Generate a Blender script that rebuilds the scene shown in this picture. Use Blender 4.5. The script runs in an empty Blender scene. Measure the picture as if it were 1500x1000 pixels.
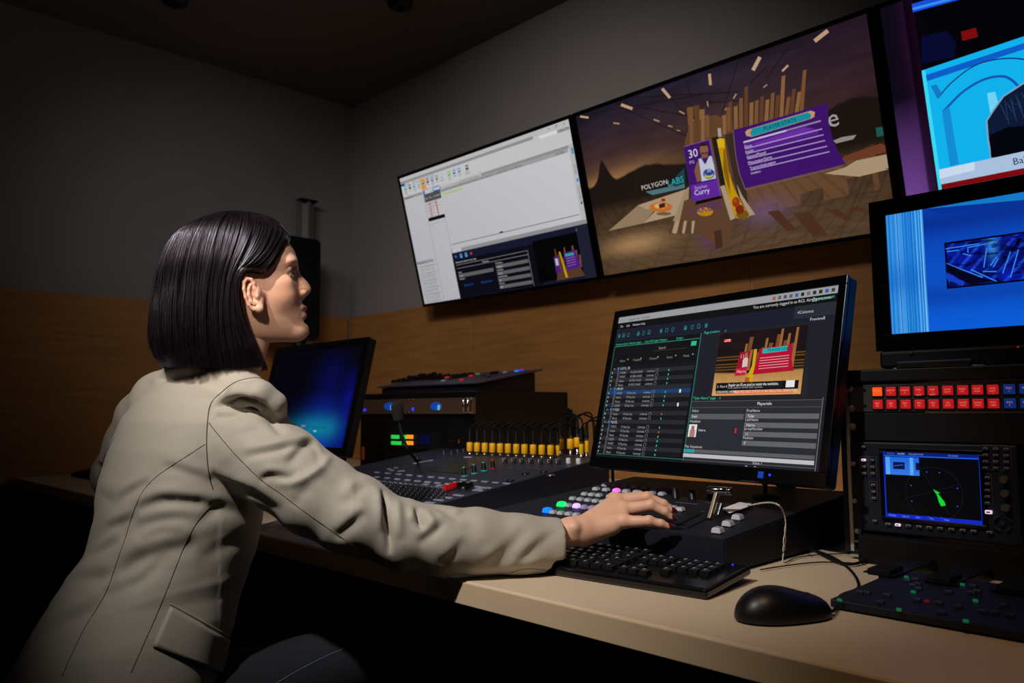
import bpy, bmesh, math, random
import numpy as np
from mathutils import Vector, Matrix
from mathutils.bvhtree import BVHTree
random.seed(7); rng = np.random.default_rng(7)
scn = bpy.context.scene
COL = scn.collection
V = lambda *a: np.array(a, float)
# ------------------------------------------------------------ camera
FPX = 1167.0
_a, _t, _r = math.radians(44.13), math.radians(4.82), math.radians(-.356)
_R0 = V(math.cos(_a), -math.sin(_a), 0)
CF = V(math.sin(_a)*math.cos(_t), math.cos(_a)*math.cos(_t), math.sin(_t))
_U = np.cross(_R0, CF)
CR = _R0*math.cos(_r)+_U*math.sin(_r)
CU = -_R0*math.sin(_r)+_U*math.cos(_r)
CZ = 1.01
CP = V(0, 0, CZ)
DESK = .74
def ray(x, y): return CF + CR*(x-750)/FPX - CU*(y-500)/FPX
def aD(x, y, d): return CP + ray(x, y)*d
def aX(x, y, X): d = ray(x, y); return CP + d*X/d[0]
def aY(x, y, Y): d = ray(x, y); return CP + d*Y/d[1]
def aZ(x, y, z): d = ray(x, y); return CP + d*(z-CZ)/d[2]
cam = bpy.data.cameras.new('camera'); co = bpy.data.objects.new('camera', cam); COL.objects.link(co)
cam.sensor_width = 36; cam.lens = FPX/1500*36; cam.clip_start = .02
M = Matrix((CR, CU, -CF)).transposed().to_4x4(); M.translation = Vector(CP); co.matrix_world = M
scn.camera = co
cam.dof.use_dof = True; cam.dof.focus_distance = 1.36; cam.dof.aperture_fstop = 7.0
scn.view_settings.view_transform = 'Standard'; scn.view_settings.look = 'None'
scn.view_settings.gamma = 1; scn.view_settings.exposure = 0
w = bpy.data.worlds.new('w'); scn.world = w; w.use_nodes = True
w.node_tree.nodes['Background'].inputs[0].default_value = (.02, .024, .035, 1)
w.node_tree.nodes['Background'].inputs[1].default_value = .06
# ------------------------------------------------------------ colours / materials
def lin(c): return c/12.92 if c <= .04045 else ((c+.055)/1.055)**2.4
def C(r, g=None, b=None):
    if g is None: g = b = r
    return (lin(r/255), lin(g/255), lin(b/255), 1)
MATS = {}
def mat(name, col, rough=.5, metal=0, spec=.5, noise=0, nscale=40, bump=0, bscale=200, emit=None, es=1, coat=0, wood=None, aniso=0, sheen=0):
    if name in MATS: return MATS[name]
    m = bpy.data.materials.new(name); m.use_nodes = True; nt = m.node_tree; N = nt.nodes; L = nt.links
    p = N['Principled BSDF']; p.inputs['Base Color'].default_value = col; p.inputs['Roughness'].default_value = rough
    p.inputs['Metallic'].default_value = metal; p.inputs['Specular IOR Level'].default_value = spec
    p.inputs['Coat Weight'].default_value = coat; p.inputs['Anisotropic'].default_value = aniso
    p.inputs['Sheen Weight'].default_value = sheen
    tc = N.new('ShaderNodeTexCoord')
    if noise or wood:
        n = N.new('ShaderNodeTexNoise'); n.inputs['Scale'].default_value = nscale; n.inputs['Detail'].default_value = 6
        mp = N.new('ShaderNodeMapping'); L.new(tc.outputs['Object'], mp.inputs[0]); L.new(mp.outputs[0], n.inputs[0])
        if wood: mp.inputs['Scale'].default_value = wood
        cr = N.new('ShaderNodeValToRGB'); L.new(n.outputs[0], cr.inputs[0])
        cr.color_ramp.elements[0].position = .3; cr.color_ramp.elements[1].position = .7
        cr.color_ramp.elements[0].color = tuple(c*(1-noise) for c in col[:3])+(1,)
        cr.color_ramp.elements[1].color = tuple(min(1, c*(1+noise)) for c in col[:3])+(1,)
        L.new(cr.outputs[0], p.inputs['Base Color'])
    if bump:
        n2 = N.new('ShaderNodeTexNoise'); n2.inputs['Scale'].default_value = bscale; L.new(tc.outputs['Object'], n2.inputs[0])
        b = N.new('ShaderNodeBump'); b.inputs['Strength'].default_value = bump; b.inputs['Distance'].default_value = .001
        L.new(n2.outputs[0], b.inputs['Height']); L.new(b.outputs[0], p.inputs['Normal'])
    if emit: p.inputs['Emission Color'].default_value = emit; p.inputs['Emission Strength'].default_value = es
    MATS[name] = m; return m
def screen_mat(name='screen_pixels', s=1.0):
    m = bpy.data.materials.new(name); m.use_nodes = True; nt = m.node_tree; N = nt.nodes; L = nt.links
    p = N['Principled BSDF']; p.inputs['Base Color'].default_value = (.003, .003, .003, 1); p.inputs['Roughness'].default_value = .35
    p.inputs['Specular IOR Level'].default_value = .15
    at = N.new('ShaderNodeAttribute'); at.attribute_name = 'pic'
    n = N.new('ShaderNodeTexNoise'); n.inputs['Scale'].default_value = 500; n.inputs['Detail'].default_value = 1
    tc = N.new('ShaderNodeTexCoord'); L.new(tc.outputs['Object'], n.inputs[0])
    mr = N.new('ShaderNodeMapRange'); L.new(n.outputs[0], mr.inputs[0]); mr.inputs[3].default_value = .93*s; mr.inputs[4].default_value = 1.07*s
    L.new(at.outputs['Color'], p.inputs['Emission Color']); L.new(mr.outputs[0], p.inputs['Emission Strength'])
    return m
# ------------------------------------------------------------ mesh builder
class Fr:
    def __init__(s, o, ex, ey, ez): s.o = np.array(o, float); s.M = np.array([ex, ey, ez], float)
    def __call__(s, P): return s.o + np.atleast_2d(np.array(P, float)) @ s.M
    def at(s, *p): return s.o + np.array(p, float) @ s.M
    def loc(s, P): return (np.array(P)-s.o) @ s.M.T
    def sub(s, o, ang=0, axis=2):
        c, n = math.cos(ang), math.sin(ang); A = np.eye(3); i, j = [(1, 2), (2, 0), (0, 1)][axis]
        A[i, i] = c; A[i, j] = n; A[j, i] = -n; A[j, j] = c
        return Fr(s.at(*o), *(A @ s.M))
W0 = Fr((0, 0, 0), (1, 0, 0), (0, 1, 0), (0, 0, 1))
def zrot(o, deg):
    a = math.radians(deg); return Fr(o, (math.cos(a), math.sin(a), 0), (-math.sin(a), math.cos(a), 0), (0, 0, 1))
class MB:
    def __init__(s, fr=W0): s.v = []; s.f = []; s.mi = []; s.fr = fr; s.n = 0; s.sm = []
    def add(s, vs, fs, fr=None, mi=0, sm=False):
        fr = fr or s.fr; vs = fr(vs); s.v.append(vs)
        for f in fs: s.f.append([i+s.n for i in f]); s.mi.append(mi); s.sm.append(sm)
        s.n += len(vs); return s
    def bm(s, bm, fr=None, mi=0, sm=False):
        bm.verts.ensure_lookup_table()
        vs = [tuple(v.co) for v in bm.verts]; idx = {v: i for i, v in enumerate(bm.verts)}
        fs = [[idx[v] for v in f.verts] for f in bm.faces]; bm.free(); return s.add(vs, fs, fr, mi, sm)
    def box(s, c, size, bev=0, fr=None, mi=0, seg=2, taper=None):
        b = bmesh.new(); bmesh.ops.create_cube(b, size=1)
        for v in b.verts:
            if taper and v.co.z > 0: v.co.x *= taper; v.co.y *= taper
            v.co = Vector((v.co.x*size[0]+c[0], v.co.y*size[1]+c[1], v.co.z*size[2]+c[2]))
        if bev: bmesh.ops.bevel(b, geom=b.edges[:], offset=bev, segments=seg, affect='EDGES', profile=.5, clamp_overlap=True)
        return s.bm(b, fr, mi)
    def cyl(s, c, r, h, axis=2, n=20, r2=None, fr=None, mi=0, bev=0):
        prof = [(r, -h/2), (r if r2 is None else r2, h/2)]
        if bev: prof = [(r-bev, -h/2), (r, -h/2+bev), ((r2 or r), h/2-bev), ((r2 or r)-bev, h/2)]
        return s.lathe(c, prof, axis, n, fr, mi)
    def lathe(s, c, prof, axis=2, n=20, fr=None, mi=0, cap=True, sm=True):
        vs = []; fs = []
        for k, (r, z) in enumerate(prof):
            for i in range(n):
                a = 2*math.pi*i/n; p = [r*math.cos(a), r*math.sin(a), z]
                if axis == 0: p = [p[2], p[0], p[1]]
                elif axis == 1: p = [p[1], p[2], p[0]]
                vs.append([p[j]+c[j] for j in range(3)])
            if k:
                for i in range(n): j = (i+1) % n; fs.append([(k-1)*n+i, (k-1)*n+j, k*n+j, k*n+i])
        s.add(vs, fs, fr, mi, sm)
        if cap:
            s.add(vs[:n], [list(range(n))[::-1]], fr, mi); s.add(vs[-n:], [list(range(n))], fr, mi)
        return s
    def tube(s, pts, r, n=8, fr=None, mi=0):
        pts = (fr or s.fr)(pts); K = len(pts); rr = np.broadcast_to(np.array(r, float), (K,))
        T = np.gradient(pts, axis=0); T /= np.linalg.norm(T, axis=1)[:, None]+1e-12
        u = np.cross(T[0], (0, 0, 1)); u = u if np.linalg.norm(u) > .1 else np.cross(T[0], (1, 0, 0)); vs = []; fs = []
        for k in range(K):
            u = u-T[k]*(u@T[k]); u /= np.linalg.norm(u); w_ = np.cross(T[k], u)
            for i in range(n):
                a = 2*math.pi*i/n; vs.append(pts[k]+rr[k]*(u*math.cos(a)+w_*math.sin(a)))
            if k:
                for i in range(n): j = (i+1) % n; fs.append([(k-1)*n+i, (k-1)*n+j, k*n+j, k*n+i])
        s.add(vs, fs, W0, mi, True)
        s.add(vs[:n], [list(range(n))[::-1]], W0, mi); s.add(vs[-n:], [list(range(n))], W0, mi); return s
    def prism(s, poly, z0, z1, fr=None, mi=0):
        n = len(poly); vs = [(x, y, z0) for x, y in poly]+[(x, y, z1) for x, y in poly]
        fs = [list(range(n))[::-1], list(range(n, 2*n))]+[[i, (i+1) % n, n+(i+1) % n, n+i] for i in range(n)]
        return s.add(vs, fs, fr, mi)
    def build(s, name, m, parent=None, label=None, smooth=None):
        org = WORLD.get(parent.name, V(0, 0, 0)) if parent else V(0, 0, 0)
        vs = np.concatenate(s.v)
        if parent is None: org = V(*( (vs.min(0)+vs.max(0))/2 )); org[2] = vs[:, 2].min()
        me = bpy.data.meshes.new(name); me.from_pydata((vs-org).tolist(), [], s.f)
        for mm in (m if isinstance(m, (list, tuple)) else [m]): me.materials.append(mm)
        me.polygons.foreach_set('material_index', s.mi); me.polygons.foreach_set('use_smooth', [smooth if smooth is not None else q for q in s.sm])
        me.validate(); me.update()
        return link(name, me, parent, label, org)
WORLD = {}
def link(name, me, parent=None, label=None, org=None):
    o = bpy.data.objects.new(name, me); COL.objects.link(o)
    if parent: o.parent = parent; WORLD[o.name] = WORLD[parent.name]
    else: o.location = org; WORLD[o.name] = np.array(org, float)
    if label: o['label'] = label
    return o
def thing(name, label, cat, loc, group=None):
    o = bpy.data.objects.new(name, None); COL.objects.link(o); o.location = loc; o.empty_display_size = .05
    WORLD[o.name] = np.array(loc, float); o['label'] = label; o['category'] = cat
    if group: o['group'] = group
    return o
def tag(o, label, cat, group=None, kind=None):
    o['label'] = label; o['category'] = cat
    if group: o['group'] = group
    if kind: o['kind'] = kind
    return o
def copy_tree(o, loc=None, parent=None):
    c = o.copy(); COL.objects.link(c)
    if parent: c.parent = parent
    WORLD[c.name] = np.array(loc if loc is not None else WORLD[o.name], float)
    if loc is not None: c.location = loc
    for ch in list(o.children): copy_tree(ch, None, c)
    return c
def spline(pts, n=40):
    P = np.array(pts, float); K = len(P)
    if K == 2: return P[0]+(P[1]-P[0])*np.linspace(0, 1, n)[:, None]
    E = np.vstack([2*P[0]-P[1], P, 2*P[-1]-P[-2]]); out = []
    for t in np.linspace(0, K-1-1e-9, n):
        i = int(t); f = t-i; a, b, c, d = E[i], E[i+1], E[i+2], E[i+3]
        out.append(.5*((2*b)+(c-a)*f+(2*a-5*b+4*c-d)*f*f+(3*b-a-3*c+d)*f**3))
    return np.array(out)
# ------------------------------------------------------------ text
_TX = {}
def text_geo(s_):
    if s_ in _TX: return _TX[s_]
    cu = bpy.data.curves.new('t', 'FONT'); cu.body = s_; cu.size = 1; cu.resolution_u = 2
    o = bpy.data.objects.new('t', cu); COL.objects.link(o)
    me = bpy.data.meshes.new_from_object(o.evaluated_get(bpy.context.evaluated_depsgraph_get()))
    vs = np.array([v.co[:] for v in me.vertices]) if len(me.vertices) else np.zeros((0, 3)); fs = [list(p.vertices) for p in me.polygons]
    bpy.data.objects.remove(o); bpy.data.curves.remove(cu); bpy.data.meshes.remove(me)
    _TX[s_] = (vs, fs); return vs, fs
# ------------------------------------------------------------ screens: a flat picture made of coloured faces on the panel
class Pic:
    def __init__(s, fr, w, h): s.fr = fr; s.w = w; s.h = h; s.v = []; s.f = []; s.c = []; s.n = 0; s.L = 0
    def uv(s, x, y):           # photograph pixel -> metres on the panel plane
        d = ray(x, y); n = s.fr.M[2]; t = ((s.fr.o-CP)@n)/(d@n); q = s.fr.loc(CP+d*t); return q[0], q[1]
    def raw(s, P, F, cols, clip=True):
        s.L += 1; P = np.array(P, float)
        if clip: P[:, 0] = np.clip(P[:, 0], -s.w/2, s.w/2); P[:, 1] = np.clip(P[:, 1], -s.h/2, s.h/2)
        z = .0004+s.L*.000012
        vs = s.fr(np.c_[P[:, 0], P[:, 1], np.full(len(P), z)]); s.v.append(vs)
        cols = np.array(cols, float); cols = np.broadcast_to(cols, (len(P), 4)) if cols.ndim == 1 else cols
        s.c.append(cols); s.f += [[i+s.n for i in f] for f in F]; s.n += len(P)
    def poly(s, pts, col, px=True):
        P = [s.uv(*p) for p in pts] if px else pts; s.raw(P, [list(range(len(P)))[::-1]], col)
    def rect(s, a, b, col, px=True, col2=None, colr=None):
        (x0, y0), (x1, y1) = (s.uv(*a), s.uv(*b)) if px else (a, b)
        if col2: c = [col, col, col2, col2]
        elif colr: c = [col, colr, colr, col]
        else: c = col
        s.raw([(x0, y0), (x1, y0), (x1, y1), (x0, y1)], [[3, 2, 1, 0]], c)
    def line(s, pts, wd, col, px=True):
        P = np.array([s.uv(*p) for p in pts] if px else pts)
        for a, b in zip(P[:-1], P[1:]):
            d = b-a; d /= np.linalg.norm(d)+1e-9; n = V(-d[1], d[0])*wd/2
            s.raw([a+n, b+n, b-n, a-n], [[3, 2, 1, 0]], col)
    def text(s, p, st, size, col, px=True, align='l', ang=0, sx=1, shear=0):
        x, y = s.uv(*p) if px else p; vs, fs = text_geo(st)
        if not len(vs): return
        q = vs[:, :2]*size; q[:, 0] *= sx; wid = q[:, 0].max()
        if align == 'c': q[:, 0] -= wid/2
        if align == 'r': q[:, 0] -= wid
        q[:, 0] += q[:, 1]*shear
        c, n = math.cos(ang), math.sin(ang); q = q@np.array([[c, n], [-n, c]])
        s.raw(q+V(x, y), fs, col)
    def textbox(s, a, b, st, col):
        """text whose baseline runs from pixel a to pixel b (photo frame), height follows"""
        p0 = V(*s.uv(*a)); p1 = V(*s.uv(*b)); vs, fs = text_geo(st)
        if not len(vs): return
        wid = vs[:, 0].max(); d = p1-p0; L_ = np.linalg.norm(d); d /= L_; n = V(-d[1], d[0]); k = L_/wid
        q = vs[:, :2]*k; s.raw(p0+q[:, :1]*d+q[:, 1:2]*n, fs, col)
    def raster(s, a, b, nx, ny, fn, px=False):
        """picture area from a colour function fn(u,v)->rgb (0..1 linear), u right v down"""
        (x0, y0), (x1, y1) = (s.uv(*a), s.uv(*b)) if px else (a, b)
        U_, Vv = np.meshgrid(np.linspace(0, 1, nx), np.linspace(0, 1, ny)); col = fn(U_, Vv).reshape(-1, 3)
        P = np.c_[(x0+(x1-x0)*U_).ravel(), (y0+(y1-y0)*Vv).ravel()]
        F = [[j*nx+i, (j+1)*nx+i, (j+1)*nx+i+1, j*nx+i+1] for j in range(ny-1) for i in range(nx-1)]
        s.raw(P, F, np.c_[col, np.ones(len(col))])
    def build(s, m, parent, name='screen', label=None):
        org = WORLD[parent.name]; vs = np.concatenate(s.v)
        me = bpy.data.meshes.new(name); me.from_pydata((vs-org).tolist(), [], s.f); me.materials.append(m)
        a = me.attributes.new('pic', 'FLOAT_COLOR', 'POINT'); a.data.foreach_set('color', np.concatenate(s.c).ravel().astype(np.float32))
        me.update(); return link(name, me, parent, label)
def fbm(x, y, seed=0, oct=4):
    r = np.zeros_like(x); amp = 1; g = np.random.default_rng(seed)
    for o in range(oct):
        T = g.random((65, 65)); xx = (x*2**o*4) % 64; yy = (y*2**o*4) % 64; i = xx.astype(int); j = yy.astype(int); fx = xx-i; fy = yy-j
        fx = fx*fx*(3-2*fx); fy = fy*fy*(3-2*fy)
        r += amp*(T[j, i]*(1-fx)*(1-fy)+T[j, i+1]*fx*(1-fy)+T[j+1, i]*(1-fx)*fy+T[j+1, i+1]*fx*fy); amp *= .5
    return r/1.9
def LC(r, g, b): return np.array(C(r, g, b)[:3])
def mixc(a, b, t): t = np.clip(t, 0, 1)[..., None]; return a*(1-t)+b*t
def panel_frame(c, yaw=0, tilt=0):      # facing -X; tilt>0 leans back
    ya, ti = math.radians(yaw), math.radians(tilt)
    right = V(-math.sin(ya), -math.cos(ya), 0); n = V(-math.cos(ya), math.sin(ya), 0)
    up = V(0, 0, 1)*math.cos(ti)-n*math.sin(ti); return Fr(c, right, up, np.cross(right, up))
# ------------------------------------------------------------ implicit surfaces
class Grid:
    def __init__(s, lo, hi, h, fr=W0):
        s.lo = np.array(lo, float); s.h = h; s.n = np.ceil((np.array(hi)-s.lo)/h).astype(int)+1; s.fr = fr
        ax = [s.lo[i]+h*np.arange(s.n[i]) for i in range(3)]; s.ax = [a.astype(np.float32) for a in ax]
        s.F = np.full(s.n, 1., np.float32)
    def box(s, lo, hi):
        i0 = np.clip(np.floor((np.array(lo)-s.lo)/s.h).astype(int), 0, s.n-1); i1 = np.clip(np.ceil((np.array(hi)-s.lo)/s.h).astype(int)+1, 1, s.n)
        sl = tuple(slice(a, b) for a, b in zip(i0, i1))
        return sl, (s.ax[0][sl[0]][:, None, None], s.ax[1][sl[1]][None, :, None], s.ax[2][sl[2]][None, None, :])
    def put(s, d, sl, k=0, op='u'):
        if d.size == 0: return
        A = s.F[sl]
        if op == 'u': s.F[sl] = smin(A, d, k) if k else np.minimum(A, d)
        elif op == 's': s.F[sl] = -smin(-A, d, k) if k else np.maximum(A, -d)
        elif op == 'i': s.F[sl] = -smin(-A, -d, k) if k else np.maximum(A, d)
    def ell(s, c, r, k=.005, op='u', R=None, pad=None):
        c = np.array(c, float); r = np.array(r, float); m = (pad if pad is not None else k*1.5+.004)
        ext = r if R is None else np.full(3, r.max())
        sl, (x, y, z) = s.box(c-ext-m, c+ext+m)
        x, y, z = x-c[0], y-c[1], z-c[2]
        if R is not None:
            x, y, z = [R[i][0]*x+R[i][1]*y+R[i][2]*z for i in range(3)]
        q = np.sqrt((x/r[0])**2+(y/r[1])**2+(z/r[2])**2); g = np.sqrt((x/r[0]**2)**2+(y/r[1]**2)**2+(z/r[2]**2)**2)+1e-6
        s.put((q*(q-1)/g).astype(np.float32), sl, k, op)
    def cap(s, a, b, ra, rb=None, k=.004, op='u', flat=None):
        a = np.array(a, float); b = np.array(b, float); rb = ra if rb is None else rb; m = max(ra, rb)*(1.3 if flat else 1)+k*1.5+.004
        sl, (x, y, z) = s.box(np.minimum(a, b)-m, np.maximum(a, b)+m); d = b-a; L2 = d@d+1e-12
        t = np.clip(((x-a[0])*d[0]+(y-a[1])*d[1]+(z-a[2])*d[2])/L2, 0, 1)
        ex, ey, ez = x-a[0]-t*d[0], y-a[1]-t*d[1], z-a[2]-t*d[2]
        if flat is not None:      # (unit vector, factor): thinner along that vector
            n, f = flat; q = (ex*n[0]+ey*n[1]+ez*n[2])*(1/f-1); ex, ey, ez = ex+q*n[0], ey+q*n[1], ez+q*n[2]
        s.put((np.sqrt(ex*ex+ey*ey+ez*ez)-(ra+(rb-ra)*t)).astype(np.float32), sl, k, op)
    def chain(s, pts, rs, k=.004, op='u', flat=None):
        for i in range(len(pts)-1): s.cap(pts[i], pts[i+1], rs[i], rs[i+1], k, op, flat)
    def mesh(s):
        Fv = s.F; S = Fv < 0; nx, ny, nz = Fv.shape
        cnt = np.zeros((nx-1, ny-1, nz-1), np.int8)
        for i in (0, 1):
            for j in (0, 1):
                for k in (0, 1): cnt += S[i:nx-1+i, j:ny-1+j, k:nz-1+k]
        act = (cnt > 0) & (cnt < 8); idx = np.full(act.shape, -1, np.int64); ijk = np.argwhere(act); idx[act] = np.arange(len(ijk))
        acc = np.zeros((len(ijk), 3)); num = np.zeros(len(ijk)); cs = [(a, b, c) for a in (0, 1) for b in (0, 1) for c in (0, 1)]
        val = {c: Fv[ijk[:, 0]+c[0], ijk[:, 1]+c[1], ijk[:, 2]+c[2]].astype(float) for c in cs}
        for a in cs:
            for ax in range(3):
                if a[ax]: continue
                b = list(a); b[ax] = 1; b = tuple(b); fa, fb = val[a], val[b]; m = (fa < 0) != (fb < 0)
                t = fa[m]/(fa[m]-fb[m]); p = np.tile(np.array(a, float), (m.sum(), 1)); p[:, ax] += t; acc[m] += p; num[m] += 1
        vs = s.lo+(ijk+acc/num[:, None])*s.h; quads = []
        for ax in range(3):
            sl0 = [slice(1, -1)]*3; sl1 = [slice(1, -1)]*3; sl0[ax] = slice(0, -1); sl1[ax] = slice(1, None)
            A = S[tuple(sl0)]; B = S[tuple(sl1)]; e = np.argwhere(A != B)
            if not len(e): continue
            flip = A[tuple(e.T)]; base = e.copy(); o = [d for d in range(3) if d != ax]; base[:, o[0]] += 1; base[:, o[1]] += 1
            q = []
            for (u_, v_) in ((-1, -1), (0, -1), (0, 0), (-1, 0)):
                c = base.copy(); c[:, o[0]] += u_; c[:, o[1]] += v_; q.append(idx[c[:, 0], c[:, 1], c[:, 2]])
            q = np.array(q).T
            if ax == 1: flip = ~flip
            q[~flip] = q[~flip][:, ::-1]; quads.append(q)
        return s.fr(vs), np.concatenate(quads)
def smin(a, b, k):
    h = np.clip(.5+.5*(b-a)/k, 0, 1); return (b*(1-h)+a*h-k*h*(1-h)).astype(np.float32)
def relax(vs, q, it=2, lam=.5):
    n = len(vs); e = np.concatenate([q[:, [0, 1]], q[:, [1, 2]], q[:, [2, 3]], q[:, [3, 0]]])
    for _ in range(it):
        acc = np.zeros_like(vs); cnt = np.zeros(n)
        for d in range(3): acc[:, d] = np.bincount(e[:, 0], vs[e[:, 1], d], n)+np.bincount(e[:, 1], vs[e[:, 0], d], n)
        cnt = np.bincount(e.ravel(), minlength=n); vs = vs*(1-lam)+lam*acc/np.maximum(cnt, 1)[:, None]
    return vs
def vnormals(vs, q):
    n = np.cross(vs[q[:, 2]]-vs[q[:, 0]], vs[q[:, 3]]-vs[q[:, 1]]); N = np.zeros_like(vs)
    for i in range(4):
        for d in range(3): N[:, d] += np.bincount(q[:, i], n[:, d], len(vs))
    return N/(np.linalg.norm(N, axis=1)[:, None]+1e-12)
def mesh_obj(name, vs, fs, m, parent, label=None, smooth=True, attr=None):
    org = WORLD[parent.name]; me = bpy.data.meshes.new(name)
    vs = np.asarray(vs)-org; fs = np.asarray(fs)
    if fs.ndim == 2:
        K = fs.shape[1]; me.vertices.add(len(vs)); me.vertices.foreach_set('co', vs.ravel().astype(np.float32))
        me.loops.add(fs.size); me.loops.foreach_set('vertex_index', fs.ravel().astype(np.int32))
        me.polygons.add(len(fs)); me.polygons.foreach_set('loop_start', np.arange(0, fs.size, K, dtype=np.int32))
        me.update(calc_edges=True)
    me.polygons.foreach_set('use_smooth', [smooth]*len(me.polygons))
    for mm in (m if isinstance(m, (list, tuple)) else [m]): me.materials.append(mm)
    if attr is not None:
        a = me.attributes.new('tint', 'FLOAT_COLOR', 'POINT'); a.data.foreach_set('color', attr.ravel().astype(np.float32))
    me.validate(); me.update(); return link(name, me, parent, label)
# ------------------------------------------------------------ materials
PLASTER = mat('painted_plaster', C(150, 148, 152), .9, spec=.2, noise=.04, nscale=3, bump=.25, bscale=120)
CEILM = mat('ceiling_paint', C(120, 112, 104), .95, spec=.1, noise=.05, nscale=2)
OAK = mat('oak_veneer', C(176, 126, 72), .5, spec=.35, noise=.16, nscale=3.2, wood=(1, 1, 14), bump=.1, bscale=60)
OAKL = mat('oak_joint', C(214, 176, 124), .5, spec=.3)
DESKM = mat('desk_laminate', C(206, 186, 160), .42, spec=.45, noise=.03, nscale=6, wood=(1, .3, 1))
DESKE = mat('desk_edge_band', C(196, 172, 142), .4, spec=.5, noise=.03, nscale=8)
CARPET = mat('dark_carpet', C(26, 26, 30), .95, noise=.3, nscale=300)
BLK = mat('black_plastic', C(13, 14, 17), .42, spec=.4, noise=.06, nscale=60)
BLKG = mat('gloss_black', C(8, 8, 11), .2, spec=.5)
BLKM = mat('black_steel', C(15, 17, 22), .5, metal=.1, spec=.4, bump=.15, bscale=900)
NAVY = mat('dark_anodised', C(20, 24, 38), .5, spec=.35, bump=.1, bscale=700)
RUB = mat('black_rubber', C(9, 9, 10), .75, spec=.2)
STEEL = mat('brushed_steel', C(178, 180, 184), .3, metal=1, noise=.08, nscale=20, wood=(1, 1, 40))
CHROME = mat('chrome', C(222, 222, 226), .1, metal=1)
ALU = mat('aluminium', C(150, 152, 155), .4, metal=.8, noise=.06, nscale=30)
WHITEP = mat('white_plastic', C(205, 205, 210), .35, spec=.5)
PAPER = mat('white_paper', C(215, 215, 220), .8, spec=.2, noise=.03, nscale=50)
YEL = mat('yellow_plastic', C(240, 178, 20), .4, spec=.4, noise=.04, nscale=50)
SCR = screen_mat(); SCRD = screen_mat('screen_pixels_dim', .95)
def glow(name, col, s=1.0): return mat(name, col, .4, emit=col, es=s)
# ------------------------------------------------------------ the room
WX, WY, WH, WP = 2.451, 3.84, 2.75, 1.525
def struct(name, mb, m): o = mb.build(name, m); o['kind'] = 'structure'; return o
b = MB().box((.4, .9, -.05), (5.2, 6.6, .1)); struct('floor', b, CARPET)
b = MB().box((.4, .9, WH+.05), (5.2, 6.6, .1)); struct('ceiling', b, CEILM)
b = MB().box((WX+.06, .95, WH/2), (.1, 5.9, WH)); struct('wall_right', b, PLASTER)
b = MB().box((.2, WY+.06, WH/2), (4.6, .1, WH)); struct('wall_left', b, PLASTER)
n = 1
for y0, y1 in ((2.804, WY-.012), (1.357, 2.798), (-.09, 1.351), (-1.55, -.096)):
    b = MB().box((WX+.001, (y0+y1)/2, WP/2), (.018, y1-y0, WP), bev=.0015); struct('trim_%d' % n, b, OAK); n += 1
for y in (2.801, 1.354, -.093):
    b = MB().box((WX+.003, y, WP/2), (.012, .0058, WP)); struct('trim_%d' % n, b, OAKL); n += 1
b = MB().box((.415, WY+.001, WP/2), (4.04, .018, WP), bev=.0015); struct('trim_%d' % n, b, OAK); n += 1
# ceiling fittings
for i, (px, py) in enumerate(((586, 3), (256, -2))):
    p = aZ(px, py, WH)
    t = thing('ceiling_detector', ['small dark round detector on the ceiling, nearer the screen wall', 'small dark round detector on the ceiling, farther left towards the dark'][i], 'detector', p)
    MB(Fr(p, (1, 0, 0), (0, 1, 0), (0, 0, 1))).lathe((0, 0, -.03), [(.03, 0), (.05, .01), (.055, .029)], n=24).build('housing', BLK, t)
    MB(Fr(p, (1, 0, 0), (0, 1, 0), (0, 0, 1))).cyl((0, 0, -.033), .018, .008).build('sensor', RUB, t)
# ------------------------------------------------------------ desk
DX = .8375
t = thing('desk', 'long pale laminate desk running under all the equipment', 'desk', (DX+.8, 1.4, 0))
top = MB().box((DX+.8, 1.42, DESK-.019), (1.6, 4.8, .038), bev=.003).build('desktop', DESKM, t)
MB().box((DX-.001, 1.42, DESK-.019), (.004, 4.79, .034), bev=.001).build('edge_band', DESKE, t)
MB().box((DX+.75, 3.80, (DESK-.038)/2), (1.5, .03, DESK-.038)).build('end_panel', BLKM, t)
MB().box((DX+1.1, 1.4, (DESK-.038)/2), (.02, 4.7, DESK-.038)).build('modesty_panel', BLKM, t)
MB().box((DX+.75, .1, (DESK-.038)/2), (1.4, .03, DESK-.038)).build('support_panel', BLKM, t)
# ------------------------------------------------------------ aluminium rail with black loudspeaker by the corner
def wall_pt(px, py, off): return aX(px, py, WX-off)
pa = aY(450, 296, WY-.05); pb = aY(453, 520, WY-.05)
rx = pa[0]
t = thing('wall_rail', 'tall aluminium rail standing in front of the back wall near the corner', 'rail', (rx, WY-.05, DESK))
f = Fr((rx, WY-.05, DESK), (1, 0, 0), (0, 1, 0), (0, 0, 1))
hh = pa[2]-DESK
m_ = MB(f); m_.box((0, 0, hh/2), (.018, .05, hh), bev=.002); m_.box((-.028, .015, hh/2), (.04, .02, hh), bev=.002); m_.box((.028, .015, hh/2), (.04, .02, hh), bev=.002)
m_.build('profile', ALU, t)
MB(f).box((0, 0, hh+.006), (.1, .056, .012), bev=.003).build('end_cap', BLK, t)
MB(f).box((0, 0, .006), (.14, .07, .012), bev=.003).build('foot_plate', BLK, t)
ps = aY(440, 420, WY-.3)
t = thing('loudspeaker', 'black rounded loudspeaker hanging on the aluminium rail behind the woman\'s face', 'speaker', (ps[0], WY-.2, ps[2]-.26))
f = Fr((ps[0], WY-.19, ps[2]), (1, 0, 0), (0, 1, 0), (0, 0, 1)); 
MB(f).box((0, 0, 0), (.26, .2, .52), bev=.03, seg=4).build('cabinet', BLK, t)
MB(f).box((0, -.103, 0), (.225, .012, .47), bev=.004).build('grille', RUB, t)
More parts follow.
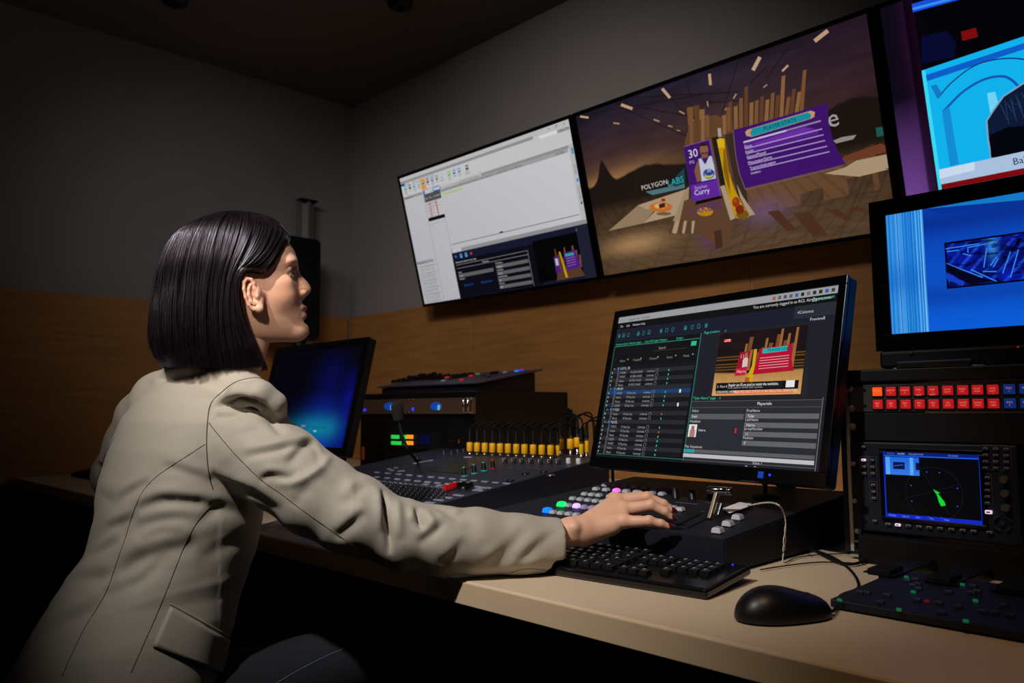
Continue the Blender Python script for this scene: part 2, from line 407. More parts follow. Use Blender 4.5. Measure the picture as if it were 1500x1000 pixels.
MB(f).cyl((0, -.11, -.1), .075, .006, axis=1).build('woofer', RUB, t)
MB(f).box((-.0, .105, 0), (.09, .03, .1)).build('bracket', BLKM, t)
# ------------------------------------------------------------ displays
def frame_ring(mb, w, h, b, z0, z1, bb=None):
    bb = bb or b
    mb.box((0, h/2+b/2, (z0+z1)/2), (w+2*b, b, z1-z0), bev=.0012); mb.box((0, -h/2-bb/2, (z0+z1)/2), (w+2*b, bb, z1-z0), bev=.0012)
    mb.box((-w/2-b/2, 0, (z0+z1)/2), (b, h, z1-z0), bev=.0012); mb.box((w/2+b/2, 0, (z0+z1)/2), (b, h, z1-z0), bev=.0012)
def display(fr, w, h, bz, depth, label, cat='screen', name='wall_television', bb=None, base=None):
    t = thing(name, label, cat, base if base is not None else fr.at(0, -h/2-bz, 0))
    m_ = MB(fr); m_.box((0, ((bz)-(bb or bz))/2, -depth/2-.001), (w+2*bz, h+bz+(bb or bz), depth), bev=.006, seg=3); m_.build('housing', BLK, t)
    m_ = MB(fr); frame_ring(m_, w, h, bz, -.004, .004, bb); m_.build('bezel', BLKG, t)
    return t
TVW, TVH, TT = 1.07, .602, -14.62
tvz = 1.01+1.0852-.5*TVH*math.cos(.2552); tvx = 2.1903+.5*TVH*math.sin(.2552)
def mount(t, fr):
    m_ = MB(fr); m_.box((0, 0, -.062), (.4, .3, .02), bev=.003); m_.build('mounting_plate', BLKM, t)
    c = fr.at(0, 0, -.06); m_ = MB(); L_ = WX-.008-c[0]
    for dy in (-.12, .12): m_.box((c[0]+L_/2, c[1]+dy, c[2]+.0), (L_, .03, .05))
    m_.box((WX-.016, c[1], c[2]), (.014, .36, .2)); m_.build('wall_bracket', BLKM, t)
# --- TV1: the white newsroom window
f1 = panel_frame((tvx, 3.013-TVW/2, tvz), 0, TT)
t1 = display(f1, TVW, TVH, .014, .045, 'wall television nearest the corner, showing a white software window'); mount(t1, f1)
P = Pic(f1, TVW, TVH); q = lambda x, y: (570+.3*x, 160+.3*y)
hw, hh2 = TVW/2, TVH/2
G = lambda v: C(v, v, v+2)
P.raster((-hw, hh2), (hw, -hh2), 60, 34, lambda u, v: mixc(LC(212, 212, 216), LC(178, 178, 182), v*.35+(1-u)*.5))
P.rect((-hw, hh2), (hw, hh2-.022), G(196), px=False)
P.rect((-hw, hh2-.016), (.34, hh2-.028), G(150), px=False); P.rect((-hw, hh2-.028), (hw, hh2-.088), G(205), px=False)
P.rect((-hw, hh2-.028), (-hw+.03, hh2-.038), C(20, 60, 150), px=False)
for i, s_ in enumerate(('Home', 'Rundown', 'Insert', 'Properties', 'Clients')): P.text((-hw+.04+i*.046, hh2-.037), s_, .010, G(50), px=False)
P.rect((-hw+.140, hh2-.030), (-hw+.182, hh2-.084), C(232, 176, 92), px=False)
icc = [C(70, 150, 190), G(60), C(70, 150, 190), C(120, 170, 200), C(40, 110, 160), G(60), C(50, 120, 180), G(110), C(150, 190, 215), C(110, 180, 60), C(60, 120, 170), C(60, 140, 190), C(30, 40, 50)]
for i, cc in enumerate(icc):
    x = -hw+.02+i*.0335+(.02 if i > 8 else 0)+(.02 if i > 11 else 0)
    P.rect((x, hh2-.040), (x+.017, hh2-.060), cc, px=False); P.rect((x+.004, hh2-.044), (x+.012, hh2-.053), G(225), px=False)
    P.rect((x+.003, hh2-.052), (x+.015, hh2-.059), cc, px=False)
    P.text((x+.008, hh2-.070), ['Page', 'Cut', 'Reload', 'Float', 'Story', 'Print', 'Open', 'View', 'Layout', 'Item', 'Copy', 'Send', 'Search'][i], .0105, G(60), px=False, align='c')
    P.text((x+.008, hh2-.079), ['Item', '', 'All', '', 'Form', '', 'Edit', '', '', 'List', '', 'To', 'Archive'][i], .0105, G(80), px=False, align='c')
P.text((-hw+.03, hh2-.087), 'Create', .007, G(120), px=False); P.text((-hw+.24, hh2-.087), 'Navigation', .007, G(120), px=False); P.text((.0, hh2-.087), 'Tools', .007, G(120), px=False)
P.rect((hw-.16, hh2-.024), (hw-.07, hh2-.036), G(228), px=False); P.rect((hw-.066, hh2-.024), (hw-.004, hh2-.038), G(170), px=False); P.text((hw-.062, hh2-.036), '5:48:16 PM', .0125, G(20), px=False)
P.line([(hw-.11, hh2-.010), (hw-.1, hh2-.010)], .002, G(40), px=False); P.text((hw-.03, hh2-.014), 'x', .016, G(40), px=False); P.line([(hw-.07, hh2-.006), (hw-.06, hh2-.006), (hw-.06, hh2-.013), (hw-.07, hh2-.013), (hw-.07, hh2-.006)], .0015, G(40), px=False)
P.rect((-hw, hh2-.090), (-hw+.145, hh2-.102), G(150), px=False); P.text((-hw+.012, hh2-.101), 'My Rundowns', .0105, G(40), px=False)
P.line([(-hw+.148, hh2-.09), (-hw+.148, -hh2)], .0016, G(120), px=False)
P.rect((-hw+.27, hh2-.092), (hw-.02, hh2-.104), G(150), px=False); P.rect((-hw+.28, hh2-.0925), (-hw+.41, hh2-.104), G(205), px=False); P.rect((-hw+.415, hh2-.0925), (-hw+.55, hh2-.104), G(190), px=False)
P.text((-hw+.29, hh2-.102), 'Slow Story (NCS) in Rundown x', .0095, G(50), px=False); P.text((-hw+.425, hh2-.102), 'Main Curry (NCS) to Story  x', .0095, G(50), px=False)
P.rect((-hw+.27, hh2-.104), (hw-.03, hh2-.118), G(165), px=False)
P.text((-hw+.28, hh2-.115), 'Duration: NCS as Modify (12/6/2022 3:12:48, 6th)   Modified By: System Administrator   12/6/2022 5:48 PM   Timer: 500% Media', .0098, G(30), px=False)
P.text((hw-.095, hh2-.115), '(Ts, 0.00)', .0115, G(30), px=False)
P.rect((-hw+.28, hh2-.121), (-hw+.43, hh2-.136), C(196, 204, 176), px=False); P.text((-hw+.285, hh2-.133), '* Player Stats (Stephen Curry)', .0105, C(90, 160, 60), px=False)
P.line([(-hw+.268, hh2-.09), (-hw+.268, -hh2)], .0018, G(130), px=False)
P.rect((hw-.025, hh2-.09), (hw, -hh2+.2), G(190), px=False); P.text((hw-.014, hh2-.17), 'Stories', .012, C(60, 60, 70), px=False, ang=-math.pi/2); P.text((hw-.014, hh2-.25), 'Search Results', .012, C(60, 60, 70), px=False, ang=-math.pi/2)
P.rect((hw-.014, hh2-.105), (hw-.004, hh2-.128), C(60, 150, 200), px=False); P.rect((hw-.014, hh2-.222), (hw-.005, hh2-.234), C(40, 130, 220), px=False); P.rect((hw-.012, hh2-.31), (hw-.006, hh2-.32), G(40), px=False)
# mini rundown table
x0 = -hw+.152; y0 = hh2-.086; tw = .118
P.rect((x0, y0), (x0+tw, y0-.020), C(40, 75, 160), px=False); P.rect((x0+.010, y0-.002), (x0+.07, y0-.019), G(215), px=False); P.text((x0+.013, y0-.015), 'NCS In Rundown x', .0095, G(40), px=False)
for i in range(4): P.rect((x0+.075+i*.011, y0-.003), (x0+.083+i*.011, y0-.016), C(225, 228, 240), px=False)
P.rect((x0, y0-.020), (x0+tw, y0-.056), G(80), px=False)
for i, s_ in enumerate(('Page', 'Slug', 'Channel', 'Pool')): P.text((x0+.006+i*.029, y0-.042), s_, .010, G(215), px=False)
P.rect((x0, y0-.056), (x0+tw, y0-.128), G(205), px=False)
for i in range(5):
    P.line([(x0, y0-.056-i*.0145), (x0+tw, y0-.056-i*.0145)], .0010, G(110), px=False)
    P.text((x0+.004, y0-.068-i*.0145), 'A%02d' % i, .0095, G(50), px=False); P.text((x0+.036, y0-.068-i*.0145), ['Main Player', 'CAMERAS', 'VO/SOT', 'Anchors', 'Closing'][i], .0105, G(20), px=False, sx=.72)
for xx in (.024, .030, .072, .077): P.rect((x0+xx, y0-.058), (x0+xx+.0035, y0-.128), C(190, 40, 45), px=False)
for xx in (.09, .104): P.line([(x0+xx, y0-.056), (x0+xx, y0-.128)], .0010, G(110), px=False)
P.rect((x0, y0-.128), (x0+tw, y0-.144), C(16, 16, 18), px=False); P.line([(x0, y0-.158), (x0+tw, y0-.158)], .0010, G(120), px=False)
# left list
P.rect((-hw, -.098), (-hw+.13, -.112), G(150), px=False); P.text((-hw+.014, -.110), 'Project Links', .0095, G(40), px=False); P.rect((-hw+.003, -.1), (-hw+.009, -.109), C(60, 150, 200), px=False)
for i in range(6):
    y = -.128-i*.0335
    P.rect((-hw+.006, y+.007), (-hw+.0085, y-.001), C(220, 180, 40), px=False)
    P.text((-hw+.012, y), '12 15 14 : Initial Date Proce...', .0105, G(30), px=False)
    if i < 5: P.text((-hw+.02, y-.0105), 'modifying time last saved 2022', .0085, G(90), px=False); P.text((-hw+.02, y-.0195), 'abc fusion used my10/12 2022', .0085, G(90), px=False)
P.line([(-.11, -.05), (-.105, -.056)], .0015, G(90), px=False); P.text((-hw+.2, -.06), '\u2191', .01, G(90), px=False)
P.line([(-.257, -.055), (hw-.03, -.055)], .0022, C(25, 25, 28), px=False); P.rect((.06, -.049), (.08, -.055), C(25, 25, 28), px=False)
P.rect((-hw+.27, -.078), (hw, -.094), G(150), px=False); P.rect((-hw+.275, -.079), (-hw+.335, -.093), G(205), px=False); P.text((-hw+.3, -.091), 'Wear  x', .0095, C(50, 60, 110), px=False)
P.rect((-hw+.265, -.094), (hw, -hh2), C(22, 25, 48), px=False)
P.rect((-hw+.27, -.128), (.255, -hh2+.002), C(10, 12, 24), px=False)
for i, (s_, cc) in enumerate((('<', C(90, 170, 220)), ('B', C(90, 170, 220)), ('B', C(90, 170, 220)), ('+', C(220, 80, 60)))):
    x = -hw+.285+i*.034
    if i in (1, 2): P.rect((x, -.104), (x+.014, -.122), cc, px=False); P.rect((x+.004, -.107), (x+.01, -.113), C(22, 25, 48), px=False)
    elif i == 0: P.line([(x+.012, -.112), (x+.001, -.112)], .002, cc, px=False); P.line([(x+.006, -.106), (x, -.112), (x+.006, -.118)], .002, cc, px=False)
    else: P.line([(x, -.112), (x+.014, -.112)], .003, cc, px=False); P.line([(x+.007, -.105), (x+.007, -.119)], .003, cc, px=False)
P.text((hw-.06, -.115), 'Preview8', .013, G(215), px=False)
P.text((-hw+.28, -.142), "'Player Stats Stephen Curry' page", .0105, G(210), px=False)
P.line([(-hw+.28, -.15), (.2, -.15), (.2, -hh2+.004)], .0012, G(170), px=False); P.line([(-hw+.28, -.166), (.2, -.166)], .0012, G(170), px=False); P.text((-.06, -.162), 'Playerinfo', .01, G(200), px=False, align='c')
P.text((-hw+.285, -.188), 'Select', .01, G(190), px=False); P.rect((-hw+.285, -.192), (-.02, -.208), G(98), px=False); P.text((-hw+.29, -.204), 'Select', .0095, G(200), px=False)
P.text((-hw+.285, -.218), 'Headshot', .01, G(190), px=False)
P.text((-hw+.31, -.25), 'BROWSE FILE', .01, C(40, 90, 190), px=False); P.text((-hw+.42, -.25), 'DEFAULT IMAGE', .01, C(40, 90, 190), px=False)
for i, (a_, b_) in enumerate((('FirstName', 'Stephen'), ('LastName', 'Curry'), ('JerseyNumber', '30'), ('Position', 'PG'))):
    y = -.18-i*.0295; P.text((0, y), a_, .01, G(200), px=False); P.rect((-.002, y-.004), (.195, y-.019), G(98), px=False); P.text((.005, y-.016), b_, .0105, G(215), px=False)
P.rect((.235, -.118), (hw-.06, -hh2+.012), C(3, 3, 4), px=False); P.rect((hw-.058, -.098), (hw, -hh2), C(30, 33, 50), px=False)
# little stage picture
for i in range(9):
    x = .345+i*.014+(.006 if i > 1 else 0); P.poly([(x, -.255), (x+.009, -.255), (x+.010+.003*(i-4)/4, -.165-.02*((i*7) % 3)), (x+.003, -.168-.02*((i*7) % 3))], C(120, 75, 42), px=False)
P.poly([(.33, -.292), (.48, -.289), (.455, -.235), (.345, -.25)], C(90, 60, 38), px=False)
P.rect((.335, -.195), (.362, -.262), C(84, 30, 120), px=False); P.rect((.341, -.204), (.356, -.232), C(190, 190, 205), px=False)
P.poly([(.368, -.18), (.375, -.18), (.392, -.285), (.38, -.285)], C(205, 160, 20), px=False)
P.poly([(.39, -.19), (.45, -.183), (.468, -.252), (.397, -.26)], C(84, 30, 130), px=False); P.rect((.397, -.193), (.443, -.203), C(50, 165, 175), px=False)
for i in range(4): P.line([(.4, -.212-i*.01), (.445, -.21-i*.01)], .0012, C(180, 150, 200), px=False)
P.build(screen_mat('screen_pixels_soft', .84), t1)
# --- TV2: the virtual studio picture
f2 = panel_frame((tvx, 1.907-TVW/2, tvz), 0, TT)
t2 = display(f2, TVW, TVH, .014, .045, 'wall television showing a purple player stats panel on a studio stage'); mount(t2, f2)
P = Pic(f2, TVW, TVH); q = lambda x, y: (830+.4202*x, .42*y); c3 = lambda x, y: (980+.2*x, 130+.2*y)
def bg(u, v):
    sky = mixc(LC(38, 32, 50), LC(88, 58, 48), (v/.5)**1.2); sky = mixc(sky, LC(166, 122, 72), np.exp(-((v-.5)/.11)**2)*np.exp(-((u-.13)/.24)**2)*1.1)
    sky = mixc(sky, LC(52, 30, 42), np.clip((u-.55)*1.8, 0, 1)*.75); cl = fbm(u*1.3+v*.6, v*3.5, 3); sky = sky*(0.5+.9*cl)[..., None]
    land = mixc(LC(30, 22, 18), LC(30, 20, 18), v*0); fl = mixc(LC(62, 44, 32), LC(98, 74, 52), (v-.55)*2.2)
    r_ = np.hypot(u-.42, (v-.5)*.8); brick = ((np.sin(r_*170) > .86) | (np.sin(u*60+v*20) > .97))*.22; tex = fbm(u*5, v*22, 9); fl = fl*((.66+.6*tex)*(1-brick))[..., None]
    spot_ = np.exp(-((u-.15)/.13)**2-((v-.84)/.06)**2); fl = fl+spot_[..., None]*LC(160, 124, 82)*.9
    stage = (v > .60+.02*np.sin(u*30))*(u > .5)*(u < .97)*(v < .80+.05*np.sign(np.sin(u*46))*np.clip((u-.5)*2, .2, 1)-.10*(u-.5)); plank = .8+.2*(np.sin((u-.4)*140/(v+.2)) > -.7)
    fl = mixc(fl, LC(112, 78, 52)*plank[..., None], np.clip(stage*.85, 0, 1)); fl = mixc(fl, LC(112, 84, 110), np.exp(-((u-.64)/.07)**2-((v-.80)/.07)**2)*.8)
    fl = mixc(fl, LC(92, 56, 104), np.exp(-((u-.44)/.035)**2-((v-.84)/.09)**2)*.95)
    hill = .46-.02*fbm(u*2, u*0, 5)-.11*np.exp(-((u-.075)/.03)**2)-.03*np.exp(-((u-.075)/.015)**2)-.05*np.exp(-((u-.25)/.1)**2)-.10*np.exp(-((u-.93)/.13)**2)-.008*fbm(u*14, u*0, 4)
    o = mixc(sky, land, np.clip((v-hill)*90, 0, 1)); o = mixc(o, fl, np.clip((v-.56)*14, 0, 1)); vg = 1-.55*np.clip(np.hypot(u-.48, (v-.55)*.9)-.3, 0, 1)**1.2*1.6; return o*vg[..., None]
P.raster((-hw, hh2), (hw, -hh2), 400, 225, bg)
# ceiling grid with lamps
for a, b_ in (((60, 400), (470, 330)), ((180, 360), (560, 430)), ((330, 300), (430, 420)), ((410, 260), (440, 350)), ((600, 210), (540, 400)), ((770, 170), (700, 270)), ((240, 340), (600, 320)), ((200, 380), (430, 480)), ((560, 210), (830, 160)), ((700, 230), (640, 290)), ((480, 360), (620, 350))):
    P.line([q(*a), q(*b_)], .0025, C(26, 18, 20))
for x, y, s_, an in ((210, 372, 26, 20), (347, 325, 26, 50), (500, 277, 24, 85), (662, 222, 32, -62), (888, 125, 36, -38), (762, 238, 18, -45), (587, 335, 12, -60), (62, 408, 18, 8), (174, 430, 13, 8), (402, 392, 13, 30), (314, 420, 13, 20), (362, 440, 10, 15), (492, 362, 11, 80), (693, 300, 10, -40), (440, 418, 7, 30), (390, 455, 8, 10), (555, 380, 7, -60)):
    a = math.radians(an); s_ *= .82; dx, dy = math.cos(a)*s_, math.sin(a)*s_; wd = s_*.24
    nx, ny = -math.sin(a)*wd, math.cos(a)*wd
    P.poly([q(x-dx-nx, y-dy-ny), q(x+dx-nx, y+dy-ny), q(x+dx+nx, y+dy+ny), q(x-dx+nx, y-dy+ny)], C(196, 160, 128) if s_ > 12 else C(170, 138, 110))
# lettering on the floor at left, letter e at right
P.poly([q(275, 668), q(412, 640), q(412, 655), q(300, 680)], C(80, 120, 124)); P.poly([q(360, 640), q(410, 585), q(414, 640), q(380, 652)], C(24, 70, 76))
P.textbox(q(262, 664), q(352, 641), 'POLYGON', C(206, 200, 190)); P.textbox(q(354, 650), q(410, 634), 'LABS', C(60, 170, 175))
P.textbox(q(912, 447), q(952, 436), 'e', C(170, 160, 160))
# pale floor tiles
def tile(pts, c): P.poly([q(*p) for p in pts], c)
TL_, TD = C(176, 152, 122), C(150, 126, 98)
tile([(147, 805), (250, 715), (345, 690), (268, 778)], TD); tile([(250, 715), (415, 660), (412, 700), (280, 730)], TL_); tile([(268, 778), (345, 700), (415, 690), (405, 745)], TL_); tile([(355, 810), (415, 660), (428, 650), (425, 700), (388, 812)], C(160, 136, 108))
tile([(928, 610), (1010, 560), (1150, 530), (1152, 580)], TL_); tile([(900, 605), (1000, 575), (1125, 590), (1020, 616)], TL_)
tile([(930, 490), (960, 478), (1010, 470), (1000, 485), (940, 500)], C(150, 140, 132)); tile([(965, 545), (1095, 500), (1120, 505), (1115, 530), (975, 562)], C(112, 60, 40)); tile([(1078, 445), (1110, 440), (1110, 472), (1082, 478)], C(30, 90, 84))
# wooden stage floor running to the front
tile([(410, 700), (540, 650), (580, 770), (565, 860), (520, 868), (515, 850), (440, 800), (400, 820), (385, 815)], C(96, 66, 46))
for k, (a_, b_, c_) in enumerate(((790, 850, 826), (700, 740, 806), (905, 940, 770), (980, 1010, 742), (1060, 1090, 720))): tile([(a_, 745-k*6), (b_, 738-k*6), (b_+60, c_-6), (a_+70, c_)], C(78, 48, 32))
tile([(520, 870), (545, 860), (540, 800), (515, 805)], C(70, 44, 34))
for i in range(6): tile([(355+i*4+12*i, 812), (368+14*i, 770), (378+14*i, 770), (366+15*i, 815)], TL_ if i % 2 else C(90, 62, 44))
# upright wooden slats behind the panels
sl = [(430, 372, 505), (452, 366, 500), (470, 380, 495), (486, 400, 480), (498, 410, 470), (545, 400, 470), (560, 372, 458)]+[(567+i*17.5, [352, 368, 340, 300, 355, 348, 335, 345, 322, 330, 262, 336, 308, 318, 242, 325][i], 455-i*4.2) for i in range(15)]
for i, (x, y0, y1) in enumerate(sl):
    wd = 15; bend = (x-620)*.06; c = [C(122, 82, 50), C(98, 64, 40), C(140, 98, 62)][i % 3]
    P.poly([q(x, y1), q(x+wd, y1-3), q(x+wd+bend, y0), q(x+bend+1, y0+4)], c); P.line([q(x+wd, y1), q(x+wd+bend, y0)], .0018, C(44, 28, 20))
tile([(412, 500), (430, 430), (520, 400), (580, 430), (600, 600), (540, 660), (415, 560)], C(100, 68, 44)); tile([(506, 480), (530, 475), (560, 690), (545, 690)], C(34, 28, 28)); tile([(552, 470), (590, 460), (640, 740), (600, 700)], C(58, 44, 36))
for i, (x, y0, y1) in enumerate(sl[:7]): P.poly([q(x, y1), q(x+12, y1-3), q(x+12, y0), q(x, y0+4)], [C(122, 82, 50), C(98, 64, 40), C(140, 98, 62)][i % 3])
# yellow ramp with the basketball and white runs
tile([(536, 650), (552, 645), (590, 760), (572, 768)], TL_); tile([(594, 640), (612, 680), (658, 748), (638, 752), (606, 690)], TL_)
P.poly([c3(352, 372), c3(408, 366), c3(415, 440), c3(440, 600), c3(475, 720), c3(530, 830), c3(590, 935), c3(545, 955), c3(495, 945), c3(450, 830), c3(415, 700), c3(380, 520)], C(196, 150, 14)); P.poly([c3(400, 440), c3(412, 440), c3(440, 620), c3(452, 780), c3(400, 600)], C(140, 96, 10))
P.poly([c3(352, 372), c3(375, 362), c3(408, 366), c3(406, 430), c3(362, 430)], C(222, 178, 30)); P.poly([c3(358, 290), c3(380, 285), c3(388, 350), c3(362, 352)], C(170, 160, 150))
def disc(cx, cy, rx, ry, col, fn=q, n=20, a0=0, a1=360): P.poly([fn(cx+rx*math.cos(math.radians(a0+(a1-a0)*i/n)), cy+ry*math.sin(math.radians(a0+(a1-a0)*i/n))) for i in range(n)], col)
disc(540, 920, 46, 34, C(120, 84, 14), c3); disc(520, 882, 32, 34, C(120, 38, 18), c3); disc(492, 830, 28, 38, C(150, 52, 20), c3); disc(486, 818, 14, 16, C(176, 70, 30), c3)
# team word mark on the floor
disc(265, 900, 60, 32, C(186, 132, 24), c3); P.textbox(c3(165, 930), c3(392, 868), 'LAKERS', C(92, 38, 120))
# flying saucer-like orange prop at left
disc(330, 722, 40, 17, C(196, 110, 44)); disc(328, 718, 22, 9, C(226, 170, 110)); P.rect(q(322, 712), q(346, 722), C(60, 30, 20)); disc(338, 697, 8, 6, C(170, 40, 34)); disc(340, 745, 26, 6, C(120, 92, 66))
# player card
PU = C(64, 20, 108); PU2 = C(98, 40, 158)
P.poly([c3(108, 425), c3(298, 370), c3(380, 780), c3(172, 826)], PU); P.poly([c3(160, 706), c3(360, 662), c3(380, 780), c3(172, 826)], PU2)
P.line([c3(108, 425), c3(298, 370), c3(380, 780)], .0022, C(130, 90, 150)); P.line([c3(108, 425), c3(172, 826)], .002, C(60, 40, 110))
disc(258, 445, 31, 46, C(140, 92, 68), c3); disc(256, 420, 31, 24, C(40, 26, 22), c3, a0=180, a1=360); disc(262, 474, 22, 18, C(78, 48, 38), c3); disc(260, 462, 10, 4, C(170, 120, 100), c3)
P.poly([c3(242, 480), c3(282, 472), c3(290, 500), c3(240, 512)], C(132, 86, 62))
P.poly([c3(226, 512), c3(206, 540), c3(188, 600), c3(206, 680), c3(240, 674), c3(232, 600), c3(236, 540)], C(138, 88, 62))
P.poly([c3(216, 516), c3(240, 508), c3(268, 552), c3(292, 496), c3(316, 490), c3(334, 560), c3(350, 655), c3(240, 678), c3(232, 600)], C(196, 200, 216))
P.line([c3(240, 510), c3(268, 552), c3(292, 498)], .0022, C(40, 70, 150)); P.line([c3(218, 518), c3(230, 600), c3(240, 676)], .002, C(40, 70, 150)); P.line([c3(316, 492), c3(334, 560), c3(348, 655)], .002, C(40, 70, 150))
disc(294, 622, 42, 38, C(40, 70, 150), c3); disc(294, 626, 33, 29, C(190, 170, 60), c3); disc(294, 612, 32, 24, C(40, 70, 150), c3); P.textbox(c3(280, 614), c3(312, 606), '30', C(214, 218, 232)); P.line([c3(260, 646), c3(328, 634)], .002, C(220, 200, 80))
P.textbox(c3(146, 510), c3(216, 493), '30', C(226, 218, 238)); P.textbox(c3(154, 552), c3(188, 544), 'PG', C(190, 170, 214))
P.textbox(c3(190, 738), c3(284, 720), 'Stephen', C(196, 160, 216)); P.textbox(c3(190, 782), c3(302, 758), 'Curry', C(226, 214, 240))
P.poly([c3(195, 850), c3(395, 800), c3(380, 782), c3(200, 824)], C(16, 8, 10))
# stats panel (its right side curls forward)
P.poly([c3(470, 305), c3(1165, 105), c3(1172, 250), c3(1200, 360), c3(1240, 460), c3(1296, 548), c3(1180, 580), c3(560, 728), c3(515, 620), c3(488, 480)], PU)
P.poly([c3(545, 400), c3(1000, 272), c3(1090, 300), c3(1100, 330), c3(620, 460), c3(560, 440)], C(88, 34, 140)); P.poly([c3(620, 400), c3(980, 285), c3(1060, 290), c3(1000, 325), c3(660, 420)], C(112, 48, 170))
P.line([c3(472, 300), c3(490, 480), c3(518, 620), c3(562, 738), c3(1182, 588), c3(1262, 574)], .0028, C(120, 92, 100))
P.poly([c3(575, 300), c3(1040, 160), c3(1072, 170), c3(1066, 206), c3(1040, 220), c3(610, 352), c3(570, 345), c3(560, 318)], C(204, 150, 110)); P.poly([c3(610, 292), c3(1020, 172), c3(1045, 190), c3(1038, 218), c3(610, 350), c3(594, 325)], C(24, 148, 160))
P.textbox(c3(698, 306), c3(934, 238), 'PLAYER STATS', C(26, 30, 78))
P.line([c3(548, 392), c3(1115, 234)], .005, C(150, 130, 170)); P.line([c3(548, 392), c3(862, 306)], .005, C(206, 196, 226))
for i, (s_, xa, ya, xb, xr, yr) in enumerate((('Shots', 555, 440, 612, 1124, 293), ('Assist', 562, 476, 622, 1134, 336), ('GamesPlayed', 572, 514, 712, 1146, 378), ('MinutesperGame', 582, 556, 758, 1160, 420), ('YearsintheLeague', 596, 596, 784, 1178, 460), ('Hobbies', 604, 632, 676, 0, 0))):
    P.textbox(c3(xa, ya-4), c3(xb, ya-4-(xb-xa)*.26), s_, C(214, 200, 236))
    if xr: P.line([c3(xa+4, ya), c3(xr, yr)], .0032, C(176, 150, 208))
P.build(screen_mat('screen_pixels_low', .86), t2)
# --- TV3: multiviewer television at the right edge of the wall
f3 = panel_frame((tvx, .801-TVW/2, tvz), 0, TT)
t3 = display(f3, TVW, TVH, .014, .045, 'wall television at the right showing blue and purple multiview pictures'); mount(t3, f3)
P = Pic(f3, TVW, TVH); q = lambda x, y: (1260+.3*x, .3*y)
P.rect((-hw, hh2), (hw, -hh2), C(4, 4, 8), px=False)
P.raster((-hw, hh2), (-hw+.083, -hh2), 20, 60, lambda u, v: mixc(mixc(LC(14, 8, 22), LC(116, 70, 150), np.clip((v-.42)*1.9, 0, 1)), LC(60, 20, 60), u**3*.8)*(1-.75*(u > .72))[..., None])
P.rect((-hw+.083, hh2), (-hw+.11, -hh2), C(6, 4, 10), px=False)
uu = P.uv(*q(300, 345)); xl = uu[0]
P.poly([q(252, 20), q(360, -12), q(900, -150), q(900, -120), q(480, 0), q(258, 60)], C(20, 80, 214)); P.poly([q(255, 38), q(480, -20), q(480, -8), q(258, 50)], C(60, 140, 240))
P.poly([q(300, 180), q(420, 150), q(470, 200), q(460, 280), q(300, 310)], C(6, 10, 46)); P.poly([q(492, 155), q(565, 135), q(576, 180), q(500, 200)], C(120, 12, 14))
P.poly([q(300, 345), q(1000, 110), q(1000, 850), q(800, 865), q(386, 945)], C(16, 176, 236))
P.poly([q(303, 372), q(1000, 145), q(1000, 175), q(310, 402)], C(14, 92, 200)); P.poly([q(300, 345), q(318, 342), q(404, 940), q(386, 945)], C(60, 214, 240))
def arc(pts, wd, col): P.line([q(*p) for p in spline([(x, y, 0) for x, y in pts], 24)[:, :2]], wd, col)
arc([(378, 480), (450, 400), (560, 320), (680, 288), (800, 290), (900, 330)], .0035, C(18, 60, 120)); arc([(405, 545), (500, 450), (600, 390), (690, 372), (740, 390), (775, 425)], .006, C(20, 84, 170))
P.poly([q(400, 545), q(436, 520), q(482, 800), q(440, 812)], C(20, 138, 212)); P.poly([q(345, 420), q(372, 412), q(400, 455), q(378, 482)], C(20, 120, 196)); P.poly([q(620, 455), q(660, 448), q(690, 560), q(640, 580)], C(110, 210, 240))
P.poly([q(640, 770), q(625, 680), q(618, 590), q(650, 540), q(700, 470), q(800, 405), q(1000, 330), q(1000, 750), q(800, 760)], C(14, 26, 52))
P.line([q(640, 770), q(625, 680), q(618, 590), q(650, 540), q(700, 470), q(800, 405), q(1000, 330)], .004, C(120, 160, 190)); P.poly([q(640, 768), q(632, 660), q(720, 620), q(1000, 600), q(1000, 750), q(800, 758)], C(4, 6, 14))
for i in range(24): P.line([q(680+i*9, 500-i*4+(i % 3)*20), q(700+i*9, 540-i*4+(i % 4)*26)], .001, C(40, 66, 110))
P.poly([q(386, 828), q(800, 738), q(1000, 700), q(1000, 790), q(800, 820), q(396, 900)], C(168, 190, 220)); P.poly([q(386, 828), q(560, 790), q(560, 830), q(390, 872)], C(200, 216, 236))
P.textbox(q(748, 806), q(850, 782), 'Baku', C(12, 22, 60)); P.poly([q(396, 900), q(800, 820), q(1000, 785), q(1000, 830), q(402, 938)], C(122, 10, 14))
P.build(SCR, t3)
# ------------------------------------------------------------ main desktop monitor
mw, mh = .597, .338
fm = panel_frame((1.427, .908, 1.063), 10.7, 13.4)
base = V(1.70, .885, DESK)
t = display(fm, mw, mh, .017, .028, 'large desktop monitor behind the vision mixer showing a dark rundown application', 'monitor', 'desktop_monitor', bb=.026, base=base)
c = fm.at(0, .02, -.04); m_ = MB(); m_.tube([c, c+V(.10, 0, -.01), (1.70, c[1]-.02, c[2]-.06), (1.72, c[1]-.02, DESK+.02)], .022, 12); m_.build('stand_neck', BLK, t)
m_ = MB(); m_.box((1.74, c[1]-.02, DESK+.008), (.18, .30, .016), bev=.006); m_.build('stand_base', BLK, t)
m_ = MB(fm); m_.box((0, .02, -.036), (.14, .14, .02), bev=.004); m_.build('stand_bracket', BLK, t)
m_ = MB(fm); m_.box((.18, -mh/2-.013, .0045), (.012, .012, .001)); m_.build('brand_badge', glow('badge_blue', C(20, 60, 170), .35), t)
m_ = MB(fm); m_.cyl((.2, -mh/2-.012, .0048), .0022, .0012); m_.build('power_light', glow('blue_led', C(40, 50, 255), 1.2), t)
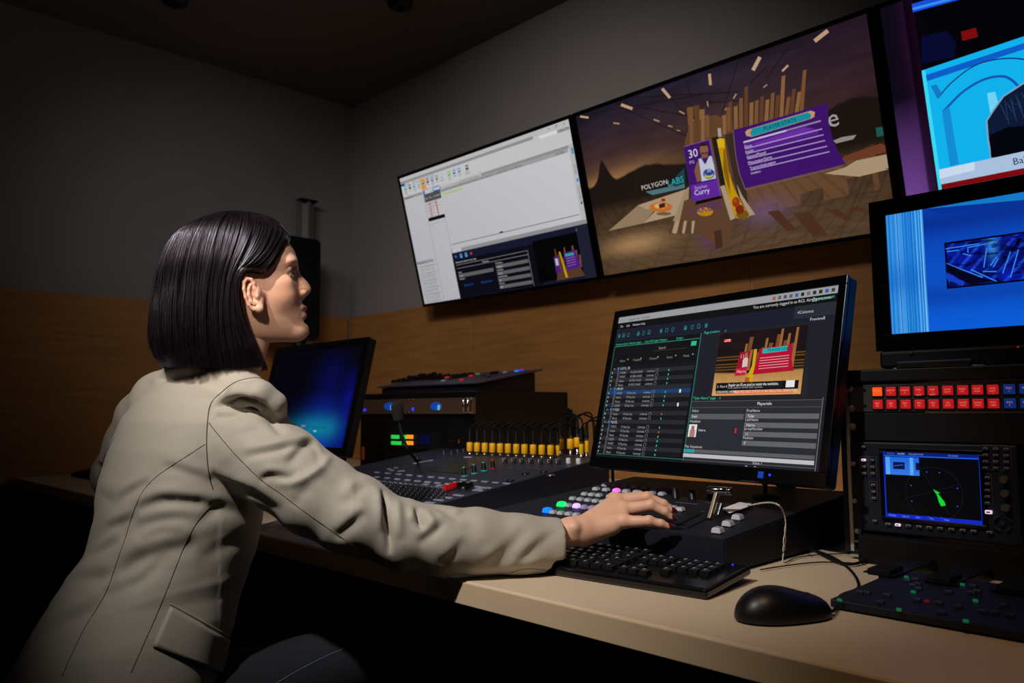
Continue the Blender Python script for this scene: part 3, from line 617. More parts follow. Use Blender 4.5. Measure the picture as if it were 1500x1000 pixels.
P = Pic(fm, mw, mh); q = lambda x, y: (860+.3*x, 400+.3*y); hw, hh2 = mw/2, mh/2
P.rect((-hw, hh2), (hw, -hh2), C(30, 31, 38), px=False)
P.rect((-hw, hh2), (hw, hh2-.0145), C(150, 152, 156), px=False)
P.text((-hw+.006, hh2-.011), '<  >', .008, C(60), px=False); P.text((-hw+.035, hh2-.011), 'singular live / graphics', .0085, C(60), px=False)
for i, cc in enumerate((C(170, 80, 70), C(90), C(70, 80, 90), C(90), C(60, 90, 160), C(30), C(100), C(40), C(40), C(50, 90, 160), C(60))):
    x = hw-.145+i*.013; P.rect((x, hh2-.004), (x+.007, hh2-.011), cc, px=False)
P.rect((-hw, hh2-.0145), (hw, hh2-.031), C(15, 15, 17), px=False)
for s_, x in (('File', 0), ('Edit', .022), ('Window', .043), ('Help', .072)): P.text((-hw+.01+x, hh2-.026), s_, .0075, C(190), px=False)
P.text((hw-.19, hh2-.0235), 'You are currently logged in as RCL Air@guru.com.', .0085, C(200), px=False); P.text((hw-.052, hh2-.0225), 'Return to your account', .0085, C(60, 190, 150), px=False, sx=.55)
P.rect((-hw, hh2-.031), (hw, hh2-.063), C(26, 28, 44), px=False); P.rect((hw-.09, hh2-.03), (hw, hh2-.055), C(40, 42, 52), px=False); P.text((hw-.083, hh2-.046), '4Columns', .0085, C(190), px=False)
TEAL = C(44, 140, 124)
for i, x in enumerate((.008, .024, .041, .075, .093, .111, .15, .168, .187, .225, .245, .264, .285)):
    y = hh2-.042; xx = -hw+x
    if i % 2: P.line([(xx, y), (xx+.005, y), (xx+.007, y-.002), (xx+.007, y-.009), (xx, y-.009), (xx, y)], .0009, TEAL, px=False)
    else: P.line([(xx, y-.002), (xx+.003, y), (xx+.007, y-.002), (xx+.006, y-.009), (xx+.001, y-.009), (xx, y-.002)], .0009, TEAL, px=False)
    if i % 3 == 0: P.rect((xx+.002, y-.003), (xx+.006, y-.008), TEAL, px=False)
    if i % 4 == 1: P.line([(xx+.002, y-.006), (xx+.007, y-.006)], .0012, TEAL, px=False)
yb = hh2-.063
P.rect((-hw, yb), (-hw+.275, -hh2+.002), C(16, 17, 20), px=False)
for i, s_ in enumerate(('Newsroom channel 1 x', 'Rundown (page) x', 'Lineup NCS5 (page) x', 'Manager x', 'Settings x')): P.text((-hw+.006+i*.05, yb-.008), s_, .0072, C(50, 190, 140), px=False, sx=.75)
P.line([(-hw+.003, yb-.011), (-hw+.275, yb-.011)], .0014, TEAL, px=False); P.line([(-hw+.278, yb), (-hw+.278, -hh2+.004)], .0014, TEAL, px=False)
P.line([(-hw+.003, yb-.011), (-hw+.003, -hh2+.006), (-hw+.278, -hh2+.006)], .0012, C(50, 120, 105), px=False)
P.line([(-hw+.14, yb-.03), (-hw+.24, yb-.03)], .001, C(60), px=False); P.text((-hw+.155, yb-.027), 'Search', .0085, C(150), px=False); P.rect((-hw+.253, yb-.016), (-hw+.268, yb-.026), C(50, 180, 130), px=False)
for x, s_ in ((.03, 'Name'), (.075, 'Template'), (.13, 'Channel'), (.185, 'Status'), (.235, 'Media')): P.text((-hw+x, yb-.05), s_, .0075, C(130), px=False); P.rect((-hw+x+.026, yb-.0435), (-hw+x+.029, yb-.0465), C(160), px=False)
y = yb-.06; rh = .0124
rows = ['g', 'r', 'r', 'r', 'r', 'g', 's', 'r', 'r', 'r', 'g', 'x', 'r', 'g', 'r', 'x', 'r', 'r', 'r', 'r', 'r']
rh = (mh-.063-.06-.008)/len(rows)
slug = ['Playout', 'SCREEN', 'WWEST', 'Anthem']; 
for i, k in enumerate(rows):
    yy = y-i*rh; c = C(28, 60, 104) if k == 's' else (C(38, 40, 46) if i % 2 else C(20, 21, 25))
    P.rect((-hw+.006, yy), (-hw+.272, yy-rh*.94), c, px=False)
    if k == 'g':
        P.text((-hw+.013, yy-.009), '+ -', .008, C(190), px=False); P.rect((-hw+.027, yy-.003), (-hw+.032, yy-.009), C(60, 120, 200), px=False); P.text((-hw+.036, yy-.009), ['CATG_SB', 'HRUM', 'P SQG', 'PQUEL'][(i//4) % 4], .008, C(190), px=False)
    else:
        P.rect((-hw+.009, yy-.004), (-hw+.012, yy-.008), C(170), px=False)
        P.line([(-hw+.03, yy-.002), (-hw+.034, yy-.002), (-hw+.034, yy-.0095), (-hw+.03, yy-.0095), (-hw+.03, yy-.002)], .0008, C(60, 130, 230) if k == 's' else C(130), px=False)
        P.text((-hw+.039, yy-.0095), slug[i % 4], .0074, C(150), px=False, sx=.75); P.text((-hw+.075, yy-.0095), 'MC LEVEL CHANGE' if i < 5 else 'MC Player Stats', .0074, C(150), px=False, sx=.62)
        P.text((-hw+.13, yy-.009), 'Londonstage', .0074, C(150), px=False, sx=.62)
        P.line([(-hw+.162+.004*math.cos(a), yy-.0065+.004*math.sin(a)) for a in np.linspace(0, 6.3, 9)], .0008, C(130), px=False)
        P.rect((-hw+.197, yy-.005), (-hw+.200, yy-.009), C(210, 90, 40) if k == 'x' else C(60, 180, 150), px=False)
        if i in (6, 9): P.rect((-hw+.24, yy-.002), (-hw+.2445, yy-.0095), C(225), px=False)
# preview picture
def stage(P, x0, y0, x1, y1):
    X_ = lambda u: x0+(x1-x0)*u; Y_ = lambda v: y0+(y1-y0)*v; p = lambda *a: [(X_(u), Y_(v)) for u, v in a]
    def cf(u, v):
        o = mixc(LC(16, 10, 12), LC(34, 20, 26), fbm(u*2, v*3, 4)); bl = (np.sin(v*150) > .6)*(v > .38)*(v < .62)*((u < .3) | (u > .75)); o = mixc(o, LC(150, 110, 26), bl*.5)
        fl = mixc(LC(170, 122, 66), LC(216, 168, 104), (v-.6)*2); fl = fl*(.86+.2*fbm(u*8, v*1.5, 5))[..., None]; return mixc(o, fl, np.clip((v-.66+.07*np.abs(u-.5))*40, 0, 1))
    P.raster((x0, y0), (x1, y1), 90, 70, cf)
    for i, (u, v) in enumerate(((.33, .2), (.37, .1), (.40, .3), (.52, .28), (.56, .14), (.60, .22), (.65, .3), (.68, .1), (.72, .02), (.76, .2), (.80, .1), (.84, .25), (.88, .02), (.47, .35))):
        P.poly(p((u-.02, .62), (u+.015, .62), (u+.03+.02*(i % 2), v), (u+.005, v)), [C(150, 98, 52), C(116, 72, 40)][i % 2], px=False)
    P.poly(p((.44, .3), (.475, .3), (.47, .8), (.38, .8), (.44, .55)), C(206, 160, 22), px=False)
    P.poly(p((.28, .33), (.40, .32), (.375, .69), (.25, .70)), C(150, 14, 40), px=False); P.poly(p((.255, .58), (.385, .57), (.375, .69), (.25, .70)), C(190, 24, 56), px=False)
    P.poly(p((.345, .36), (.37, .36), (.375, .42), (.385, .44), (.385, .56), (.325, .57), (.325, .45), (.345, .42)), C(204, 190, 186), px=False); P.poly(p((.345, .34), (.372, .34), (.37, .42), (.347, .42)), C(150, 100, 78), px=False)
    P.text((X_(.285), Y_(.43)), '11', .012, C(220, 180, 190), px=False); P.text((X_(.27), Y_(.655)), 'Herro', .0095, C(230, 190, 200), px=False)
    P.poly(p((.50, .30), (.86, .27), (.87, .5), (.905, .66), (.46, .69), (.49, .5)), C(170, 14, 44), px=False); P.poly(p((.54, .305), (.81, .285), (.81, .36), (.54, .375)), C(30, 170, 180), px=False)
    P.text((X_(.60), Y_(.352)), 'PLAYER STATS', .0085, C(20, 40, 80), px=False)
    for i in range(5): P.line(p((.52, .445+i*.04), (.84, .43+i*.04)), .0011, C(230, 170, 180), px=False)
    P.poly(p((.38, .73), (.43, .73), (.43, .82), (.38, .82)), C(176, 84, 30), px=False)
    P.rect((X_(.06), Y_(.10)), (X_(.155), Y_(.145)), C(210, 30, 30), px=False); P.text((X_(.075), Y_(.14)), 'LIVE', .0075, C(240), px=False)
    P.rect((X_(.06), Y_(.86)), (X_(.93), Y_(.98)), C(226, 110, 60), px=False); P.rect((X_(.04), Y_(.80)), (X_(.97), Y_(.925)), C(14, 12, 14), px=False); P.rect((X_(.18), Y_(.80)), (X_(.8), Y_(.9)), C(28, 24, 26), px=False)
    P.rect((X_(.84), Y_(.80)), (X_(.93), Y_(.90)), C(225), px=False); P.text((X_(.19), Y_(.86)), 'Singular can fill any pixel no matter the resolution,', .0082, C(240), px=False, sx=.72); P.text((X_(.19), Y_(.895)), 'and is usable for HD and UHD resolution', .005, C(170), px=False)
    P.text((X_(.055), Y_(.875)), '3  Phot II', .007, C(200), px=False); P.rect((X_(.055), Y_(.925)), (X_(.26), Y_(.965)), C(14, 12, 14), px=False); P.text((X_(.065), Y_(.958)), 'BREAKING NEWS', .0062, C(230), px=False)
    P.text((X_(.28), Y_(.965)), 'SIZED AND IMAGE CONTENT AT ANY RESOLUTION. ORIENTATION', .0075, C(240, 210, 200), px=False, sx=.62)
P.text((-hw+.29, yb-.004), 'Page preview      x', .008, C(60, 180, 150), px=False); P.text((hw-.05, yb-.001), 'Preview8', .0085, C(190), px=False)
x0, y0 = P.uv(*q(660, 265)); x1, y1 = P.uv(*q(1100, 570)); stage(P, -hw+.335, yb-.008, hw-.052, yb-.138)
# property sheet
yp = yb-.145
P.text((-hw+.285, yp), '"Tyler Herro" page    x', .008, C(60, 190, 150), px=False); P.rect((-hw+.283, yp-.004), (hw-.003, -hh2+.003), C(40, 42, 48), px=False)
P.line([(-hw+.283, yp-.004), (hw-.004, yp-.004)], .001, C(90), px=False); P.text((.17, yp-.013), 'Playerinfo', .0085, C(220), px=False, align='c'); P.line([(-hw+.283, yp-.017), (hw-.004, yp-.017)], .001, C(80), px=False)
P.text((-hw+.288, yp-.026), 'Select', .0075, C(190), px=False); P.rect((-hw+.286, yp-.03), (.125, yp-.041), C(86, 87, 92), px=False); P.text((-hw+.29, yp-.038), 'Field', .0075, C(220), px=False)
P.text((-hw+.286, yp-.048), 'Headshot', .0075, C(190), px=False); P.rect((-hw+.286, yp-.052), (-hw+.308, yp-.078), C(222), px=False)
P.rect((-hw+.293, yp-.055), (-hw+.301, yp-.063), C(150, 100, 80), px=False); P.rect((-hw+.29, yp-.063), (-hw+.304, yp-.078), C(170, 120, 116), px=False)
P.text((-hw+.313, yp-.066), 'Herro', .0075, C(210), px=False); P.rect((.108, yp-.058), (.112, yp-.068), C(200, 40, 40), px=False)
for i, (a_, b_) in enumerate((('FirstName', 'Tyler'), ('LastName', 'Herro'), ('JerseyNumber', '11'), ('Position', 'F'))):
    yy = yp-.026-i*.0175; P.text((.13, yy), a_, .0075, C(190), px=False); P.rect((.129, yy-.003), (hw-.008, yy-.0125), C(96, 97, 102), px=False); P.text((.134, yy-.0105), b_, .008, C(220), px=False)
P.text((-hw+.282, yp-.1), 'Play Sequences', .0078, C(190), px=False); P.rect((-hw+.281, yp-.103), (-hw+.31, yp-.11), C(50, 150, 165), px=False); P.rect((-hw+.281, yp-.112), (hw-.008, yp-.1195), C(186, 187, 190), px=False)
P.rect((-hw+.31, yp-.103), (hw-.008, yp-.11), C(90, 91, 96), px=False)
P.line([(-hw+.28, yp-.125), (hw-.004, yp-.125)], .001, C(90), px=False); P.text((.16, yp-.134), 'PlayerOut', .008, C(210), px=False, align='c'); P.line([(hw-.004, yp), (hw-.004, -hh2)], .0014, C(110), px=False)
P.text((.17, -hh2+.005), 'Value 1', .0075, C(190), px=False, align='c'); P.line([(-hw+.28, yp-.139), (hw-.004, yp-.139)], .001, C(90), px=False)
P.build(SCR, t)
# ------------------------------------------------------------ rack on the desk at the right
RX, RY, RZ = 1.45, .0, DESK
ry_l = aX(1238, 600, RX)[1]          # left outer side of the rack frame
z_top = aX(1242, 545, RX)[2]; RW = .50
fr_ = Fr((RX, ry_l, DESK), (0, -1, 0), (0, 0, 1), (-1, 0, 0))   # x to the right, y up, z towards the operator
H_ = z_top-DESK
rack = thing('equipment_rack', 'black equipment rack standing on the desk at the right, below the blue picture monitor', 'rack', (RX+.2, ry_l-RW/2, DESK))
m_ = MB(fr_)
m_.box((RW/2, H_-.008, -.2), (RW+.01, .022, .42), bev=.003); m_.box((-.004, H_/2, -.2), (.012, H_-.02, .4)); m_.box((RW+.0, H_/2, -.2), (.012, H_-.02, .4)); m_.box((RW/2, .012, -.2), (RW, .01, .4))
m_.build('frame', BLKM, rack)
m_ = MB(fr_); m_.box((.0040, H_/2-.01, -.001), (.0062, H_-.045, .008), bev=.0008); m_.box((.014, H_-.0245, -.003), (.016, .003, .006)); m_.box((.014, .03, -.004), (.018, .003, .006)); m_.box((.02, .006, .0), (.036, .003, .02)); m_.build('rack_rail', mat('rail_metal', C(168, 166, 160), .5, metal=.3), rack, label='bare aluminium mounting rail')
BOLT = mat('bolt_steel', C(200, 206, 212), .28, metal=.75); RAIL = mat('rail_metal', C(168, 166, 160), .5, metal=.3)
def rp(px, py): d = ray(px, py); return fr_.loc(aX(px, py, RX))[:2]
def screw(px, py, r=.0042, parent=rack):
    x, y = rp(px, py); m_ = MB(fr_); m_.lathe((x, y, 0), [(r*1.5, 0), (r*1.5, .002), (r, .003), (r, .006), (r*.7, .0075)], n=14); m_.build('screw', BOLT, parent)
RED = glow('lit_red', C(196, 24, 30), .62); ORG = glow('lit_orange', C(240, 84, 16), .75); BLUB = glow('lit_blue', C(14, 52, 140), .5); GLB = mat('button_letters', C(240, 170, 150), .6, emit=C(240, 150, 130), es=.45)
# router panel
a = rp(1243, 564); b_ = rp(1243, 603); ph = a[1]-b_[1]; py_ = (a[1]+b_[1])/2
rt = thing('router_panel', 'grey router panel with two rows of lit red and blue buttons in the rack', 'control panel', fr_.at(RW/2, b_[1], 0))
MB(fr_).box((RW/2+.0035, py_, -.02), (RW-.011, ph, .044), bev=.001).build('faceplate', mat('grey_faceplate', C(58, 56, 60), .6, spec=.3, bump=.1, bscale=800), rt)
labs = [['CAM/SAT 1', 'CAM/SAT 2', 'CAM/SAT 3', 'EMR 1 OUT', 'EMR 2 OUT', 'SKYPE OUT', 'ROSS PV', 'ROSS PGM', 'MOS OUT 1', 'ENG 1', 'ENG 3', 'ENG 5'], ['REC 02', 'REC 01', 'REC 01', 'REC 02', 'REC 03', 'INS OUT', 'ADVD PGM', 'BLEND PGM', 'MOS 1080', 'ENG 2', 'ENG 4', 'ENG 6']]
bx0 = rp(1278, 575)[0]; bx1 = rp(1435, 570)[0]; bs = (bx1-bx0)/8.0/1.0*.93
bxs = [rp(x, 573)[0] for x in (1287, 1307, 1327.5, 1348, 1368.5, 1390, 1412, 1433.5, 1456, 1480, 1504, 1528)]
for r_ in range(2):
    yy = py_+(.25-.5*r_)*ph*.93
    for i, x in enumerate(bxs):
        s_ = (bxs[1]-bxs[0])*.70
        bm_ = ORG if (i == 0 and r_ == 0) else (RED if i < 9 else BLUB)
        bt = MB(fr_).box((x, yy, .003), (s_*1.22, s_*1.16, .004), bev=.0008).build('button_surround', BLK, rt)
        bt2 = MB(fr_).box((x, yy, .0055), (s_, s_*.94, .005), bev=.0012).build('button', bm_, rt)
        m_ = MB(fr_)
        for k, wd in enumerate(labs[r_][i].split(' ')):
            vs, fs = text_geo(wd); 
            z = .0042 if len(wd) < 5 else .0036
            q_ = vs[:, :2]*z; q_[:, 0] -= q_[:, 0].max()/2; m_.add(np.c_[q_[:, 0]+x, q_[:, 1]+yy+.0006-k*.0044, np.full(len(q_), .0083)], fs)
        m_.build('lettering', GLB, bt2)
for px, py in ((1267, 571), (1268, 594)): 
    x, y = rp(px, py); MB(fr_).cyl((x, y, .003), .0025, .002, n=12).build('screw', RUB, rt)
for px, py in ((1245, 569), (1247.5, 598)): screw(px, py, parent=rt)
# blank panel
a = rp(1243, 604); b_ = rp(1246, 645)
t = thing('blank_panel', 'plain black blanking plate between the router panel and the vectorscope', 'panel', fr_.at(RW/2, b_[1], 0))
MB(fr_).box((RW/2+.0035, (a[1]+b_[1])/2, -.004), (RW-.011, a[1]-b_[1]-.0015, .006), bev=.001).build('plate', BLKM, t); screw(1249, 625, parent=t)
# vectorscope
a = rp(1246, 646); b_ = rp(1250, 775); vh = a[1]-b_[1]; vy = (a[1]+b_[1])/2
vs_t = thing('vectorscope', 'rack mounted video measuring instrument with a small screen showing a green trace', 'instrument', fr_.at(RW/2, b_[1], 0))
vxr = rp(1486, 700)[0]
MB(fr_).box((vxr/2+.015, vy, -.08), (vxr-.016, vh, .17), bev=.003).build('faceplate', NAVY, vs_t)
MB(fr_).box((.0155, vy, .001), (.015, vh*.99, .004), bev=.001).build('rack_ear', BLKM, vs_t)
screw(1251, 679, parent=vs_t); screw(1253.5, 733, parent=vs_t); screw(1257, 777, parent=rack)
sx0, sy0 = rp(1296, 661); sx1, sy1 = rp(1440, 768); sx1 = rp(1438, 700)[0]
fs_ = Fr(fr_.at((sx0+sx1)/2, (sy0+sy1)/2, .0075), *fr_.M); sw, sh = sx1-sx0, sy0-sy1
m_ = MB(fs_); frame_ring(m_, sw, sh, .007, -.003, .002); m_.build('screen_bezel', BLKG, vs_t)
P = Pic(fs_, sw, sh); q = lambda x, y: (1220+.27*x, 530+.27*y)
P.rect((-sw/2, sh/2), (sw/2, -sh/2), C(3, 4, 7), px=False); BLU = C(16, 40, 190)
P.rect((-sw/2, sh/2), (sw/2, sh/2-.0055), C(14, 26, 110), px=False); P.rect((-sw/2, sh/2-.0055), (sw/2, sh/2-.0075), C(20, 90, 220), px=False)
P.rect((-sw/2, -sh/2), (sw/2, -sh/2+.0065), BLU, px=False); P.rect((-sw/2, sh/2), (-sw/2+.0022, -sh/2), BLU, px=False); P.rect((sw/2-.001, sh/2), (sw/2, -sh/2), BLU, px=False)
for x, s_, cc in ((.006, 'NTSC/PAL', C(60, 110, 230)), (.024, 'WAVEFM', C(150, 190, 250)), (.042, '1920x1080 59.94 SF', C(110, 150, 230)), (.105, 'Ext Genlock', C(110, 150, 230)), (.162, '2398 Hz', C(110, 150, 230))):
    if -sw/2+x+.02 < sw/2: P.text((-sw/2+x, sh/2-.0042), s_, .0042, cc, px=False, sx=.7)
for i, s_ in enumerate(('Display', 'Layout', 'Gain', 'Vec', 'Scale')): P.text((-sw/2+.005+i*.022, -sh/2+.002), s_, .0042, C(110, 150, 240), px=False)
iw, ih = sw*.37, sh*.27; ix, iy = -sw/2+.003, sh/2-.0085
P.raster((ix, iy), (ix+iw, iy-ih), 40, 20, lambda u, v: mixc(LC(30, 100, 220), LC(90, 170, 240), (np.abs(u-.08) < .07)*.8+(np.abs(u-.78) < .06)*.9+v*.2))
P.rect((ix+iw*.24, iy-ih*.28), (ix+iw*.58, iy-ih*.68), C(8, 16, 60), px=False); P.rect((ix+iw*.9, iy-ih*.28), (ix+iw, iy-ih*.68), C(8, 16, 60), px=False); P.line([(ix+iw*.27, iy-ih*.5), (ix+iw*.54, iy-ih*.42)], .001, C(60, 110, 220), px=False)
cx, cy, rr = 0.004, -.012, sh*.40
P.line([(cx+rr*math.cos(a_), cy+rr*math.sin(a_)) for a_ in np.linspace(0, 2*math.pi, 50)], .0004, C(30, 34, 46), px=False); P.line([(cx-rr, cy-.01), (cx+rr, cy+.02)], .0003, C(34, 36, 46), px=False); P.line([(cx-.02, cy+rr), (cx+.03, cy-rr)], .0003, C(34, 36, 46), px=False)
for a_ in (20, 75, 105, 160, 200, 255, 285, 335): x, y = cx+rr*.86*math.cos(math.radians(a_)), cy+rr*.86*math.sin(math.radians(a_)); P.rect((x, y), (x+.0022, y-.0016), C(40, 90, 200), px=False)
GR = C(20, 210, 50); P.poly([(cx+.0, cy+.008), (cx+.011, cy+.003), (cx+.007, cy+.002), (cx+.017, cy-.012), (cx+.018, cy-.017), (cx+.011, cy-.019), (cx+.008, cy-.012), (cx+.005, cy-.0)], GR, px=False)
P.build(SCR, vs_t)
GREYB = mat('grey_button', C(116, 112, 122), .45, spec=.4, noise=.1, nscale=200); LITW = glow('lit_white_button', C(240, 214, 240), .8); DKN = mat('dark_legend', C(18, 18, 24), .6)
def vbtn(px, py, w_=.0075, h_=.0042, lit=False):
    x, y = rp(px, py); o = MB(fr_).box((x, y, .0085), (w_, h_, .005), bev=.0012).build('button', LITW if lit else GREYB, vs_t)
    MB(fr_).box((x, y, .0112), (w_*.5, h_*.36, .0006)).build('legend', DKN, o)
for px, py, l in ((1267.6, 654, 0), (1268, 673, 1), (1268.6, 683, 0), (1269, 692.6, 0), (1280.6, 673.5, 0), (1281, 683.4, 0), (1281.5, 693, 0), (1282, 709.6, 0), (1282.6, 719.4, 0), (1283, 729, 0), (1284.5, 762, 0)): vbtn(px, py, lit=bool(l))
for i, px in enumerate((1303.7, 1318, 1333.7, 1349, 1364, 1380, 1396.5, 1413, 1429, 1452)): vbtn(px, 766.5+(px-1303)*.082, .009, .0045, lit=(i == 1))
for r_ in range(4):
    for c_ in range(3): vbtn((1446, 1461, 1476.5)[c_], 656.5+r_*9.4+c_*.4)
for r_ in range(5): vbtn(1449, 698.7+r_*9.3)
vbtn(1450.6, 749, .010, .006, lit=True)
m_ = MB(fr_)
for (xa, ya), (xb, yb_) in (((1262, 668), (1274.5, 697)), ((1274.8, 668.5), (1287, 698)), ((1276, 704.5), (1288, 734)), ((1439, 651), (1484, 689)), ((1441.5, 693), (1456.5, 740))):
    A_ = rp(xa, ya); B_ = rp(xb, yb_); zz = .0072
    pts = [(A_[0], A_[1], zz), (B_[0], A_[1], zz), (B_[0], B_[1], zz), (A_[0], B_[1], zz), (A_[0], A_[1], zz)]
    m_ = MB(fr_); m_.tube(pts, .0004, 4); m_.build('button_outline', mat('outline_grey', C(90, 88, 96), .6), vs_t)
KG = mat('knob_grey', C(74, 72, 60), .5, spec=.4)
for px, py in ((1474.5, 701.6), (1476, 722), (1477.5, 742.6)): x, y = rp(px, py); MB(fr_).cyl((x, y, .012), .0062, .014, bev=.001, n=24).build('knob', KG, vs_t)
x, y = rp(1471, 766); m_ = MB(fr_)
for k in range(4):
    a0 = k*90+18; m_.tube([(x+.0125*math.cos(math.radians(a_)), y+.0115*math.sin(math.radians(a_)), .009) for a_ in np.linspace(a0, a0+54, 7)], .0016, 6)
m_.build('direction_pad', mat('pad_violet', C(44, 38, 66), .4), vs_t); MB(fr_).cyl((x, y, .0085), .0042, .004, n=20, bev=.001).build('button', mat('pad_violet', C(44, 38, 66), .4), vs_t)
x, y = rp(1270, 745); MB(fr_).box((x, y, .0075), (.008, .012, .002)).build('usb_socket', BLKG, vs_t)
x, y = rp(1270, 761); MB(fr_).cyl((x, y, .0085), .0026, .004, n=14).build('headphone_jack', CHROME, vs_t)
# lower blank
a = rp(1250, 778); b_ = rp(1250, 818)
t = thing('cover_panel', 'plain black cover at the bottom of the rack under the measuring instrument', 'panel', fr_.at(RW/2, b_[1], 0))
MB(fr_).box((RW/2+.012, (a[1]+b_[1])/2, .02), (RW-.03, a[1]-b_[1], .03), bev=.002).build('plate', RUB, t)
# ------------------------------------------------------------ low control surface in front of the rack with its raised legs
cy0 = aZ(1216, 890, DESK+.002); cx0, cyl_ = cy0[0], cy0[1]; cxb = 1.30
cs = thing('shading_panel', 'flat dark control surface with small green lights on the desk in front of the rack', 'control panel', ((cx0+cxb)/2, cyl_-.25, DESK))
f = Fr((cx0, cyl_, DESK+.0135), (0, -1, 0), (math.cos(.02), 0, math.sin(.02)), (-math.sin(.02), 0, math.cos(.02)))
dp = cxb-cx0; MB(f).box((.25, dp/2, -.005), (.5, dp, .011), bev=.002).build('body', NAVY, cs)
m_ = MB(f)
for x in (.03, .47):
    for y in (.02, dp-.02): m_.cyl((x, y, -.0115), .008, .004)
m_.build('foot', RUB, cs)
GRN = glow('green_led', C(14, 112, 66), .45); GDIM = mat('dim_key', C(40, 48, 66), .4, spec=.5)
def cpt(px, py): d = ray(px, py); n_ = f.M[2]; tt = ((f.o-CP)@n_)/(d@n_); return f.loc(CP+d*tt)
for px, py, g in ((1230, 882, 1), (1317, 896, 1), (1328, 848, 1), (1338, 870, 1), (1410, 859, 1), (1429, 883, 1), (1415, 913, 1), (1358, 884, 2)):
    x, y, _ = cpt(px, py); MB(f).box((x, y, .003), (.0062, .0028, .004), bev=.0008).build('indicator_button', GRN if g == 1 else mat('dim_red', C(120, 14, 18), .5, emit=C(120, 14, 18), es=.3), cs)
for px, py in ((1260, 870), (1270, 871), (1329, 853), (1342, 851), (1337, 860), (1345, 858), (1344, 882), (1346, 865), (1250, 883), (1300, 875), (1290, 885), (1376, 886), (1424, 871), (1432, 869), (1426, 861), (1440, 899), (1457, 901), (1480, 905), (1470, 890), (1380, 900), (1350, 905), (1390, 870), (1404, 892), (1280, 893)):
    x, y, _ = cpt(px, py); 
    if .008 < x < .49 and .008 < y < dp-.01: MB(f).box((x, y, .003), (.010, .006, .005), bev=.001).build('key', GDIM, cs)
for i, (xa, xb, yb_) in enumerate(((1265, 1312, 853), (1352, 1400, 868), (1449, 1520, 880))):
    X0 = 1.236; A_ = aX(xa, yb_, X0); B_ = aX(xb, yb_, X0); zt = fr_.at(0, b_[1], 0)[2]+.0; ym = (A_[1]+B_[1])/2; wd = A_[1]-B_[1]
    zb = f.at(0, (X0+.05-cx0), .0015)[2]
    lg = thing('support_block', ['left black support block under the front of the rack', 'middle black support block under the front of the rack', 'right black support block under the front of the rack, by the picture edge'][i], 'block', (X0+.02, ym, zb), 'support blocks between control surface and rack')
    MB().box((X0+.025, ym, (zb+zt)/2+.012), (.05, wd, zt-zb+.02), bev=.004).build('column', BLK, lg); MB().box((X0+.025, ym+.0, zb+.004), (.056, wd*.7, .010), bev=.002).build('pad', RUB, lg)
    MB().box((X0+.112, ym, zt+.012), (.13, wd*.9, .02), bev=.003).build('arm', BLK, lg)
# ------------------------------------------------------------ picture monitor on the rack
X4 = 1.50; p4 = aX(1297.7, 316.4, X4); p4b = aX(1307, 489.2, X4); h4 = p4[2]-p4b[2]; w4 = h4*16/9*1.04
f4 = panel_frame((X4, (p4[1]+p4b[1])/2-w4/2, (p4[2]+p4b[2])/2), 0, -1.2)
bz4 = .029
t = display(f4, w4, h4, bz4, .07, 'black picture monitor on top of the rack showing a blue studio set', 'monitor', 'picture_monitor', bb=.03, base=V(X4+.05, f4.o[1], z_top+.003))
MB(f4).box((0, -h4/2-bz4-.017, -.03), (w4+2*bz4-.01, .032, .07), bev=.006).build('speaker_bar', BLKM, t)
x, y, _ = f4.loc(aX(1336, 516, X4)); MB(f4).cyl((x, y, .007), .003, .004, n=14).build('headphone_jack', STEEL, t)
x, y, _ = f4.loc(aX(1492, 508, X4)); MB(f4).cyl((x, y, .0055), .0014, .003, n=10).build('power_light', RED, t)
zb = f4.o[2]-h4/2-bz4-.033; yb2 = f4.loc(aX(1330, 530, X4))[0]
for sx in (-w4/2+.085, w4/2-.085):
    m_ = MB(); yy = f4.o[1]-sx; m_.box((X4+.03, yy, (zb+z_top)/2+.004), (.05, .07, zb-z_top+.012), bev=.004); m_.box((X4+.02, yy+.0, z_top+.009), (.16, .12, .012), bev=.003); m_.build('foot', BLK, t)
P = Pic(f4, w4, h4); q = lambda x, y: (1260+.29*x, 270+.29*y); hw, hh2 = w4/2, h4/2
P.raster((-hw, hh2), (hw, -hh2), 40, 60, lambda u, v: mixc(mixc(LC(12, 60, 170), LC(10, 92, 214), v), LC(8, 44, 140), np.exp(-((v-.13)/.1)**2)*.8+np.exp(-((v-.72)/.1)**2)*.5))
def strips(u, v):
    o = mixc(LC(14, 116, 206), LC(60, 150, 226), .5+.5*np.sin(u*38+np.sin(u*9)*3)); o = mixc(o, LC(90, 170, 240), np.exp(-((u-.28)/.06)**2)*.8); o = mixc(o, LC(12, 100, 196), np.exp(-((v-.55)/.15)**2)*.6); return o
sw4 = .0; 
xr_ = P.uv(*q(330, 400))[0]; P.raster((-hw, hh2), (xr_, -hh2), 60, 20, strips)
P.line([(xr_-.003, hh2), (xr_-.003, -hh2)], .002, C(120, 190, 240), px=False)
for u_ in (.30, .45, .6, .68, .8, .88): x = -hw+(xr_+hw)*u_; P.line([(x, hh2), (x, -hh2)], .0012, C(20, 90, 180) if u_ < .7 else C(110, 180, 240), px=False)
P.poly([q(340, 122), q(900, -20), q(1200, -60), q(1200, -5), q(830, 78)], C(20, 120, 200)); P.poly([q(330, 128), q(830, 79), q(1200, 10), q(1200, 40), q(830, 110), q(400, 150)], C(8, 50, 150))
xa, ya = P.uv(*q(425, 295)); xb, yb3 = P.uv(*q(440, 528)); wpx = .24
P.rect((xa, ya), (xa+wpx, yb3), C(2, 4, 20), px=False)
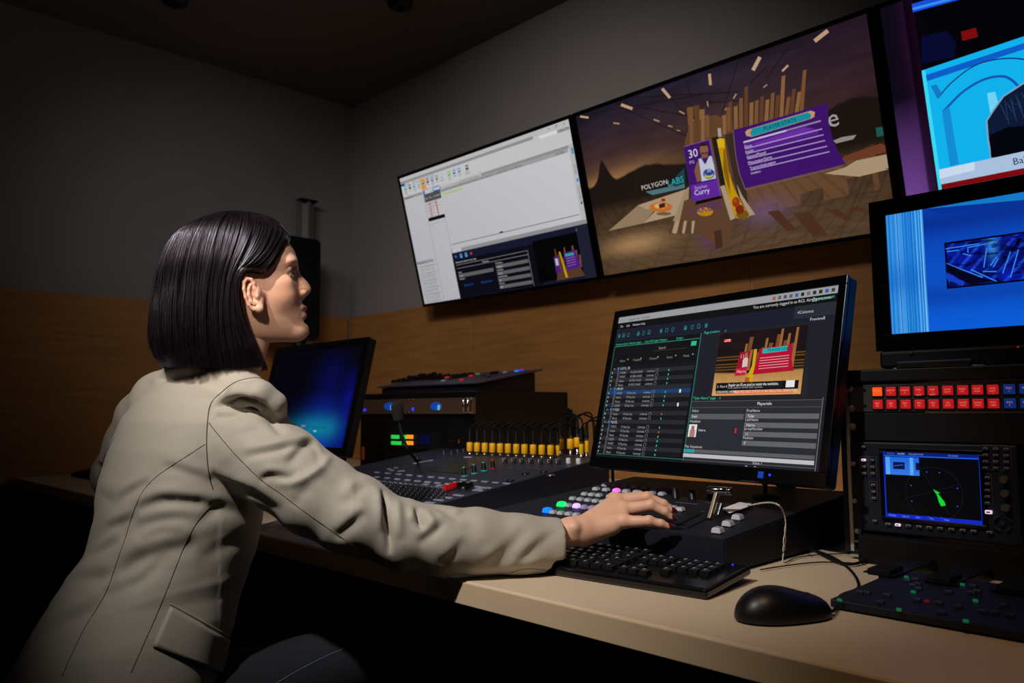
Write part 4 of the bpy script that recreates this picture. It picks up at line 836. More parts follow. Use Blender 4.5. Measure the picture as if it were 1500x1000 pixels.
def city(u, v):
    o = mixc(LC(4, 8, 60), LC(14, 30, 190), fbm(u*2, v*2, 8)**1.5); o = mixc(o, LC(30, 90, 240), (np.abs(np.sin(u*31+v*9)) > .93)*fbm(u*3, v*3, 2)*.8); o = mixc(o, LC(60, 150, 250), np.exp(-((u-.3)/.03)**2)*np.exp(-((v-.15)/.25)**2)*.8); return mixc(o, LC(2, 3, 20), (fbm(u*4+3, v*5, 6) > .62)*.8)
P.raster((xa+.003, ya-.003), (xa+wpx-.003, yb3+.003), 110, 56, city)
for a_, b_ in ((((432, 325), (600, 300))), ((436, 400), (620, 470)), ((520, 350), (560, 360)), ((540, 320), (640, 300)), ((640, 320), (625, 420)), ((660, 410), (690, 365)), ((672, 418), (700, 372)), ((620, 440), (690, 440)), ((720, 450), (760, 340)), ((760, 470), (800, 330)), ((440, 340), (500, 332)), ((560, 430), (690, 490)), ((545, 325), (545, 345)), ((436, 465), (520, 510))):
    P.line([q(*a_), q(*b_)], .0018, C(50, 130, 240))
P.poly([q(437, 400), q(600, 468), q(690, 490), q(600, 498), q(560, 510), q(438, 440)], C(4, 6, 30)); P.poly([q(437, 445), q(530, 495), q(520, 512), q(438, 480)], C(20, 60, 190)); P.poly([q(820, 270), q(800, 310), q(780, 312), q(795, 272)], C(4, 6, 24))
P.build(SCR, t)
# paper lying on rack top
pa = aZ(1308, 540, z_top+.004)
t = thing('paper_sheet', 'thin white sheet of paper lying on top of the rack under the picture monitor', 'paper', (RX+.02, ry_l-.17, z_top+.003))
MB().box((RX+.04, ry_l-.16, z_top+.0036), (.09, .14, .0008)).build('sheet', PAPER, t)
# ------------------------------------------------------------ vision mixer (production switcher)
def sloped(X0, Yr, z0, s):
    a = math.atan(s); return Fr((X0, Yr, z0), (0, -1, 0), (math.cos(a), 0, math.sin(a)), (-math.sin(a), 0, math.cos(a)))
def on(fr, px, py, up=0):
    d = ray(px, py); n_ = fr.M[2]; o = fr.o+n_*up; t_ = ((o-CP)@n_)/(d@n_); return fr.loc(CP+d*t_)
SW = sloped(1.154, .70, .798, .077); sw_w, sw_l = .56, .50
sw = thing('vision_mixer', 'dark sloping vision mixer desk with lit keys and fader bar, under the woman\'s hand', 'control panel', (1.4, .98, DESK))
def wedge(X0, X1, y0, y1, z0, z1, zb, bev=.002, name='body', m=NAVY, par=None, mi=0):
    b = bmesh.new(); vs = [b.verts.new(p) for p in ((X0, y0, zb), (X1, y0, zb), (X1, y1, zb), (X0, y1, zb), (X0, y0, z0), (X1, y0, z1), (X1, y1, z1), (X0, y1, z0))]
    for f_ in ((0, 3, 2, 1), (4, 5, 6, 7), (0, 1, 5, 4), (1, 2, 6, 5), (2, 3, 7, 6), (3, 0, 4, 7)): b.faces.new([vs[i] for i in f_])
    bmesh.ops.bevel(b, geom=b.edges[:], offset=bev, segments=2, affect='EDGES'); m_ = MB(); m_.bm(b); return m_.build(name, m, par)
zr = .798+.077*sw_l
SWM = mat('mixer_top', C(20, 24, 36), .55, spec=.25, bump=.1, bscale=900)
wedge(1.154, 1.154+sw_l, .70, .70+sw_w, .7975, zr-.0005, DESK+.004, name='body', m=SWM, par=sw)
m_ = MB()
for x in (1.18, 1.62):
    for y in (.73, 1.23): m_.cyl((x, y, DESK+.003), .012, .006)
m_.build('foot', RUB, sw)
KEYW = mat('clear_key', C(196, 198, 208), .3, spec=.6, coat=.3); KEYT = mat('key_insert', C(140, 142, 154), .5)
LG = glow('lit_green_key', C(20, 235, 110), 1.0); LB = glow('lit_blue_key', C(20, 120, 250), .9); LP = glow('lit_pink_key', C(245, 110, 225), .95); LV = glow('lit_violet_key', C(205, 170, 255), 1.0); LVD = glow('faint_violet_key', C(150, 130, 168), .35)
def skey(px, py, w_=.0155, l_=.0145, m=KEYW, hgt=.007, tm=None):
    x, y, _ = on(SW, px, py, .006); b = bmesh.new(); bmesh.ops.create_cube(b, size=1)
    for v in b.verts:
        k = .78 if v.co.z > 0 else 1; v.co = Vector((v.co.x*w_*k+x, v.co.y*l_*k+y, (v.co.z+.5)*hgt+.0005))
    bmesh.ops.bevel(b, geom=b.edges[:], offset=.0012, segments=2, affect='EDGES'); q_ = MB(SW); q_.bm(b); o = q_.build('key', m, sw)
    MB(SW).box((x, y, hgt+.0009), (w_*.5, l_*.5, .0006), bev=.0002).build('key_cap', tm or (KEYT if m is KEYW else m), o)
Q = lambda x, y: (780+.14667*x, 690+.14667*y)
skey(*Q(150, 383), .020, .0165, LB, .009)
for i in range(4): skey(*Q(207+i*77, 396+i*8.5), .0148, .0135)
skey(*Q(292, 322), .020, .0165, LG, .009); skey(*Q(358, 328), .0125, .0135); skey(*Q(440, 336), .0155, .0145, LV, .008); skey(*Q(515, 346), .014, .0135, LVD); skey(*Q(592, 353), .0145, .0135, LVD); skey(*Q(668, 361), .0145, .0135)
for i in range(5): skey(*Q(402+i*76, 260+i*8), .0152, .014)
for i in range(3): skey(*Q(520+i*72, 216+i*6), .0152, .014)
for i in range(4): skey(*Q(772+i*76, 238+i*3), .0152, .0145, KEYW)
for i in range(3): skey(*Q(1110+i*56, 258+i*4), .013, .0145)
for i, x in enumerate((635, 733, 838, 935, 1040)): skey(*Q(x, 165+i*7.5), .0165, .0155, LP if i == 2 else KEYW)
for i, x in enumerate((728, 825, 925, 1025, 1130)): skey(*Q(x, 125+i*6.5), .0165, .0155)
for x, y in ((1190, 208), (1293, 214), (1282, 160), (1375, 168), (1345, 336), (1408, 352), (1475, 366)): skey(*Q(x, y), .0165, .0155)
for x, y in ((670, 372), (577, 434), (477, 500)): skey(980+.15*x, 700+.15*y, .0185, .0185, hgt=.009)
# engraved legends and grooves
SL = mat('silver_legend', C(92, 96, 108), .4); 
def strip(p, q_, wd=.0012, h=.0008, m=SL, par=sw, fr=SW, nm='legend_strip', base=.0003):
    a = on(fr, *p); b_ = on(fr, *q_); d = b_-a; L_ = np.linalg.norm(d); ang = math.atan2(d[1], d[0]); f = fr.sub(((a[0]+b_[0])/2, (a[1]+b_[1])/2, base), ang, 2)
    return MB(f).box((0, 0, 0), (L_, wd, h)).build(nm, m, par)
strip((901, 703), (945, 706)); strip((989, 735.5), (1022, 738.5), .002); strip((1027, 748.5), (1032, 749), .001); strip((1033, 735.5), (1047, 736.5))
for p, q_ in (((990, 770), (1026, 752)), ((1007, 773), (1040, 757))): strip(p, q_, .006, .0006, RUB, nm='fader_slot', base=.0004)
# rotary knobs
for px, py in ((990, 729), (1014.5, 731), (1041, 728)):
    x, y, _ = on(SW, px, py); m_ = MB(SW); m_.lathe((x, y, 0), [(.0085, 0), (.0085, .002), (.0068, .003), (.0062, .019), (.005, .0205)], n=24); o = m_.build('rotary_knob', BLK, sw)
    MB(SW).box((x-.0015, y-.0062, .012), (.0006, .0008, .012)).build('pointer', SL, o)
# transition bar
x, y, _ = on(SW, 1040, 760); 
BEI = mat('lever_metal', C(176, 160, 140), .35, metal=.7)
top = on(SW, 1050, 719, .052); m_ = MB(SW); a = V(x, y, .0); b_ = V(top[0]*.4+x*.6, y+.030, .056)
pa = SW.at(*a); 
tb = aD(1052, 718, (pa-CP)@CF+.018); tbl = SW.loc(tb)
f = SW; d = tbl-a; L_ = np.linalg.norm(d); dz = d/L_; ex = V(1, 0, 0)-dz*dz[0]; ex /= np.linalg.norm(ex); ey = np.cross(dz, ex)
fl = Fr(SW.at(*((a+tbl)/2)), ex@SW.M, ey@SW.M, dz@SW.M)
lever = MB(fl).box((0, 0, 0), (.0062, .012, L_), bev=.0006).build('fader_lever', BEI, sw); MB(fl).box((.0075, .012, -.004), (.0035, .010, L_*.42), bev=.0006).build('fader_linkage', STEEL, sw)
ct = fl.at(.004, 0, L_/2); hf = Fr(ct, SW.M[0], SW.M[1], SW.M[2]).sub((0, 0, 0), .12, 2)
m_ = MB(hf); m_.lathe((0, 0, 0), [(.0055, -.024), (.0072, -.0235), (.0076, -.02), (.0076, .014), (.0066, .0145), (.0066, .017), (.0076, .0175), (.0076, .021), (.006, .0225)], axis=0, n=28); m_.build('fader_handle', CHROME, sw)
# joystick
x, y, _ = on(SW, 1122, 729); m_ = MB(SW); m_.lathe((x, y, 0), [(.026, 0), (.027, .002), (.0245, .0045), (.019, .0035), (.014, .006), (.006, .008)], n=40); js = m_.build('joystick', RUB, sw)
m_ = MB(SW); m_.lathe((x, y, .006), [(.004, 0), (.004, .018), (.0065, .022), (.0065, .036), (.004, .039)], n=20); m_.build('joystick_stick', BLK, js)
x, y, _ = on(SW, 1035, 738); 
for px, py, nm in ((1060, 748.5, 1), ): pass
# paper tag and string
tagp = [SW.at(*(on(SW, px, py, .0035)[:2]), .0035+ (.0 if px < 1080 else .003)) for px, py in ((1058, 745), (1068.5, 751.8), (1096, 744.5), (1101, 740), (1102, 738), (1084, 737.6))]
tt_ = thing('price_tag', 'small white paper tag lying on the vision mixer beside the chrome fader handle', 'tag', tagp[0])
m_ = MB(); n6 = len(tagp); up = SW.M[2]*.0007; vv = tagp+[p+up for p in tagp]; m_.add(vv, [list(range(n6)), list(range(n6, 2*n6))[::-1]]+[[i, i+n6, (i+1) % n6+n6, (i+1) % n6] for i in range(n6)]); m_.build('card', PAPER, tt_)
c_ = aD(1096.5, 740.2, ((tagp[3]-CP)@CF)); MB(Fr(SW.at(*on(SW, 1096.5, 740.6, .008)), *SW.M)).lathe((0, 0, 0), [(.0012, 0), (.0022, .0003), (.0022, .0008), (.0012, .001)], n=14, cap=False).build('eyelet', SL, tt_)
sp = []
a0 = SW.at(*on(SW, 1098, 740, .0085)); 
for k, (px, py) in enumerate(((1107, 738.2), (1115, 736.6), (1123, 735.8), (1130, 735.9))): sp.append(SW.at(*on(SW, px, py, .010+.003*k)))
hang = [aY(px, py, .688) for px, py in ((1139, 738.5), (1145.5, 745), (1149.5, 755.5), (1151, 766), (1150, 780), (1149, 796), (1148, 808), (1147, 818), (1146, 824.2))]
main = spline([a0]+sp+hang, 90); main[:, 2] = np.maximum(main[:, 2], DESK+.002)
STR = mat('white_string', C(206, 202, 192), .8, noise=.15, nscale=300)
m_ = MB(); K = len(main)
for ph in (0, math.pi):
    wob = np.array([[.0011*math.cos(i*.9+ph), .0, .0011*math.sin(i*.9+ph)] for i in range(K)]); spread = np.exp(-((np.arange(K)-68)/8.)**2)*.0032*(1 if ph else -1)
    m_.tube(main+wob+np.c_[spread, spread*0, spread*0], .0009, 6)
m_.build('string', STR, tt_)
MB().lathe(hang[6]-V(0, 0, 0), [(.0024, -.001), (.0024, .001)], n=10).build('knot_band', RUB, tt_)
# ------------------------------------------------------------ sound mixing console
CN = sloped(1.123, 1.40, .799, .131); cl, cw = .61, .74
cs2 = thing('mixing_console', 'long dark sloping audio console left of the vision mixer, with yellow plugs behind', 'console', (1.43, 1.77, DESK))
zc = .799+.131*.605
CNM = mat('console_top', C(26, 30, 46), .45, spec=.45, bump=.1, bscale=800)
wedge(1.123, 1.728, 1.40, 1.40+cw, .7985, zc-.0005, DESK+.004, name='body', m=CNM, par=cs2)
m_ = MB()
for x in (1.15, 1.69):
    for y in (1.44, 2.1): m_.cyl((x, y, DESK+.003), .012, .006)
m_.build('foot', RUB, cs2)
def cbox(px, py, w_, l_, h_, m, nm, up=.0, z=0, bev=.0006):
    x, y, _ = on(CN, px, py, up); return MB(CN).box((x, y, h_/2+z), (w_, l_, h_), bev=bev).build(nm, m, cs2)
KL = mat('lilac_key', C(140, 144, 168), .35, spec=.5)
Q = lambda x, y: (500+.2*x, 640+.2*y)
row1 = [(262+i*79, 262+i*6.9, ) for i in range(13)]
for x, y in row1: cbox(*Q(x, y), .022, .0075, .003, KL, 'channel_key')
for i in range(13): cbox(*Q(180+i*74+8, 290+i*7.2), .021, .0075, .003, KL, 'channel_key')
for i in range(5): cbox(*Q(620+i*98, 350+i*8.5), .020, .010, .003, KL, 'channel_key')
for x, y in ((350, 238), (400, 229), (372, 248), (430, 254), (450, 251)): cbox(*Q(x, y), .014, .008, .003, KL, 'channel_key')
for i in range(6): cbox(*Q(545+i*22, 195-i*4), .011, .012, .003, KL, 'channel_key')
cbox(*Q(928, 151), .030, .008, .003, KL, 'channel_key')
for x, y in ((650, 486), (715, 466), (778, 449), (860, 432), (1002, 395), (1040, 376)): cbox(*Q(x, y), .033, .009, .003, KL, 'channel_key')
strip(Q(250, 318), Q(760, 374), .005, .001, KL, cs2, CN, 'label_strip')
# display recessed in the console
dq = [on(CN, *Q(x, y))[:2] for x, y in ((640, 248), (880, 268), (988, 190), (765, 180))]
m_ = MB(CN); m_.prism([tuple(p) for p in dq], .0002, .0012); m_.build('display', mat('olive_display', C(20, 19, 8), .3, emit=C(34, 32, 8), es=.35), cs2)
# knobs with rings
TEA = mat('teal_ring', C(40, 178, 172), .4, spec=.4, emit=C(30, 130, 126), es=.15); REDP = mat('red_plastic', C(206, 26, 32), .4, emit=C(120, 10, 12), es=.12)
for x, y, m in ((902, 285, TEA), (976, 266, TEA), (1046, 247, TEA), (1113, 231, REDP)):
    lx, ly, _ = on(CN, *Q(x, y)); m_ = MB(CN); m_.cyl((lx, ly, .0012), .0088, .0024, n=28); k = m_.build('knob_ring', m, cs2)
    m_ = MB(CN); m_.lathe((lx, ly, .0024), [(.0072, 0), (.0062, .002), (.0055, .018), (.0045, .02)], n=24); o = m_.build('rotary_knob', BLK, cs2)
    MB(CN).cyl((lx, ly, .0232), .004, .0016, n=18).build('knob_cap', m, o)
# fader caps
def cap_(px, py, m, z=0):
    lx, ly, _ = on(CN, px, py); b = bmesh.new(); bmesh.ops.create_cube(b, size=1)
    for v in b.verts: k = .8 if v.co.z > 0 else 1; v.co = Vector((v.co.x*.011*k+lx, v.co.y*.026*(.86 if v.co.z > 0 else 1)+ly, (v.co.z+.5)*.013+z+.002))
    bmesh.ops.bevel(b, geom=b.edges[:], offset=.0014, segments=2, affect='EDGES'); q_ = MB(CN); q_.bm(b); o = q_.build('fader_cap', m, cs2)
    MB(CN).box((lx, ly, .0152+z), (.009, .0012, .0008)).build('pointer', PAPER, o)
cap_(*Q(783, 392), REDP); cap_(*Q(836, 374), REDP); cap_(*Q(880, 372), BLK); cap_(*Q(935, 376), BLK)
# short fader and trim knob field
KD = mat('dim_knob', C(34, 38, 50), .3, spec=.6)
fld = []
for r_ in range(6):
    for c_ in range(12):
        px, py = Q(300+c_*38-r_*2+r_*26, 338+c_*4.6+r_*22)
        lx, ly, _ = on(CN, px, py)
        if ly > .012 and lx < -.03: fld.append((lx, ly))
for lx, ly in fld[:60]: m_ = MB(CN); m_.lathe((lx, ly, 0), [(.0042, 0), (.0036, .006), (.0026, .007)], n=10); m_.build('small_knob', KD, cs2)
# gain trims beside the plugs: dark knobs with white pointer, two white caps
R = lambda x, y: (640+.17333*x, 580+.17333*y)
for x, y, wht in ((580, 560, 0), (655, 560, 0), (725, 566, 0), (800, 566, 0), (880, 572, 0), (960, 572, 0), (1030, 572, 0), (1113, 566, 1), (1198, 570, 1)):
    lx, ly, _ = on(CN, *R(x, y)); m_ = MB(CN); m_.lathe((lx, ly, 0), [(.0068, 0), (.0062, .0125), (.0052, .0138)], n=20); o = m_.build('trim_knob', WHITEP if wht else KD, cs2)
    if not wht: MB(CN).box((lx-.003, ly-.0062, .0085), (.0012, .0008, .011)).build('pointer', PAPER, o)
for x, y in ((58, 478), (122, 478), (175, 468), (225, 462)): lx, ly, _ = on(CN, *R(x, y+8)); m_ = MB(CN); m_.cyl((lx, ly, .005), .004, .01, n=14); m_.build('trim_knob', STEEL, cs2)
for x, y in ((750, 655), (905, 640), (962, 672), (620, 715)): lx, ly, _ = on(CN, *R(x, y)); m_ = MB(CN); m_.lathe((lx, ly, 0), [(.011, 0), (.011, .0015), (.008, .003), (.004, .0018)], n=22); m_.build('jack_socket', BLKG if x < 950 else CHROME, cs2)
for x, y, w_ in ((590, 610, .03), (700, 625, .03), (800, 612, .04), (1040, 594, .05), (870, 620, .02)): cbox(*R(x, y), w_, .003, .001, mat('faint_legend', C(60, 66, 86), .5), 'legend_strip')
# ------------------------------------------------------------ yellow plugs with black leads
def plug(px, pyt, pyb, label, grp='yellow plugs standing in the rear of the audio console', thin=False, tall=0, nm='audio_plug', dx=0):
    l = on(CN, px, pyb+(tall or .009)/.0019); base = CN.at(l[0], l[1], 0); dep = (base-CP)@CF; s_ = dep/FPX; hb = (pyb-pyt)*s_; r = .0098 if not thin else .0066
    t = thing(nm, label, 'plug', base, grp); f = Fr(base, (1, 0, 0), (0, 1, 0), (0, 0, 1)); z = .009 if not tall else tall
    m_ = MB(f); m_.lathe((0, 0, 0), [(.0062, 0), (.0062, .003), (.0045, .0035), (.0045, z+.001)], n=16); m_.build('metal_shaft', CHROME, t)
    m_ = MB(f); m_.lathe((0, 0, z), [(r*.93, 0), (r, .0015), (r, hb-.0015), (r*.9, hb)], n=24); yb_ = m_.build('yellow_sleeve', YEL, t)
    m_ = MB(f); m_.box((-r*.71-.0002, -r*.71-.0002, z+hb*.5), (.004, .004, .0016)); 
    m_ = MB(f); m_.lathe((0, 0, z+hb), [(.004, 0), (.004, .004+tall*.4)], n=14); m_.build('metal_collar', STEEL, t)
    zt = z+hb+.004+tall*.4
    m_ = MB(f); m_.lathe((0, 0, zt), [(.0062, 0), (.0064, .004), (.0052, .012), (.0042, .036)], n=16); m_.build('black_boot', BLK, t)
    top = base+V(0, 0, zt+.036); rr = random.Random(int(px)); lean = V(.0, rr.uniform(-.012, -.03), 0)
    pts = spline([top-V(0, 0, .004), top+V(.004, 0, .012)+lean*.3, top+V(.035, 0, .022)+lean, top+V(.075, 0, -.005)+lean*1.6, top+V(.092, 0, -.07)+lean*1.8, V(top[0]+.10, top[1]+lean[1]*2, DESK+.02)], 26)
    pts[:, 0] = np.minimum(pts[:, 0], 1.78); pts[:, 2] = np.maximum(pts[:, 2], DESK+.006)
    MB().tube(pts, .0026, 8).build('cable', RUB, t); return t
xs = (278, 340, 405, 470, 535, 602, 672, 742, 815, 888, 962); 
ords = ['leftmost yellow plug in the rear row of the audio console']+['%s yellow plug from the left in the even rear row of the audio console' % w_ for w_ in ('second', 'third', 'fourth', 'fifth', 'sixth', 'seventh', 'eighth', 'ninth', 'tenth')]+['last yellow plug at the right end of the even rear row']
for i, x in enumerate(xs): px, pt = R(x, 388+i*2.6); _, pb_ = R(x, 462+i*3.3); plug(px, pt, pb_, ords[i])
for x, yt, yb_, lb, tl, th in ((1045, 362, 443, 'tall yellow plug with black boot, first of the raised cluster beside the even row', .016, 0), (1130, 360, 443, 'raised yellow plug in the middle of the cluster beside the even row', .018, 0), (1188, 348, 430, 'rearmost raised yellow plug, just left of the thin ones', .020, 0), (1022, 418, 496, 'low yellow plug half hidden behind the raised cluster', .004, 1), (1222, 405, 490, 'thin yellow plug with long green striped neck, nearer the white trim caps', .008, 1), (1268, 378, 475, 'thin yellow plug at the far right end, nearest the desktop monitor', .010, 1)):
    px, pt = R(x, yt); _, pb_ = R(x, yb_); plug(px, pt, pb_+tl*100*0, lb, tall=tl, thin=bool(th))
# bundle of leads rising behind
p0 = CN.at(*on(CN, 836, 668)); 
t = thing('cable_bundle', 'bunched black leads sticking up behind the raised yellow plugs', 'cable', (p0[0]+.06, p0[1], DESK))
for k in range(5):
    a = aD(834+k*2.2, 632, 2.44); b_ = aD(828+k*4.2, [603, 598, 600, 606, 612][k], 2.43); m_ = MB(); pts = spline([V(a[0]+.05, a[1], DESK+.01), V(a[0]+.03, a[1], a[2]-.05), a, b_], 20)
    m_.tube(pts, np.r_[np.full(14, .0026), np.linspace(.003, .0052, 6)], 8); m_.build('lead', RUB, t)
# ------------------------------------------------------------ amplifier cabinet behind the console
AX = 1.80; yR = aX(697, 590, AX)[1]; yL = aX(528, 600, AX)[1]; zt = aX(697, 572, AX)[2]; XB = aY(832, 572, yR)[0]
cab = thing('equipment_case', 'black equipment case behind the audio console, with a brushed metal strip across its front', 'case', ((AX+XB)/2, (yR+yL)/2, DESK))
MB().box(((AX+XB)/2, (yR+yL)/2, (zt+DESK)/2), (XB-AX, yL-yR, zt-DESK), bev=.004).build('case_body', BLK, cab)
AF = Fr((AX-.0005, yL, DESK), (0, -1, 0), (0, 0, 1), (-1, 0, 0)); aw = yL-yR
def ap(px, py): return AF.loc(aX(px, py, AX))[:2]
x0, y0 = ap(531, 606); x1, y1 = ap(697, 582); _, y2 = ap(697, 606)
BR = mat('brushed_strip', C(150, 122, 104), .38, metal=.75, noise=.08, nscale=30, wood=(1, 60, 1))
MB(AF).box(((x0+x1)/2, (y1+y2)/2, .006), (x1-x0, (y1-y2), .012), bev=.001).build('metal_strip', BR, cab)
OV = mat('blue_reflection', C(20, 60, 160), .2, emit=C(16, 74, 170), es=.55, noise=.5, nscale=24); OV2 = mat('pale_window_glint', C(120, 190, 210), .3, emit=C(90, 170, 200), es=.6)  # blue reflection and pale glint in the ovals, put in as glowing colour
for px in (575, 644):
    x, y = ap(px, 595); o = MB(AF.sub((x, y, .0125), 0)).add([(.026*math.cos(a)*(1 if math.cos(a) > 0 else 1.35), .0155*math.sin(a), z) for z in (0, .002) for a in np.linspace(0, 2*math.pi, 28, endpoint=False)], [list(range(28))[::-1], list(range(28, 56))]+[[i, (i+1) % 28, 28+(i+1) % 28, 28+i] for i in range(28)]).build('oval_window', OV, cab)
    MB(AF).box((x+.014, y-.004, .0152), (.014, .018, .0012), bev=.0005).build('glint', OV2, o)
for px, py in ((538.5, 600), (609, 599)): x, y = ap(px, py); MB(AF).cyl((x, y, .0135), .0058, .003, n=20).build('indicator_light', glow('blue_led', C(40, 50, 255), 1.2), cab)
for px, py in ((602, 585), (608, 585), (602, 603), (608, 603), (532, 588)): x, y = ap(px, py); MB(AF).cyl((x, y, .013), .0035, .003, n=12).build('screw', CHROME, cab)
xh, _ = ap(690, 590); xh2, _ = ap(695, 590)
for xx in (xh-.004, xh2+.002): m_ = MB(AF); m_.tube([(xx, y1-.004, .012), (xx, y1-.006, .03), (xx, y2+.006, .03), (xx, y2+.004, .012)], .004, 10); m_.build('handle', CHROME, cab)
# meter unit with level lights
xm0, ym0 = ap(566, 632); xm1, ym1 = ap(640, 656)
MB(AF).box(((xm0+xm1)/2, (ym0+ym1)/2, .005), (xm1-xm0+.06, ym0-ym1+.012, .01), bev=.001).build('meter_unit', BLKM, cab)
GB = glow('green_level', C(40, 190, 70), .95); OB = glow('orange_level', C(245, 140, 30), 1.0)
for r_, yy in enumerate((639.5, 648.5)):
    for (xa, xb, m) in (((577, 588.5, GB), (592.5, 599, GB), (599.4, 609, OB)) if r_ == 0 else ((577, 591.5, GB), (595.5, 599, GB), (599.4, 609, OB))):
        a = ap(xa, yy-3); b_ = ap(xb, yy+3); MB(AF).box(((a[0]+b_[0])/2, (a[1]+b_[1])/2, .0115), (b_[0]-a[0], a[1]-b_[1], .003), bev=.001).build('level_light', m, cab)
    a = ap(611, yy-2); b_ = ap(614.5, yy+2); MB(AF).box(((a[0]+b_[0])/2, (a[1]+b_[1])/2, .011), (b_[0]-a[0], a[1]-b_[1], .002)).build('level_light', KD, cab)
a = ap(619, 636); b_ = ap(634, 651); MB(AF).box(((a[0]+b_[0])/2, (a[1]+b_[1])/2, .0112), (b_[0]-a[0], a[1]-b_[1], .003), bev=.001).build('small_display', mat('dim_blue_display', C(8, 12, 40), .2, emit=C(8, 14, 60), es=.5), cab)
x, y = ap(664, 645); MB(AF).box((x, y, .0115), (.022, .003, .002)).build('card_slot', STEEL, cab); x, y = ap(676, 646); MB(AF).box((x, y, .0115), (.003, .012, .002)).build('status_light', glow('amber_led', C(120, 60, 10), .5), cab)
x, y = ap(534.5, 663); MB(AF).box((x+.006, y, .0115), (.012, .05, .004)).build('status_light', glow('amber_strip', C(96, 40, 6), .5), cab)
# tilted control surface on the case
WXF = AX+.05; zf = zt+.002; e0 = aX(700, 561, WXF); e1 = aY(795, 541, e0[1]); yl2 = aX(552, 566, WXF)[1]; sl_ = (e1[2]-e0[2])/(e1[0]-e0[0])
ks = thing('camera_control_panel', 'tilted control panel with black knobs and blue keys lying on top of the equipment case', 'control panel', (WXF+.15, (e0[1]+yl2)/2, zt))
wedge(WXF+.01, e1[0]-.03, e0[1]+.01, yl2-.02, e0[2]-.005, e0[2]-.005+(e1[0]-.04-WXF)*sl_, zt+.001, name='base', m=mat('violet_black', C(26, 22, 34), .5), par=ks)
KF = Fr((WXF, yl2, e0[2]), (0, -1, 0), V(1, 0, sl_)/math.hypot(1, sl_), V(-sl_, 0, 1)/math.hypot(1, sl_)); kl = (e1[0]-WXF)*math.hypot(1, sl_); kw = yl2-e0[1]
MB(KF).box((kw/2, kl/2, -.001), (kw, kl, .005), bev=.001).build('top_plate', mat('blue_grey_plate', C(46, 48, 74), .4, spec=.5), ks)
for px, py, r, h in [(577+i*7.6, 560-(i*.9 if i < 6 else 5), .011, .012+.002*min(i, 6)) for i in range(10)]+[(655, 552, .016, .014), (668, 553, .018, .016), (680, 551, .016, .014), (690, 549, .012, .012), (724, 547, .018, .010), (600, 554, .012, .014), (618, 551, .013, .014), (636, 549, .013, .014), (645, 547, .012, .014)]:
    l = on(KF, px, py+1); 
    if -.0 < l[1] < kl: MB(KF).lathe((l[0], l[1], .0015), [(r, 0), (r*.92, h*.8), (r*.75, h)], n=18).build('rotary_knob', RUB, ks)
for px, py, m in ((649, 559, PAPER), (700, 549, PAPER), (740, 546.5, PAPER), (690, 551.5, RED), (676, 557.5, RED), (655, 553.5, RED), (757, 544.5, LB), (770, 542, glow('violet_key', C(90, 60, 230), .7)), (660, 556, GDIM), (708, 551, GDIM), (715, 553, GDIM)):
    l = on(KF, px, py); l[1] = min(max(l[1], .012), kl-.012); MB(KF).box((l[0], l[1], .004), (.016, .012, .005), bev=.001).build('key', m, ks)
# ------------------------------------------------------------ gooseneck microphone
p = [aD(582, 602, 2.1), aD(584, 615, 2.1), aD(590, 640, 2.08), aD(600, 662, 2.06)]; foot = CN.at(*on(CN, 612, 676)); 
t = thing('gooseneck_microphone', 'slim black gooseneck microphone standing in front of the metal strip of the case', 'microphone', foot)
MB().tube(spline([foot, p[3], p[2], p[1]], 24), .0038, 10).build('gooseneck', RUB, t)
m_ = MB(); d = p[0]-p[1]; ax_ = spline([aD(580, 589, 2.1), aD(581, 592, 2.1), aD(582, 598, 2.1), aD(584, 612, 2.1), aD(585, 617, 2.1)], 16); m_.tube(ax_, np.interp(np.linspace(0, 1, 16), [0, .08, .2, .5, .9, 1], [.004, .0115, .015, .0165, .013, .009]), 18); m_.build('foam_windshield', mat('black_foam', C(10, 10, 12), .95, bump=.6, bscale=500), t)
MB(Fr(foot, *CN.M)).lathe((0, 0, 0), [(.012, 0), (.012, .004), (.006, .008), (.005, .02)], n=20).build('socket_base', BLK, t)
# ------------------------------------------------------------ left monitor, behind the woman
B = aX(511, 668, 1.42); T_ = aX(537, 492, 1.51); w5 = .60; hfull = .405; ti = 13.0
f5 = panel_frame((0, 0, 0), 0, ti); zc5 = B[2]+hfull/2*math.cos(math.radians(ti)); xc5 = 1.42+hfull/2*math.sin(math.radians(ti)); yr5 = (B[1]+T_[1])/2
f5 = panel_frame((xc5, yr5+w5/2+.022, zc5), 0, ti); h5 = hfull-.05
t = display(f5, w5, h5, .022, .03, 'monitor glowing blue behind the woman\'s shoulder at the left', 'monitor', 'desktop_monitor', bb=.028, base=V(xc5+.15, yr5+w5/2, DESK))
c = f5.at(0, 0, -.04); m_ = MB(); m_.tube([c, c+V(.07, 0, -.02), (c[0]+.10, c[1], c[2]-.1), (c[0]+.10, c[1], DESK+.02)], .02, 12); m_.build('stand_neck', BLK, t)
MB().box((c[0]+.08, c[1], DESK+.008), (.2, .28, .016), bev=.006).build('stand_base', BLK, t)
P = Pic(f5, w5, h5); hw, hh2 = w5/2, h5/2
def blue(u, v):
    base = mixc(LC(1, 2, 10), LC(4, 8, 70), np.exp(-((u-.72)/.16)**2)*np.clip(v*3, 0, 1)); base = mixc(base, LC(6, 40, 150), np.clip((v-.45)*2.2, 0, 1)*np.exp(-((u-.7)/.22)**2))
    base = mixc(base, LC(10, 120, 150), np.exp(-((v-.82)/.11)**2)*np.exp(-((u-.68)/.26)**2)); base = mixc(base, LC(6, 14, 130), np.clip((u-.84)*9, 0, 1)*(v > .2)*.7*np.clip((v-.2)*3, 0, 1)); return base*np.clip((1-u)*30, 0.15, 1)[..., None]
P.raster((-hw, hh2), (hw, -hh2), 70, 50, blue)
